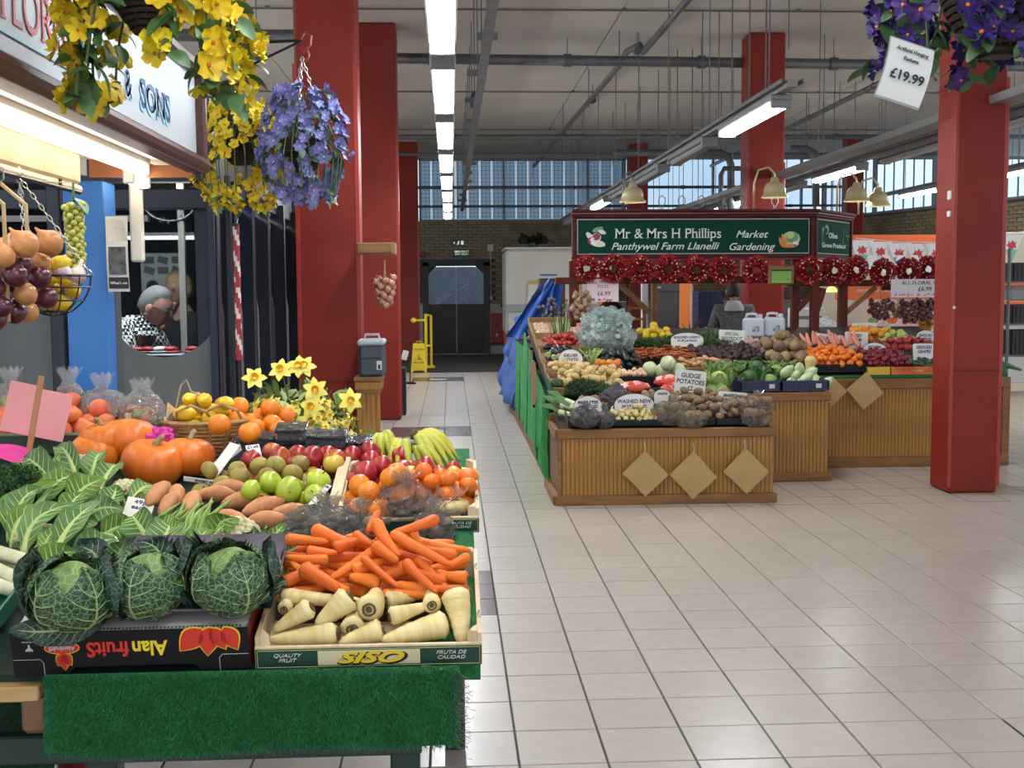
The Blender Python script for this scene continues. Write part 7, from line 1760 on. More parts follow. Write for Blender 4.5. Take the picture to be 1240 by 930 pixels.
# right part: clementines, plums, chillies, more fruit
mc_s=fruit_mesh('clementine',M('clementine_far',(222,118,30),.4,var=.1),.031,.86,.08,n=10,stem=False)
ibin(mc_s,'clementine',3.18,3.62,10.02,10.5,110,.031,'orange clementine in the big heap behind the navy crates','clementine','clementines on the farm stall',.05,24,heap=.1)
tray_crate('dark crate under the clementine heap',3.17,3.64,10.02,10.5,.07,BLKC)
PLU=M('plum_red',(120,28,42),.3,var=.35);me_pl=blob('plum',PLU,.026)
ibin(me_pl,'plum',3.66,4.08,10.04,10.5,110,.026,'dark red plum in the heap right of the clementines','plum','plums on the farm stall',.05,25,heap=.1)
CHI=M('green_veg_dark',(50,76,42),.4,var=.25);me_chi=MB().tube([(-.05,0,0),(-.03,0,0),(.02,.004,0),(.06,0,0)],[.006,.016,.014,.003],7).mesh('green_pepper',CHI,True)
ibin(me_chi,'green_chilli',4.10,4.42,10.04,10.4,60,.014,'dark green chilli pepper right of the plums','chilli','green chillies',.04,26,ell=EL(.03,.012),heap=.1)
RC=M('carton_red_print',(186,52,40),.5,col2=(206,150,40),nscale=5)
for k,(x0,x1,m,lb)in enumerate(((3.66,3.86,M('carton_yellow_print',(206,172,60),.5),'low yellow printed fruit carton below the plums'),(3.87,4.42,RC,'low red printed fruit carton below plums and chillies'),(4.44,4.72,M('crate_green',(30,96,66),.5),'green plastic crate half hidden by the red pillar'))):
 t=thing('fruit_carton',lb,'carton',((x0+x1)/2,10.0,.815));w=x1-x0
 MB().box((0,0,.035),(w,.008,.07),b=.002).build('front',m,t);MB().box((0,.22,.03),(w-.01,.44,.006)).build('base',m,t)
 for s in (-1,1):MB().box((s*(w/2-.004),.22,.035),(.008,.44,.07)).build('side',m,t)
 if k==1:text('lettering','Trophies',.03,M('gold_print',(222,196,120),.5),t,facing((-.04,-.006,.035)),shear=.3);
mo_s=fruit_mesh('orange',M('orange_far',(224,146,40),.45,var=.08),.035,.95,.04,n=10,stem=False)
ibin(mo_s,'orange',3.86,4.15,10.85,11.15,34,.035,'yellow-orange orange in the rear heap below the hanging onions','orange','oranges at the rear right',.08,27,heap=.3)
ma_g=fruit_mesh('apple',M('apple_far_green',(172,188,90),.35,var=.12,hue=.02),.035,.88,.14,n=10);ma_r=fruit_mesh('apple',M('apple_far_red',(148,44,48),.35,var=.25),.035,.88,.14,n=10)
ibin([ma_g],'green_apple',4.05,4.42,10.75,11.15,36,.035,'pale green apple in the rear heap at the right','apple','green apples at the rear right',.08,28,heap=.2)
ibin([ma_r],'red_apple',3.98,4.5,10.48,10.75,40,.035,'red apple in the rear heap near the red pillar','apple','red apples at the rear right',.08,29,heap=.15)
ibin([me_nut],'shallot',4.35,4.7,10.45,10.9,60,.018,'small brown shallot beside the red pillar','shallot','shallots at the far right',.06,30,ell=bal(.018),heap=.1)
RHU=M('pink_root',(206,128,108),.5,var=.12);me_rh=root_mesh(.14,.025,RHU,5,n=7).mesh('pink_root',RHU,True)
for k in range(16):
 px=966+5*k+(k%3);p=iq(px,420-(k%3)*2,.12);obj('pink_carrot',me_rh,None,mat4=MT(p,.2*math.sin(k*3),-.9-.35*math.sin(k*5),1.9+.2*math.sin(k),1.),label='washed pale pink carrot standing in the row behind the clementines',cat='carrot',group='pale pink carrots')
# veg right of the red pillar
t=thing('fruit_carton','green plastic crate of marrows just right of the large red pillar','carton',(4.86,10.0,.815));GC=M('crate_green',(30,96,66),.5)
MB().box((-.05,0,.05),(.2,.01,.1),b=.003).build('front',GC,t);MB().box((-.05,.2,.01),(.2,.4,.01)).build('base',GC,t)
for k in range(3):MB().tube([(-.02,.05+.06*k,.10),(.08,.04+.06*k,.07),(.2,.03+.06*k,.03+.01*k)],[.022,.026,.012],8).build('marrow',M('marrow_green',(56,112,62),.45),t,True)
# paper squares
KR=M('kraft_bag',(182,152,104),.8,col2=(172,142,94),nscale=4,bump=(8,.4))
def kraft(px,py,Y,lb,s=.115,tilt=0.,n=3,hang=True,hook_py=None):
 p=at(px,py,Y);t=thing('paper_bags',lb,'paper bags',p,(0,tilt,0))
 for k in range(n):MB().box((.006*k,-.002*k-.002,-.005*k),(s*1.414,.0022,s*1.414),rotm(0,PI/4+.02*k,0)).build('paper_bag',KR,t)
 if hang:MB().tube([(0,0,s*.95),(.004,-.01,s*1.1),(-.004,-.012,s*1.25),(0,.004,s*1.4)],.0022,5).build('string',M('string_white',(210,204,190),.8),t)
kraft(780.5,573,8.38,'left bundle of square kraft paper bags hanging on the low counter',.165);kraft(838.5,575,8.38,'middle bundle of square kraft paper bags hanging on the low counter',.172,.03);kraft(902.5,570,8.38,'right bundle of square kraft paper bags hanging on the low counter',.166,-.03)
kraft(1047,473,9.93,'large kraft paper square hanging from the rear counter',.165,.08,2,False)
o=obj('paper_square',MB().box((0,0,0),(.18,.003,.18),rotm(0,PI/4,0)).mesh('paper_square',KR),loc=at(1008,474,9.6),label='small kraft paper square at the corner of the right navy crate',cat='paper')

STR=M('straw_tray',(150,122,82),.8)
for k,(x0,x1,y0,y1,lb)in enumerate(((.82,1.44,9.36,9.88,'straw coloured tray under the yellow potatoes'),(.82,1.46,9.95,10.25,'straw coloured tray of green lettuces behind the yellow potatoes'),(.82,1.48,10.3,10.85,'straw coloured tray under the aubergines'),(.82,1.5,10.92,11.45,'straw coloured tray under the tomatoes'),(.82,1.3,11.5,12.3,'straw coloured tray under the garlic by the tomatoes'),(1.98,2.5,10.0,10.32,'straw coloured tray under the ginger roots'),(2.2,3.08,9.78,10.15,'straw coloured tray of sprouts behind the navy crates'))):tray_crate(lb,x0,x1,y0,y1,.06,STR,name='straw_tray')
ibin([me_py[0]],'potato',.86,1.2,9.98,10.22,22,.034,'yellow potato in the straw tray behind the main heap','potato','yellow potatoes behind the round card',.04,41)
SPR=M('sprout_green',(84,112,52),.5,var=.15);me_spr=blob('brussels_sprout',SPR,.024)
ibin(me_spr,'brussels_sprout',2.2,3.05,9.8,10.12,110,.024,'small green brussels sprout in the tray behind the dark cabbages','sprout','brussels sprouts',.06,42,heap=.02)
ibin(me_au,'aubergine',.86,1.1,10.35,10.8,14,.034,'dark aubergine in the straw tray by the green drapes','aubergine','aubergines by the green drapes',.03,43,ell=EL(.03,.03))
ibin(me_op,'small_onion',.86,1.0,11.5,12.2,40,.02,'small pale onion in the tray by the green drapes','onion','pale onions by the green drapes',.02,44)
# ---------- cards
def icard(px,py,w,h,lines,label,Y=None,yaw=0.,oval=False,size=.03,ink=None,tiltc=.15,mat=None,roll=0.,edge=True):
 w *=1.12;h *=1.12;size *=1.14
 p=iq(px,py,.12)if Y is None else at(px,py,Y);t=thing('price_card',label,'price card',p,(tiltc*-1,roll,yaw));m=mat or CARD
 if oval:
  pts=[(w/2*math.cos(PI*k/16),h*.05+h*.45*math.sin(PI*k/16))for k in range(17)]+[(-w/2*.98,-h/2),(w/2*.98,-h/2)]
 else:pts=[(-w/2,-h/2),(w/2,-h/2),(w/2,h/2-.01),(w/2-.01,h/2),(-w/2+.01,h/2),(-w/2,h/2-.01)]
 MB().prism(pts,-.0015,.0015).build('card',m,t)
 if edge and oval:MB().tube([(a*1.0,-.003,b)for a,b in pts],.0018,4,closed=True).build('wavy_border',INK,t)
 for i,s in enumerate(lines):text('lettering',s,size,ink or INKB,t,facing((0,-.0025,h/2-size*(.9+i*1.0)-(h*.12 if oval else 0))),bold=.0012,ext=.0004,sx=.9,shear=.1)
 MB().box((0,.006,-h/2-.03),(.012,.004,.12)).build('stick',WHITE,t)
icard(712,493,.19,.15,['MARIS PIPER','POTATOES','£1.99'],'rounded white card lettered for maris piper potatoes at the left',oval=True,size=.028,ink=INK)
icard(768,491,.27,.16,['WASHED NEW','POTATOES','£2.98'],'rounded white card for washed new potatoes priced two ninety-eight',oval=True,size=.037)
icard(835,473,.22,.29,['GUDGE','POTATOES','£2','7 GROWN','TOMS'],'tall white card lettered gudge potatoes among the brown potatoes',size=.044,ink=INK,roll=.12,tiltc=.2)
icard(887,488,.20,.15,['MARFONA','POTATO','£1.99'],'white square card standing at the right of the brown potatoes',size=.03,ink=INK,roll=.08)
icard(802,480,.12,.10,['ONION'],'small scalloped white card left of the tall one',oval=True,size=.022,ink=INK)
icard(691,436,.19,.17,['KIELDER','POTATO'],'round white card with dark scalloped lettering above the yellow potatoes',oval=True,size=.032,ink=INK)
icard(832,412,.28,.13,['BUNCHED CARROT','£1.40 per bunch'],'oval white card for bunched carrots behind the tops',oval=True,size=.027)
icard(886,411,.22,.16,['SPECIAL','BEETROOT','£1.00'],'white card with green and black writing above the beetroots',size=.038,ink=M('marker_green',(50,110,80),.6),roll=.05)
icard(1004,415,.22,.14,['LARGE','VITAMIN C','79p'],'white card with blue writing leaning on the clementines',size=.038,roll=.12)
icard(1037,412,.20,.14,['SWEET','PLUMS','£1.49'],'plain white card with thin writing beside the clementines',size=.034,ink=INK,roll=.05)
icard(1059,423,.19,.11,['VICTORIA','PLUMS'],'small oval card lying on the plums',oval=True,size=.026,ink=INK)
icard(1047,399,.22,.12,['3 for £1'],'pale card numbered three in front of the rear oranges',size=.045)
icard(1093,412,.17,.08,['APPLES'],'small oval white card above the red apples',oval=True,size=.025,ink=INK)
icard(1121,409,.17,.13,['ENGLISH','APPLES'],'upper white card with bold blue writing touching the red pillar',oval=True,size=.032)
icard(1119,428,.18,.16,['SEEDLESS','GRAPES'],'lower white card with bold blue writing touching the red pillar',size=.034)
icard(714,382,.15,.10,['GARLIC'],'small oval card hanging behind the garlic string',Y=11.8,oval=True,size=.022,ink=INK)
icard(709,397,.15,.09,[],'small pink and red card left of the wrapped bouquet',Y=11.3,mat=M('card_pink_red',(196,90,110),.5,col2=(220,200,200),nscale=18),edge=False)

# ---------- canopy of the farm stall
def farm_canopy():
 Y=12.0;A=at(693,285,Y);B=at(986,286,Y);zt=at(700,254,Y).z;zb=at(700,316,Y).z;C=at(1031,286,12.9);o=Vector((A.x,Y,zb));hh=zt-zb
 t=thing('stall_sign','dark mahogany fascia with green sign boards over the farm stall','sign',o);MH=M('mahogany_red',(84,30,26),.6,spec=.25,col2=(64,22,20),nscale=4,stretch=(.3,3,3));MHL=M('mahogany_light',(104,44,42),.35);SG=M('sign_green',(14,60,48),.8,spec=.15);SL=M('sign_silver',(176,170,160),.4)
 SWH=M('sign_lettering',(214,222,214),.5)
 def board(P,Q,parts_label=None):
  d=(Q-P);d.z=0;L=d.length;d.normalize();n=Vector((d.y,-d.x,0));T=basis(d,(0,0,1),n,(P.x-o.x,P.y-o.y,0))
  def bx(name,x0,x1,z0,z1,y0,y1,m,par=t):
   mb=MB().box(((x0+x1)/2,(z0+z1)/2,(y0+y1)/2),(x1-x0,z1-z0,y1-y0),b=.004);mb.xf(T);return mb.build(name,m,par)
  bx('core',0,L,0,hh,-.06,-.01,MH)
  for k,(z0,z1,y1)in enumerate(((hh-.028,hh,.05),(hh-.052,hh-.030,.035),(hh-.078,hh-.054,.02),(.0,.02,.03),(.022,.045,.015))):bx('moulding',-.01,L+.01,z0,z1,-.02,y1,MH if k%2==0 else MHL)
  for a in (0,L-.035):bx('end_stile',a,a+.035,.045,hh-.08,-.02,.016,MH)
  bx('silver_border',.05,L-.05,.065,hh-.095,-.012,-.004,SL);g_=bx('sign_board',.06,L-.06,.075,hh-.105,-.008,.000,SG)
  return T,L
 T,L=board(A,B);T2,L2=board(B+Vector((.01,.0,0)),C)
 def onb(px,py):d=at(px,py,Y);return ((d.x-A.x),(d.z-zb))
 def wr(body,px,py,size,**k):
  x,z=onb(px,py);text('lettering',body,size,SWH,t,T @Matrix.Translation((x,z,.0025)),**k)
 def serif_line(body,x0px,x1px,py,size):
  # roman capitals with slab serifs: letters plus thin bars at their feet
  x0,z=onb(x0px,py);x1,_=onb(x1px,py)
  text('lettering',body,size,SWH,t,T @Matrix.Translation(((x0+x1)/2,z,.0025)),bold=.0004,sx=(x1-x0)/(size*.44*len(body)),serif=True)
 serif_line('Mr & Mrs H Phillips',741,877,283.5,.142)
 wr('Panthywel Farm Llanelli',804.5,298.5,.104,shear=.35,bold=.0008,sx=1.13);wr('Market',909.5,284,.106,shear=.35,bold=.0008,sx=1.08);wr('Gardening',909,299,.106,shear=.35,bold=.0008,sx=1.08)
 EWh,ERd,EGr,EOr,ELg=M('emb_white',(220,214,206),.5),M('emb_red',(150,40,62),.5),M('emb_green',(96,150,108),.5),M('emb_orange',(206,128,62),.5),M('emb_pale_green',(170,196,130),.5)
 def ell(px,py,rx,ry,ang,m,y=.003,name='emblem'):
  x,z=onb(px,py);rx *=Y/F;ry *=Y/F;mb=MB();pts=[(rx*math.cos(a)*math.cos(ang)-ry*math.sin(a)*math.sin(ang)+x,rx*math.cos(a)*math.sin(ang)+ry*math.sin(a)*math.cos(ang)+z)for a in [2*PI*j/14 for j in range(14)]]
  mb.prism(pts,y-.002,y,'z');mb.xf(T);mb.build(name,m,t)
 # radishes held on a leaf (left), cabbage with carrots (right)
 ell(724,278,7,3,.3,EGr);ell(729,281,5,2.5,-.4,EWh,.005);ell(714,286,3,6,.7,EWh);ell(722,287.5,6,5,0,EWh,.004);ell(722,287,5,4,.2,ERd,.007);ell(724,295,9,4,-.15,EWh,.006);ell(716,292,4,5,.5,ERd,.005);ell(717,290,3,2,.5,EWh,.008);ell(727,296,6,2.5,-.2,M('emb_cream',(214,206,170),.5),.009)
 ell(958,289,11,9,0,ELg,.004);ell(959,287,8,6.5,.3,EGr,.006);ell(957,285,5,4,.3,ELg,.008);ell(948,291,2,8,.1,EOr,.007);ell(951.5,292,1.6,7,-.15,EOr,.009);ell(945,293,1.6,6,.3,EOr,.010);ell(956,298,10,2,.05,EOr,.007);ell(963,295,4,3,0,EWh,.007)
 # short side board
 text('lettering','Olive',.085,SWH,t,T2 @Matrix.Translation((L2*.47,hh*.50,.0025)),bold=.001,sx=1.5);text('lettering','Grove Produce',.07,SWH,t,T2 @Matrix.Translation((L2*.5,hh*.30,.0025)),bold=.001,sx=1.7)
 for (x,z,rx,rz,m)in ((.2,.48,.03,.10,EGr),(.30,.62,.06,.05,EGr),(.28,.60,.035,.03,SG),(.2,.46,.018,.07,SG)):
  mb=MB();mb.prism([(L2*x+rx*math.cos(a),hh*z+rz*math.sin(a))for a in [2*PI*j/14 for j in range(14)]],0,.002+(.002 if m is SG else 0),'z');mb.xf(T2);mb.build('emblem',m,t)
 st=[(L2*.74,hh*.30),(L2*.76,hh*.66),(L2*.82,hh*.52),(L2*.93,hh*.54),(L2*.86,hh*.44),(L2*.93,hh*.32),(L2*.84,hh*.34)]
 mb=MB();mb.tube([(a,b,.004)for a,b in st],.005,4,closed=True);mb.xf(T2);mb.build('emblem',EGr,t)
 # roof lights: bell lamps on swan necks
 BR=M('brass_bell',(196,182,140),.4,metal=.4)
 for k,(px,py,Yl,lb,ln)in enumerate(((766,240,12.1,'brass bell lamp on a swan neck at the left of the fascia',0),(938,234,12.1,'brass bell lamp above the right part of the fascia',0),(1037,239,12.9,'brass bell lamp right of the fascia, left of a pair',0),(1063,245,12.9,'brass bell lamp farthest right above the wreaths',0))):
  p=at(px,py,Yl);l=thing('bell_lamp',lb,'lamp',p);
  MB().lathe([(.018,.17),(.035,.165),(.045,.13),(.05,.115),(.085,.10),(.105,.07),(.112,.03),(.118,-.01),(.138,-.03),(.14,-.045)],20).build('shade',BR,l,True)
  MB().cyl((0,0,-.02),(0,0,-.015),.11,n=18).build('diffuser',M('lamp_glow',(255,255,255),.4,emis=(255,248,235),es=4),l)
  dx=1.9-p.x if False else (-.22 if k !=0 else -.1)
  end=Vector((dx,0,zt-p.z+.0));MB().tube([(0,0,.15),(0,0,.2),(dx*.3,0,.27),(dx*.8,0,.24),(dx,0,.1),end],.012,7).build('swan_neck',BR if k !=0 else GREYM,l,True)
 for k in range(6):
  x,z=onb(802+24*k if k<5 else 939,250);l=thing('wire_finial','small white wire loop finial on the fascia top, %s from the left'%['first','second','third','fourth','fifth','sixth'][k],'finial',(A.x+x,Y+.02,zt));r=.035
  MB().tube([(-.012,0,0),(-.008,0,.03),(-r,0,.07),(-r*.9,0,.12),(0,0,.145),(r*.9,0,.12),(r,0,.07),(.008,0,.03),(.012,0,0)],.005,5).build('loop',WHITE if k==5 else GREYM,l,True)
 # frame: posts, beam and braces
 f=thing('stall_canopy','dark mahogany post and beam frame of the farm stall','frame',(A.x,Y,0))
 bz0=at(700,340,Y).z;bz=bz0
 def px_x(px,yy=Y):return at(px,340,yy).x-A.x
 MB().box(((px_x(672)+px_x(960))/2,-.02,bz),(px_x(960)-px_x(672),.07,.07),b=.006).build('beam',DKW,f)
 e0=Vector((px_x(955),-.02,bz));e1=at(1078,347,12.6)-f.location;d=e1-e0;ang=math.atan2(d.y,d.x)
 MB().box((e0+e1)/2,(d.length,.07,.07),rotm(0,0,ang),b=.006).build('beam',DKW,f)
 for (px,w,yy,zt_)in ((697,.13,12.0,zb),(962,.075,12.1,zb),(986,.085,12.0,bz),(1020,.09,12.3,bz),(792,.06,13.2,zb)):
  x=at(px,380,yy).x-A.x;MB().box((x,yy-Y,zt_/2+.0),(w,.09,zt_),b=.006).build('post',DKW if px !=792 else OAKD,f)
 def brace(a,b,yy,m,r=.05):
  P,Q=at(a[0],a[1],yy)-f.location,at(b[0],b[1],yy)-f.location;c=(P+Q)/2;dd=Q-P;MB().box(c,(dd.length,.05,r),dd.to_track_quat('X','Z').to_matrix()).build('brace',m,f)
 brace((750,344),(786,378),13.1,OAKD,.06);brace((965,376),(984,356),12.0,DKW);brace((986,385),(997,349),12.0,DKW,.06);brace((1025,378),(1060,348),12.4,M('stained_pine_trim'),.05)
 MB().box((px_x(772),1.1,.5),(.03,.03,.01)).build('spacer',OAKD,f)
 return t,A,zb,bz
FC,FA,FZB,FBZ=farm_canopy()
# wreaths
def wreaths():
 RR=M('rose_red',(176,26,34),.6,var=.2,col2=(146,18,28),nscale=30);rose=flower_mesh('flower',.038,5,RR,M('rose_dark',(90,12,20),.6),2,.25,.7);rose2=flower_mesh('flower',.033,6,RR,M('rose_dark',(90,12,20),.6),4,.3,.9)
 WB_=M('white_buds',(206,190,170),.6);pts=[(710,325),(742,325),(775,326),(808,326),(842,327),(875,327),(914.5,327),(979,327),(1009,328),(1035,327),(1068,330),(1099,328),(1123,326)]
 nm=['first','second','third','fourth','fifth','sixth','seventh','eighth','ninth','tenth','eleventh','twelfth','thirteenth'];g=random.Random(6);proto=None
 for i,(px,py)in enumerate(pts):
  Y=11.88 if i<8 else 12.05+.09*(i-8);p=at(px,py,Y)
  if proto is None:
   t=thing('red_wreath','','wreath',p)
   for k in range(34):
    a=2*PI*k/17+(.2 if k>16 else 0);r=(.098 if k<17 else .045)+g.uniform(-.012,.012)
    obj('flower',g.choice([rose,rose2]),t,mat4=Matrix.Translation((r*math.cos(a),g.uniform(-.03,0),r*math.sin(a)))@align_z((math.cos(a)*.8,-1,math.sin(a)*.8),k).to_4x4())
   mb=MB();mb.tube([(.078*math.cos(2*PI*j/16),.02,.078*math.sin(2*PI*j/16))for j in range(16)],.025,6,closed=True);mb.build('ring',M('ring_dark_green',(34,44,26),.8),t)
   mb=MB()
   for k in range(26):a=g.uniform(0,6.28);r=g.uniform(.04,.13);mb.ball((r*math.cos(a),-.05,r*math.sin(a)),.007,5,3)
   mb.build('white_buds',WB_,t,kind='stuff');proto=t
  else:t=copy_thing(proto,loc=p,rot=(0,i*1.1,0),scale=1.08)
  t['label']='wreath of red roses on the stall beam, %s from the left'%nm[i];t['group']='red rose wreaths on the stall beam'
wreaths()
MB().box((at(1100,347,12.6).x+.15,12.6,at(1100,347,12.6).z-.01),(.9,.06,.06)).build('beam_extension',DKW,label='dark beam carrying the wreaths towards the red pillar',cat='beam')
t=thing('till_display','small green screen in a brown wooden frame between the wreaths','screen',at(945.5,333,11.82));MB().box((0,0,0),(.27,.05,.20),b=.012).build('frame',M('frame_olive',(116,84,52),.5),t);MB().box((0,-.026,-.01),(.20,.006,.14)).build('screen',M('screen_green',(96,138,50),.3,emis=(96,138,50),es=.2),t)
MB().box((0,-.0265,.048),(.20,.007,.02)).build('dark_bar',INK,t);text('lettering','0',.035,INK,t,facing((.07,-.03,-.05)))
for k in range(4):MB().box((0,-.030,.02-.022*k),(.18,.001,.002)).build('line',INK,t)
PKC=M('pink_print',(222,190,200),.5,col2=(224,216,214),nscale=6);RDP=M('dark_red_print',(120,50,62),.5);MGP=M('magenta_print',(206,60,130),.5)
t=thing('floral_sign','pale pink all floral pots card hanging at the left of the stall beam','sign',at(730,351.5,11.9));MB().box((0,0,0),(.325,.004,.235)).build('card',PKC,t);text('lettering','ALL FLORAL\nPOTS',.046,RDP,t,facing((0,-.004,.06)),serif=True,sx=1.05);text('lettering','£6.99',.062,RDP,t,facing((.01,-.004,-.035)),bold=.0008)
mb=MB();g=random.Random(1)
for k in range(16):mb.ball((g.uniform(-.15,.1),-.004,-.098+g.uniform(-.012,.012)),(.012,.001,.009),6,4)
mb.build('blossom_print',MGP,t);MB().cyl((-.1,0,.117),(-.1,0,.15),.002,n=4).cyl((.1,0,.117),(.1,0,.15),.002,n=4).build('string',BLACK,t)
t=thing('floral_sign','pale all floral sign partly hidden by the red pillar','sign',at(1113,349,11.9));MB().box((0,0,0),(.60,.004,.19),b=.0015).build('card',M('card_grey_white',(200,194,196),.5),t);text('lettering','ALL FLORAL POTS',.056,M('dark_print2',(66,50,66),.5),t,facing((.05,-.004,.055)),serif=True,sx=1.05);text('lettering','£6.99',.066,M('dark_print2',(66,50,66),.5),t,facing((.06,-.004,-.01)),bold=.0008);MB().cyl((-.2,0,.09),(-.2,0,.14),.002,n=4).build('string',BLACK,t)
mb=MB()
for k in range(22):mb.ball((g.uniform(-.27,.25),-.004,-.065+g.uniform(-.014,.014)),(.014,.001,.01),6,4)
mb.build('blossom_print',M('mauve_print',(180,130,160),.5),t)
# strings of onions and garlic
GK=M('garlic_dark',(150,124,98),.7,var=.2);OM[('g',.03)]=onion_mesh(GK,.03);OM[('d',.03)]=onion_mesh(M('onion_dark',(98,50,46),.35,var=.25),.03)
def cluster(px,py,Y,kind,n,rx,rz,label,top=.2,name='onion_string',k=1.):
 o=at(px,py,Y);t=thing(name,label,'onion string' if name=='onion_string' else 'garlic string',o);g=random.Random(int(px));me=OM[(kind,.03)]
 for i in range(n):
  v_=i/n;a=i*2.4;r=rx*(1-.55*v_*v_)*(.6+.4*(i%3)/2);obj('onion' if name=='onion_string' else 'bulb',me,t,mat4=MT((r*math.cos(a),r*math.sin(a)*.6,rz-2*rz*v_),g.uniform(-.8,.8),g.uniform(-.8,.8),0,k*g.uniform(.85,1.1)))
 MB().tube([(0,0,-rz),(0,0,rz),(0,0,top)],.006,5).build('string',M('twine',(190,166,120),.9),t)
cluster(704,370,11.9,'g',26,.09,.13,'garlic string hanging from the left end of the stall beam',.22,'garlic_string');cluster(702,378,11.75,'g',14,.1,.07,'lower cluster of garlic beside the dark canopy post',.28,'garlic_string')
cluster(1066,375,12.3,'d',30,.14,.10,'brown onion string hanging left under the wreaths',.22);cluster(1087,378,12.4,'g',14,.08,.06,'pale garlic cluster between two onion strings',.22,'garlic_string');cluster(1102,377,12.2,'d',36,.13,.12,'dark onion string hanging beside the red pillar',.25);cluster(1121,376,12.2,'d',32,.10,.11,'dark onion string partly behind the red pillar',.25)
# ================================================================== THINGS FARTHER OFF
def bx(name,c,d,mat,label,cat,b=.01,**k):
 return MB().box((0,0,0),d,b=b).build(name,mat,loc=c,label=label,cat=cat,**k)
def kiosk():
 A=at(613,372,24.0);X0=A.x;zt=at(640,301,24).z;X1=X0+2.2;t=thing('white_kiosk','large cream coloured closed kiosk left of the stall fascia','kiosk',((X0+X1)/2,24.0,0));w=X1-X0
 KC=M('kiosk_cream',(206,202,190),.5,col2=(194,190,178),nscale=1)
 MB().box((0,.9,zt/2+.3),(w,1.8,zt-.62),b=.06).build('body',KC,t);MB().box((0,-.01,1.18),(w+.02,.05,.16),b=.01).build('grey_band',M('band_grey',(150,152,154),.5),t);MB().box((0,.9,.56),(w-.04,1.76,1.1),b=.02).build('orange_base',M('panel_orange',(206,112,40),.5),t);MB().box((0,.9,zt+.01),(w+.04,1.84,.04),b=.01).build('roof_edge',WHITE,t)
 MB().box((.9,-.02,1.9),(.02,.02,.9)).build('panel_joint',GREYM,t)
 p=at(648,358,23.9);n=thing('notice','yellow-headed white notice on the kiosk front','poster',(p.x,23.93,p.z));MB().box((0,0,0),(.30,.01,.62)).build('sheet',WHITE,n);MB().box((0,-.008,.27),(.30,.006,.08)).build('heading',M('notice_yellow',(196,176,90),.6),n);MB().prism([(.07*math.cos(a),.04*math.sin(a)-.02)for a in [2*PI*j/12 for j in range(12)]],-.012,-.007).build('round_print',M('print_green_grey',(90,120,100),.6),n)
 pl=thing('fern_plant','dark leafy plant on the roof of the cream kiosk','plant',at(646,299,24.6));g=random.Random(1);lf=leaf_mesh('leaf',.3,.09,M('plant_dark',(28,44,32),.6),.5)
 MB().cyl((0,0,0),(0,0,.1),.1,n=10).build('pot',BLACK,pl)
 for k in range(46):obj('leaf',lf,pl,mat4=MT((g.uniform(-.28,.28),g.uniform(-.1,.1),.06),0,-g.uniform(.1,1.2),g.uniform(-3.1,3.1),g.uniform(.7,1.1)))
kiosk()
# ---- pillar-side things at the left
p=at(459,301,7.95);t=thing('wall_bracket','short thick pine shelf arm fixed beside the nearest left pillar','shelf',(-.68,8.1,p.z))
MB().box((.18,-.1,0),(.25,.3,.075),b=.008).build('arm',OAKD,t);MB().box((.30,-.1,0),(.02,.302,.077)).build('end_grain',M('end_grain',(150,112,70),.7),t)
OM[('s',.03)]=onion_mesh(M('onion_pinkish',(170,120,100),.4,var=.12),.026)
o=at(466,333,7.95);t=thing('onion_string','string of pinkish onions hanging below the pine shelf arm','onion string',o);g=random.Random(4)
for i in range(24):v_=i/24;a=i*2.4;r=.058*(1-.6*v_*v_);obj('onion',OM[('s',.03)],t,mat4=MT((r*math.cos(a),r*math.sin(a),-.02-.19*v_),g.uniform(-.8,.8),g.uniform(-.8,.8),0,1))
MB().tube([(0,0,-.2),(0,0,.03),(0,0,.1)],.007,6).build('string',M('twine',(190,166,120),.9),t)
def cooler_stand():
 Y=8.0;x0,x1=at(438,470,Y).x-.03,at(462,470,Y).x;zt=at(450,455,Y).z;t=thing('wooden_stand','narrow pine stand beside the nearest left pillar','stand',((x0+x1)/2,Y,0));w=x1-x0
 MB().box((0,0,zt-.015),(w+.03,.26,.03),b=.004).build('top_board',OAKD,t);MB().box((0,0,zt-.06),(w+.015,.24,.055),b=.004).build('apron',OAK,t);MB().box((0,0,zt-.10),(w-.01,.22,.03)).build('moulding',OAKD,t)
 for k in range(5):MB().box((-w/2+.02+k*(w-.04)/4,-.09,(zt-.1)/2),(w/5-.004,.02,zt-.11),b=.002).build('front_plank',OAK,t)
 MB().box((w/2-.03,0,(zt-.1)/2),(.02,.18,zt-.11)).build('side_panel',M('side_board',(120,88,58),.6),t);MB().box((-w/2+.01,0,(zt-.1)/2),(.02,.18,zt-.11)).build('side_panel',M('side_board'),t)
 c=thing('cool_box','dark grey plastic cool box with pale lid on the pine stand','cool box',((x0+x1)/2+.025,Y-.02,zt));s=w*1.06
 MB().box((0,0,.11),(s,.22,.22),b=.02).build('body',M('cool_grey',(64,70,80),.4),c);MB().box((0,0,.235),(s+.01,.23,.04),b=.012).build('lid',M('cool_lid',(176,184,190),.4),c);MB().tube([(-.05,0,.25),(-.045,0,.285),(.045,0,.285),(.05,0,.25)],.01,6).build('handle',M('cool_lid'),c)
 MB().box((s*.3,-.113,.08),(.035,.004,.06)).build('sticker',WHITE,c);MB().box((s*.3,-.116,.07),(.015,.004,.03)).build('sticker_mark',BLACK,c);MB().box((0,-.112,.13),(s-.04,.004,.006)).build('seam',BLACK,c)
cooler_stand()
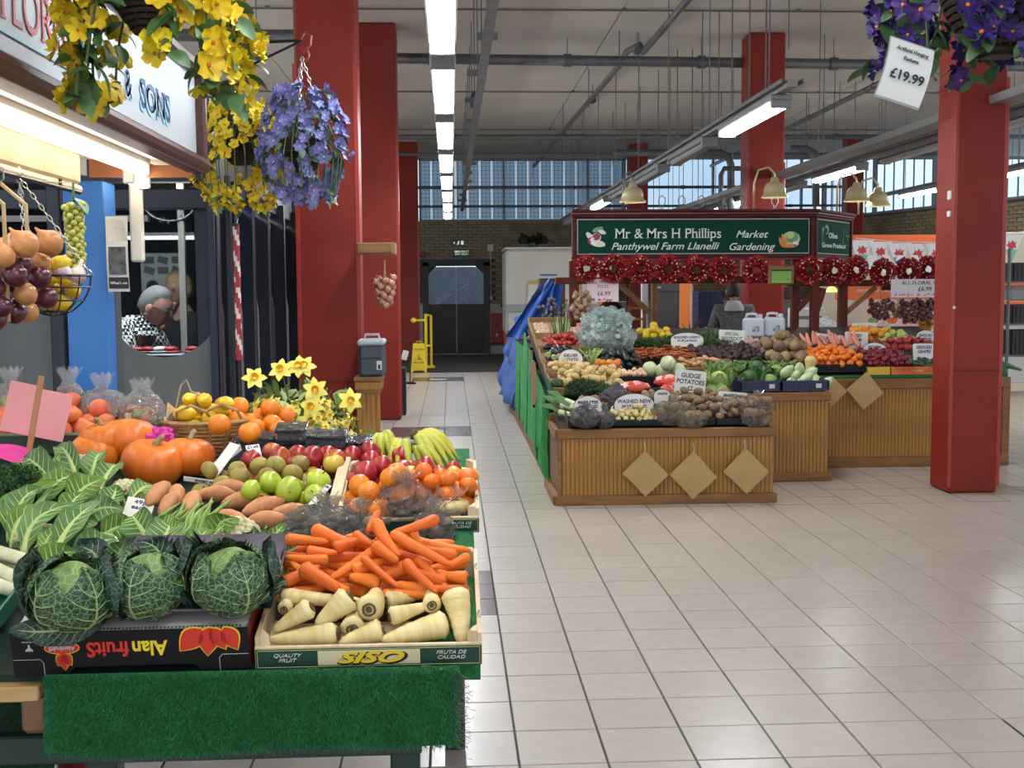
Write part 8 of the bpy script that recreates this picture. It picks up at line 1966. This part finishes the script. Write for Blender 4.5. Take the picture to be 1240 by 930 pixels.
def safety():
 YL=M('safety_yellow',(222,190,30),.45);Y=22.3;b=atz(508,451,0);Y=b.y;x=at(507,430,Y).x
 t=thing('wet_floor_sign','yellow folding wet floor sign at the end of the corridor','safety sign',(x,Y,0));h=at(507,416,Y).z
 MB().prism([(-.15,.05),(-.15,0),(-.11,0),(-.10,.04),(.10,.04),(.11,0),(.15,0),(.15,.05),(.105,h),(-.105,h)],-.02,.02,R=rotm(-.12,0,0)).build('front_panel',YL,t);MB().prism([(-.15,0),(.15,0),(.105,h),(-.105,h)],-.02,.02,R=rotm(.12,0,0),c=(0,.18,0)).build('back_panel',YL,t)
 MB().tube([(-.05,.06,h-.02),(-.04,.06,h+.04),(.04,.06,h+.04),(.05,.06,h-.02)],.012,6).build('handle',YL,t)
 RM=M('warn_red',(196,70,30),.5);tri=[(0,.36),(-.075,.24),(.075,.24)]
 MB().tube([(a,-.07,b_)for a,b_ in tri],.007,4,closed=True).build('warning_triangle',RM,t);MB().box((0,-.075,.285),(.015,.008,.06),rotm(0,.4,0)).box((.02,-.075,.265),(.06,.008,.012)).build('figure_symbol',INK,t)
 text('lettering','CAUTION',.045,INK,t,facing((0,-.052,.44)),bold=.001);text('lettering','WET FLOOR',.036,INK,t,facing((0,-.080,.19)),bold=.001)
 u=thing('yellow_trolley','yellow tubular trolley behind the wet floor sign','trolley',(x+.13,Y+.6,0))
 zz=at(510,380,Y+.6).z
 MB().tube([(.0,0,.04),(.0,0,zz)],.03,8).tube([(.1,.1,.04),(.1,.1,zz-.03)],.025,8).tube([(0,0,zz-.02),(.1,.1,zz-.04)],.02,6).build('upright',YL,u);za=at(500,388,Y+.6).z
 MB().tube([(.02,0,za),(-.2,0,za)],.025,8).ball((-.24,0,za),.055,10,8).build('arm',YL,u);zc=at(500,419,Y+.6).z
 MB().tube([(.1,0,zc),(-.2,0,zc)],.022,8).ball((-.22,0,zc),.04,8,6).build('lower_arm',YL,u);MB().box((.04,.05,.06),(.26,.22,.05),b=.01).build('base',YL,u)
 for s in (-1,1):MB().cyl((.04+s*.1,-.03,.035),(.04+s*.1,.0,.035),.035,n=12).build('wheel',BLACK,u)
 c=thing('metal_stand','small black metal stand with a white card beside the second pillar','stand',(at(490,455,19.5).x,19.5,0))
 z1=at(490,412,19.5).z
 mb=MB()
 for s in (-.09,.09):mb.tube([(s,0,.02),(s,0,z1)],.012,6)
 for z in (z1,z1*.62,.2):mb.tube([(-.09,0,z),(.09,0,z)],.01,6)
 mb.tube([(-.12,-.1,.02),(.14,.12,.02)],.018,6).tube([(-.12,.12,.02),(.18,-.1,.02)],.018,6);mb.build('frame',BLACK,c);MB().box((.01,-.02,z1*.66),(.10,.01,.16),rotm(0,.3,0)).build('card',WHITE,c)
 lb=bx('litter_bin',(at(487,478,14.8).x,14.8,.3),(.1,.3,.6),BLACK,'narrow dark bin at the right edge of the second left pillar','bin')
safety()
# ---- behind the farm stall
STG=M('fridge_grey',(96,94,96),.45,metal=.2)
p=at(808,376,17);t=thing('tall_fridge','tall dark grey fridge cabinet behind the carrots','fridge',(p.x,17.2,0));zt=at(808,343,17).z
MB().box((0,0,zt/2),(.34,.5,zt),b=.01).build('body',STG,t);MB().box((.0,-.255,zt-.12),(.34,.01,.008)).build('seam',BLACK,t);MB().box((-.13,-.262,zt-.06),(.05,.01,.02)).build('hinge',WHITE,t);MB().box((.14,-.262,zt*.6),(.015,.03,.2),b=.004).build('handle',GREYM,t)
bx('upright',(p.x-.27,17.4,.9),(.1,.1,1.75),WHITE,'narrow pale upright panel left of the grey fridge','panel')
t=thing('wooden_ladder_rack','small pine ladder rack behind the yellow peppers','rack',(at(771,400,13.6).x,13.6,0));zt=at(771,371,13.6).z
for s in (-.09,.09):MB().box((s,0,zt/2),(.035,.05,zt)).build('upright',OAKD,t)
for k in range(5):MB().box((0,0,zt-.02-.13*k),(.2,.04,.025)).build('rung',OAK,t)
t=thing('wicker_cornucopia','dark wicker horn basket on its side behind the bouquet','basket',at(740,380,13.0));mb=MB()
for k in range(12):r=.15-.009*k;mb.tube([(r*math.cos(2*PI*j/20)+.01*k,.02*k,r*math.sin(2*PI*j/20))for j in range(20)],.011,5,closed=True)
mb.build('weave',M('wicker_brown',(78,54,38),.8),t);MB().box((.05,.12,-.5),(.35,.3,.7),b=.01).build('stand_box',DKW,t)
for k,(px,w,lb)in enumerate(((831,.24,'narrow orange panel left of the blue crate stack'),(728,.14,'thin orange panel far behind the bouquet'))):
 p=at(px,375,20.5+2*k);bx('partition',(p.x,p.y,.85),(w,.06,1.7),M('panel_orange',(206,112,40),.5),lb,'panel')
t=thing('white_pole','thin white pole behind the bunched carrots','pole',(at(837,370,15.5).x,15.5,0));MB().cyl((0,0,0),(0,0,1.68),.014,n=8).build('pole',WHITE,t);MB().cyl((0,0,0),(0,0,.02),.1,n=14).build('foot',GREYM,t)
def crate_stack(px,Y,n,zb,lb,mat,w=.36,h=.13,top=None,grp='stacked crates'):
 x=at(px,370,Y).x
 for k in range(n):
  t=tray_crate('%s, %s from the bottom'%(lb,['first','second','third','fourth','fifth','sixth','seventh','eighth','ninth','tenth','eleventh','twelfth'][k]),x-w/2,x+w/2,Y,Y+.4,h-.006,mat,z=zb+k*h,flat=True);t['group']=grp
crate_stack(861,16.0,12,0,'navy crate in the tall stack left of the man in grey',NAVC,.34,.128,grp='tall navy crate stack')
t=thing('driftwood_roots','tangle of brown driftwood roots behind the carrot tops','wood',(at(834,397,13.2).x,13.2,at(834,410,13.2).z));g=random.Random(3);mb=MB()
for k in range(26):a=g.uniform(-1.2,1.2);L=g.uniform(.12,.28);mb.tube([(g.uniform(-.06,.06),0,0),(L*.5*math.sin(a),g.uniform(-.05,.05),L*.5*math.cos(a)),(L*math.sin(a*1.4),g.uniform(-.08,.08),L*math.cos(a*1.1))],[.016,.012,.004],5)
mb.build('root',M('driftwood',(92,72,54),.85),t);bx('root_table',(t.location.x,13.25,t.location.z/2),(.5,.4,t.location.z),INNER,'dark box the driftwood roots stand on','box')
t=thing('log','pale cut log leaning in front of the driftwood','wood',at(847,405,12.6));MB().tube([(-.1,0,-.05),(.09,0,.06)],.03,10).build('log',M('log_pale',(150,130,104),.8),t);bx('log_rest',(t.location.x,12.62,(t.location.z-.07)/2),(.26,.12,t.location.z-.07),INNER,'dark support under the pale log','box')
# dried flowers left
t=thing('dried_flowers','grey-brown dried flower bunch beside the blue tarpaulin','flowers',(at(676,392,13.0).x,13.0,.99));g=random.Random(2);mb=MB();hb=MB()
for k in range(46):
 a,b_=g.uniform(-.55,.45),g.uniform(-.3,.3);L=g.uniform(.28,.5);e=Vector((L*math.sin(a),L*math.sin(b_),L*math.cos(a)));mb.tube([(0,0,0),e],.003,4);hb.ball(e,.016,6,4)
mb.build('stem',M('dry_stem',(84,78,62),.9),t,kind='stuff');hb.build('seed_head',M('dry_head',(140,124,110),.9),t,kind='stuff');MB().lathe([(.04,0),(.06,.05),(.055,.12)],12,cap=True).build('pot',BLACK,t)
MB().box((0,0,0),(.22,.12,.02)).build('plastic_tub',M('tarp_blue'),loc=at(664,333,15.0),label='flat blue lid on the dark stacked box behind the tarpaulin peak',cat='lid')
bx('dark_cabinet',(at(664,333,15.0).x+.05,15.15,.88),(.34,.3,1.68),M('cabinet_brown',(84,70,60),.7),'brown cabinet behind the peak of the blue tarpaulin','cabinet')
# ---- takeaway unit and clutter at the right
def takeaway():
 Y=17.0;X0=at(1020,350,Y).x;X1=10.2;zt=at(1050,281,Y).z;t=thing('takeaway_unit','orange fronted takeaway unit behind the right of the farm stall','kiosk',((X0+X1)/2,Y,0));w=X1-X0;OR=M('unit_orange',(222,104,44),.45)
 MB().box((w*.04,1.2,zt-.07),(w,.2,.16),b=.01).build('orange_fascia',OR,t);MB().box((.2,1.4,(zt-.2)/2),(w+.2,.2,zt-.2)).build('back_wall',M('unit_cream',(206,198,178),.6),t)
 zo=at(1050,343,Y).z;z1=at(1050,363,Y).z
 MB().box((-w/2+.75,0,(zo+z1)/2),(1.7,.06,zo-z1),b=.006).build('orange_header',OR,t);text('lettering','meithrin bwyd da',.10,M('pale_letter',(236,200,180),.5),t,facing((-w/2+.55,-.036,(zo+z1)/2+.02)),shear=.3)
 MB().box((0,.3,.45),(w,.5,.9),b=.01).build('counter',M('counter_white',(190,186,184),.5),t)
 PF2=M('menu_pink',(216,168,176),.5);PL_=M('menu_plate',(206,204,196),.4);foods=[M('food_%d'%i,c,.6,col2=c2,nscale=30)for i,(c,c2)in enumerate((((120,110,60),(180,150,90)),((196,60,44),(230,120,70)),((150,140,110),(90,120,60)),((90,120,60),(60,90,50))))]
 k=0
 for r,py in enumerate((370,388,405)):
  for c,px in enumerate((1057,1080,1103)):
   p=at(px,py,Y-.02)-t.location;MB().box(p,(.265,.02,.195),b=.004).build('menu_picture',PF2,t);MB().prism([(p.x+.11*math.cos(a),p.z+.07*math.sin(a))for a in [2*PI*j/16 for j in range(16)]],p.y-.018,p.y-.011).build('plate_print',PL_,t)
   MB().prism([(p.x+.085*math.cos(a)*(1+.1*math.sin(5*a)),p.z+.05*math.sin(a))for a in [2*PI*j/16 for j in range(16)]],p.y-.024,p.y-.018).build('food_print',foods[(k*3+1)%4],t);k+=1
 b=thing('bunting','string of white and green pennants with red dragons above the wreaths','bunting',at(1036,290,16.0));a0=b.location;a1=at(1240,282,15.8)
 MB().tube([(0,0,.02)]+[tuple((a1-a0)*u+Vector((0,0,.02-.18*math.sin(PI*u)*.6)))for u in (.25,.5,.75,1)],.006,5).build('cord',WHITE,b)
 PWt,PGr,PRd=M('pennant_white',(214,214,216),.6),M('pennant_green',(116,178,150),.6),M('pennant_red',(186,52,62),.6)
 for k in range(9):
  u=(k+.35)/9;c=(a1-a0)*u+Vector((0,0,-.1*math.sin(PI*u)));wv=.17;hh=.40;y=c.y
  MB().prism([(c.x-wv,c.z),(c.x+wv,c.z),(c.x+wv*.5,c.z-hh*.5),(c.x-wv*.5,c.z-hh*.5)],y-.003,y).build('pennant_top',PWt,b);MB().prism([(c.x+wv*.5,c.z-hh*.5),(c.x-wv*.5,c.z-hh*.5),(c.x,c.z-hh)],y-.003,y).build('pennant_tip',PGr if k%2==0 else PWt,b)
  d=[(-.10,-.14),(-.05,-.17),(-.06,-.20),(-.02,-.18),(.03,-.20),(.04,-.17),(.09,-.18),(.07,-.13),(.10,-.09),(.05,-.11),(.02,-.07),(-.02,-.11),(-.07,-.08),(-.06,-.12)]
  MB().prism([(c.x+p_[0]*.75,c.z+p_[1])for p_ in d],y-.008,y-.003).build('dragon_print',PRd,b)
 for k in range(5):
  p=at(1056+17*k,316,15.9);n=thing('white_pennant','plain white pennant hanging in the lower row, %s from the left'%['first','second','third','fourth','fifth','sixth','seventh'][k],'bunting',p);MB().prism([(-.05,.08),(.05,.08),(.085,-.16),(-.085,-.16)],-.003,0).build('pennant',PWt,n);MB().cyl((0,0,.12),(0,.0,.22),.004,n=4).build('cord',WHITE,n)
  if k in (2,):MB().box((.0,-.006,.0),(.13,.004,.05),rotm(0,-.5,0)).build('blue_print',M('print_blue',(44,66,150),.5),n)
 for k,(px,py,Yb,wv,h,m,lb,cat)in enumerate(((1012,300,20,.55,1.1,M('poster_pale',(196,196,202),.5,col2=(206,150,120),nscale=4),'pale printed banner beside the end of the fascia','banner'),(976,392,18,.5,.5,WHITE,'white carton on a bench behind the swedes','box'),(997,396,16.5,.35,.25,M('bag_white',(196,198,204),.4),'crumpled white bag behind the pink carrots','bag'),(1037,398,15,.32,.10,M('red_box',(190,40,44),.4),'low red box on the bench behind the rear oranges','box'),(1120,396,13.2,.16,.22,M('orange_flowers',(196,126,44),.7,col2=(150,90,40),nscale=40),'orange flower pot beside the red pillar','pot'))):
  p=at(px,py,Yb);o=thing({'banner':'banner','box':'storage_box','bag':'white_bag','pot':'flower_pot'}[cat],lb,cat,p)
  if cat=='bag':crumple((0,0,0),(wv/2,.12,h/2),8,.3).build('bag',m,o)
  elif cat=='pot':MB().lathe([(.05,-h/2),(.08,h*.1),(.07,h*.1)],12,cap=True).build('pot',m,o);crumple((0,0,h*.3),(.08,.07,.06),4,.5).build('blooms',m,o)
  else:MB().box((0,0,0),(wv,.05 if cat=='banner' else .3,h),b=.01).build('body',m,o);MB().box((0,-.16 if cat !='banner' else -.03,h*.2),(wv*.8,.01,h*.1)).build('stripe',M('print_grey',(110,112,108),.7),o)
 for k,(px,Yb,z,lb)in enumerate(((985,17.5,.95,'pale bench with bags behind the swedes'),(1035,14.8,.98,'pale bench behind the rear oranges'))):
  x=at(px,400,Yb).x;o=thing('work_bench',lb,'bench',(x,Yb-.6,0));MB().box((0,0,z-.02),(1.0,.6,.04),b=.005).build('top',M('bench_grey',(166,170,176),.4),o)
  for s in (-1,1):
   for q_ in (-1,1):MB().box((s*.45,q_*.25,(z-.04)/2),(.05,.05,z-.04)).build('leg',GREYM,o)
 p=at(1007,352,16);o=thing('pendant_lamp','small warm yellow pendant lamp seen under the stall beam','lamp',p);MB().lathe([(.02,.06),(.05,.04),(.12,-.02)],14).build('shade',M('lamp_yellow',(214,190,90),.5,emis=(255,220,110),es=.8),o);MB().cyl((0,0,.05),(0,0,CEIL-p.z),.005,n=5).build('cord',BLACK,o)
 for k in range(5):bx('bottle_rack',(at(966+12*k,380,18.5).x,18.5,1.28),(.07,.07,.22+.05*(k%3)),[BLACK,WHITE,GREYM][k%3],'upright container on the distant bench, %s from the left'%['first','second','third','fourth','fifth'][k],'container')
 x=at(985,380,18.5).x;o=thing('shelf_unit','distant grey shelf unit behind the swedes','shelf',(x-.5,18.6,0));
 for z in (.6,1.15,1.6):MB().box((0,0,z),(1.5,.4,.03)).build('shelf',GREYM,o)
 for s in (-1,1):MB().box((s*.74,0,.8),(.04,.4,1.6)).build('side',GREYM,o)
takeaway()
def rack():
 Y=12.0;x0=at(1220,400,Y).x;t=thing('crate_rack','steel rack of black crates at the right edge','rack',(x0+.4,Y,0));
 for s in (-.4,.5):
  for yy in (0,.45):MB().cyl((s,yy,0),(s,yy,1.98),.018,n=8).build('upright',GREYM,t)
 for py in (341,392,430):
  z=at(1225,py,Y).z;MB().box((.05,.22,z-.01),(.92,.46,.02)).build('shelf',GREYM,t)
 for k,(py,hh,lb)in enumerate(((320,.20,'black lattice crate on top of the steel rack at the right edge'),(380,.2,'black lattice crate on the middle shelf of the steel rack'),(415,.26,'black lattice crate on the lower shelf of the steel rack'))):
  z=[at(1225,341,Y).z,at(1225,392,Y).z,at(1225,430,Y).z][k];c=tray_crate(lb,x0+.06+.0*k,x0+.62,Y+.02,Y+.4,hh,BLKC,z=z,flat=True)
 c=bx('clear_box',(x0+.3,Y+.2,at(1225,341,Y).z-.12),(.5,.3,.16),clear('clear_box',(190,195,200),.3,.1,haze=.3,hazecol=(170,175,180)),'clear plastic box hanging under the top shelf of the rack','box')
 for py,lb in ((345,'upper orange panel behind the crate rack'),(371,'lower orange panel behind the crate rack')):
  p=at(1232,py,14);bx('partition',(p.x+.3,14,p.z),(1.0,.05,.14),M('unit_orange',(222,104,44),.45),lb,'panel')
 bx('white_board',(at(1228,410,13.2).x+.1,13.2,.9),(.5,.04,.9),WHITE,'white framed board low behind the crate rack','board');p=at(1228,312,16.2);bx('cream_panel',(p.x+.6,16.4,1.2),(1.6,.05,2.3),M('unit_cream',(206,198,178),.6),'tall cream panel at the right edge behind the rack','panel')
rack()
# ================================================================== PEOPLE
SKIN=M('skin',(196,146,122),.55,col2=(184,128,106),nscale=6,sss=.05)
def skin_mesh(verts,edges,radii,sub=2):
 me=bpy.data.meshes.new('sk');me.from_pydata(verts,edges,[]);me.update();o=bpy.data.objects.new('sk',me);COL.objects.link(o)
 m=o.modifiers.new('s','SKIN');m.use_smooth_shade=True;m.use_x_symmetry=False
 if not me.skin_vertices:me.skin_vertices.new()if hasattr(me.skin_vertices,'new')else None
 for i,r in enumerate(radii):d=me.skin_vertices[0].data[i];d.radius=r if isinstance(r,tuple)else (r,r);d.use_root=i==0
 s=o.modifiers.new('u','SUBSURF');s.levels=sub;s.render_levels=sub
 bpy.context.view_layer.update();dg=bpy.context.evaluated_depsgraph_get();r=bpy.data.meshes.new_from_object(o.evaluated_get(dg));bpy.data.objects.remove(o)
 r.polygons.foreach_set('use_smooth',[True]*len(r.polygons));return r
def person(label,loc,yaw,top,J,shirt,trousers,hair,hairmode,head_rot,glasses=False,collar=None,shoes=BLACK,k=1.):
 """J holds joint positions in local metres; the figure faces -y"""
 t=thing('person',label,'person',loc,(0,0,yaw));names=['pelvis','waist','chest','neck','head','lsh','lel','lwr','rsh','rel','rwr','lhip','lkn','lank','rhip','rkn','rank','ltoe','rtoe']
 R=dict(pelvis=(.13,.095),waist=(.115,.085),chest=(.14,.095),neck=.055,head=.055,lsh=.062,rsh=.062,lel=.044,rel=.044,lwr=.028,rwr=.028,lhip=.085,rhip=.085,lkn=.058,rkn=.058,lank=.038,rank=.038,ltoe=.03,rtoe=.03)
 E=[('pelvis','waist'),('waist','chest'),('chest','neck'),('neck','head'),('chest','lsh'),('lsh','lel'),('lel','lwr'),('chest','rsh'),('rsh','rel'),('rel','rwr'),('pelvis','lhip'),('lhip','lkn'),('lkn','lank'),('lank','ltoe'),('pelvis','rhip'),('rhip','rkn'),('rkn','rank'),('rank','rtoe')]
 def sub_(ns,g=1.,add=0.):
  idx={n:i for i,n in enumerate(ns)};ed=[(idx[a],idx[b])for a,b in E if a in idx and b in idx]
  def rr(n):r=R[n];return tuple(x*g+add for x in r)if isinstance(r,tuple)else r*g+add
  return skin_mesh([J[n]for n in ns],ed,[rr(n)for n in ns])
 V=list(names);verts=[J[n]for n in V];idx={n:i for i,n in enumerate(V)};ed=[(idx[a],idx[b])for a,b in E];rad=[R[n]for n in V]
 me=skin_mesh(verts,ed,rad);me.materials.clear();me.materials.append(SKIN);obj('body',me,t)
 for s in ('l','r'):
  w=Vector(J[s+'wr']);d=(w-Vector(J[s+'el'])).normalized();u,q_=frame(d);sd=u;mb=MB()
  mb.ball(w+d*.055,(.04,.018,.05),10,7,R=d.to_track_quat('Z','Y').to_matrix())
  Rm=d.to_track_quat('Z','Y').to_matrix()
  for f in range(4):
   a=w+Rm @Vector(((f-1.5)*.019,0,.09));L=(.065,.075,.07,.055)[f];mb.tube([a,a+Rm @Vector((0,.004,L*.4)),a+Rm @Vector((0,.018,L*.75)),a+Rm @Vector((0,.035,L))],[.0095,.009,.008,.006],7)
  a=w+Rm @Vector((-.034,0,.04));mb.tube([a,a+Rm @Vector((-.025,.008,.03)),a+Rm @Vector((-.03,.018,.055))],[.012,.010,.007],7);mb.build('hand',SKIN,t,True)
 top_=sub_(['pelvis','waist','chest','lsh','lel','lwr','rsh','rel','rwr'],1.22,.022);top_.materials.clear();top_.materials.append(shirt);obj('shirt' if hairmode !='bob' else 'jumper',top_,t)
 tr=sub_(['pelvis','lhip','lkn','lank','rhip','rkn','rank'],1.15,.015);tr.materials.clear();tr.materials.append(trousers);obj('trousers',tr,t)
 for s in ('l','r'):a=Vector(J[s+'ank']);b=Vector(J[s+'toe']);MB().ball((a+b)/2+Vector((0,0,-.02)),(.045,.12,.04),10,6).build('shoe',shoes,t,True)
 hp=Vector(J['head']);hR=Euler(head_rot).to_matrix();hc_=hp+hR @Vector((0,-.01,.09))
 def hf(d):
  f=1.
  if d.y<0:f *=1-.10*max(0,-d.y)*(1 if d.z<.2 else .3)
  if d.z<0:f *=1-.16*abs(d.x)*abs(d.z)
  return f
 mb=MB();mb.ball(hc_,(.076,.098,.118),20,14,R=hR,fn=hf)
 def L(x,y,z):return hc_+hR @Vector((x,y,z))
 mb.tube([L(0,-.082,.022),L(0,-.102,-.008),L(0,-.088,-.022)],[.008,.015,.008],8);mb.ball(L(0,-.078,-.085),(.028,.02,.02),8,6,R=hR)
 for s in (-1,1):mb.ball(L(s*.079,.005,-.005),(.01,.022,.032),8,6,R=hR)
 h=mb.build('head',SKIN,t,True);e=MB()
 for s in (-1,1):e.ball(L(s*.03,-.083,.012),.0085,8,6)
 e.build('eye',M('eye_dark',(40,32,30),.3),h);MB().ball(L(0,-.086,-.052),(.024,.008,.005),8,5,R=hR).build('mouth',M('lips',(160,92,84),.5),h);e=MB()
 for s in (-1,1):e.tube([L(s*.015,-.092,.03),L(s*.032,-.09,.036),L(s*.048,-.08,.03)],.0035,5)
 e.build('eyebrow',hair,h)
 def hair_fn(d):
  base=1.07+.03*mnoise.noise(d*5)
  if hairmode=='short':cut=d.y<-.25 and d.z<.62 or d.z<-.25 or (abs(d.x)>.7 and d.z<.1 and d.y<.1)
  else:cut=d.y<-.45 and d.z<.55 or d.z<-.62
  return base if not cut else .9
 MB().ball(hc_+hR @Vector((0,.006,.004)),(.079,.1,.121),22,16,R=hR,fn=hair_fn).build('hair',hair,t,True)
 if glasses:
  e=MB()
  for s in (-1,1):e.tube([L(s*.032+.022*math.cos(a),-.099,.01+.017*math.sin(a))for a in [2*PI*j/12 for j in range(12)]],.002,4,closed=True).tube([L(s*.054,-.097,.014),L(s*.078,-.0,.014)],.0022,4)
  e.build('glasses',BLACK,h)
 if collar:
  n=Vector(J['neck']);c=Vector(J['chest']);MB().lathe([(.13,-.05),(.115,0),(.085,.04),(.072,.065),(.06,.05),(.07,.0)],18,c=n+Vector((0,.02,-.02)),fn=lambda a,z:1+.06*math.sin(3*a)).build('hood',collar,t,True)
 return t
def stand(dx=0.,lean=0.,arms=1.):
 return dict(pelvis=(0,0,.92),waist=(0,-lean*.3,1.08),chest=(0,-lean*.8,1.28),neck=(0,-lean,1.45),head=(0,-lean*1.15-.01,1.52),lsh=(.17,-lean*.9,1.38),rsh=(-.17,-lean*.9,1.38),lel=(.22,-lean-.05,1.12),rel=(-.22,-lean-.05,1.12),lwr=(.17,-lean-.26,.99),rwr=(-.17,-lean-.26,.99),
    lhip=(.09,0,.88),rhip=(-.09,0,.88),lkn=(.1,-.02,.48),rkn=(-.1,-.02,.48),lank=(.1,.02,.09),rank=(-.1,.02,.09),ltoe=(.11,-.12,.05),rtoe=(-.11,-.12,.05))
GF=M('grey_fleece',(104,106,108),.9,col2=(86,88,90),nscale=30,bump=(80,.4));J=stand(lean=.06)
J={k:(v_[0]*1.08,v_[1],v_[2]*.955)for k,v_ in J.items()}
px_=at(889,360,13.5)
person('person seen from behind in a grey fleece with pale hood and dark hair',(px_.x,13.5,0),PI-.15,None,J,GF,M('trouser_dark',(44,46,54),.8),M('hair_dark',(48,34,28),.7),'bob',(.15,0,.1),collar=M('hood_pale',(170,170,168),.9))
CK=M('check_shirt',(28,30,34),.8,col2=(226,224,216),kind='check',nscale=52);J=stand(lean=.26);J['neck']=(0,-.28,1.41);J['head']=(0,-.33,1.415);J['lsh']=(.18,-.22,1.37);J['rsh']=(-.18,-.22,1.37);J['chest']=(0,-.16,1.3)
a=at(188,372,7.0)
person('grey-haired person in a black and white checked shirt bending over a shop counter',(a.x-.33,7.0,0),PI/2-.25,None,J,CK,M('trouser_dark',(44,46,54),.8),M('hair_grey',(118,114,108),.8),'short',(.35,0,0),glasses=True,collar=CK)
a=at(214,350,8.0);J=stand(lean=.03)
person('person with fair hair and dark top standing farther back in the shop',(a.x+.03,8.15,0),-.5,None,{k:(v_[0],v_[1],v_[2]*1.0)for k,v_ in J.items()},M('dark_top',(40,42,46),.8),M('trouser_dark',(44,46,54),.8),M('hair_fair',(170,140,92),.7),'bob',(.25,0,0))
zc=at(190,428,6.6).z;t=thing('shop_counter','shop counter with red goods behind the frosted window','counter',(at(190,428,6.6).x,6.72,0));MB().box((-.22,0,zc-.02),(.8,.4,.04),b=.006).build('top',GREYM,t);MB().box((-.22,.05,(zc-.04)/2),(.72,.3,zc-.04)).build('body',M('shop_inside',(50,52,54),.8),t)
g=random.Random(3)
for k,(px,m,lb)in enumerate(((163,'red','flat red tray at the left of the shop counter'),(178,'red','long red tray on the shop counter'),(205,'red2','red rounded pack below the checked sleeve'),(232,'red','dark red heap at the right of the shop counter'),(191,'white','small white bowl on the shop counter'))):
 p=at(px,424,6.62);mm={'red':M('goods_red',(170,50,44),.5),'red2':M('goods_red2',(190,44,52),.4),'white':WHITE}[m];o=thing('counter_goods',lb,'goods',(p.x,6.66,zc));MB().ball((0,0,.02),(.045,.035,.018),12,7).build('pack',mm,o,True);MB().box((0,0,.006),(.09,.07,.012),b=.004).build('tray',mm,o)
# area fill added to brighten the shop interior; stands for no fitting
ld=bpy.data.lights.new('shop_lamp','AREA');ld.energy=170;ld.size=.9;ld.color=(1,.95,.88);lo=bpy.data.objects.new('shop_lamp',ld);COL.objects.link(lo);lo.location=(-1.75,6.5,2.5);tag(lo,'square ceiling lamp lighting the shop interior','ceiling light')
# ================================================================== labels that tell alike things apart
bpy.context.view_layer.update()
def finish_labels():
 W_=['first','second','third','fourth','fifth','sixth','seventh','eighth','ninth','tenth','eleventh','twelfth','thirteenth','fourteenth','fifteenth','sixteenth','seventeenth','eighteenth','nineteenth','twentieth']
 by={}
 for o in COL.objects:
  if o.parent is None and 'label' in o:by.setdefault(o['label'],[]).append(o)
 for lb,os_ in by.items():
  n=len(os_)
  if n<2:continue
  for o in os_:
   if 'group' not in o:o['group']=' '.join(lb.split()[:6])
  def sx(o):
   v_=o.matrix_world.translation-Vector((0,0,H));return v_.dot(RGT)/v_.dot(FWD)
  if n<=20:
   room=len(lb.split())<=12
   for i,o in enumerate(sorted(os_,key=sx)):
    if room:o['label']=lb+', '+('leftmost' if i==0 else 'rightmost' if i==n-1 else W_[i]+' from left')
finish_labels()
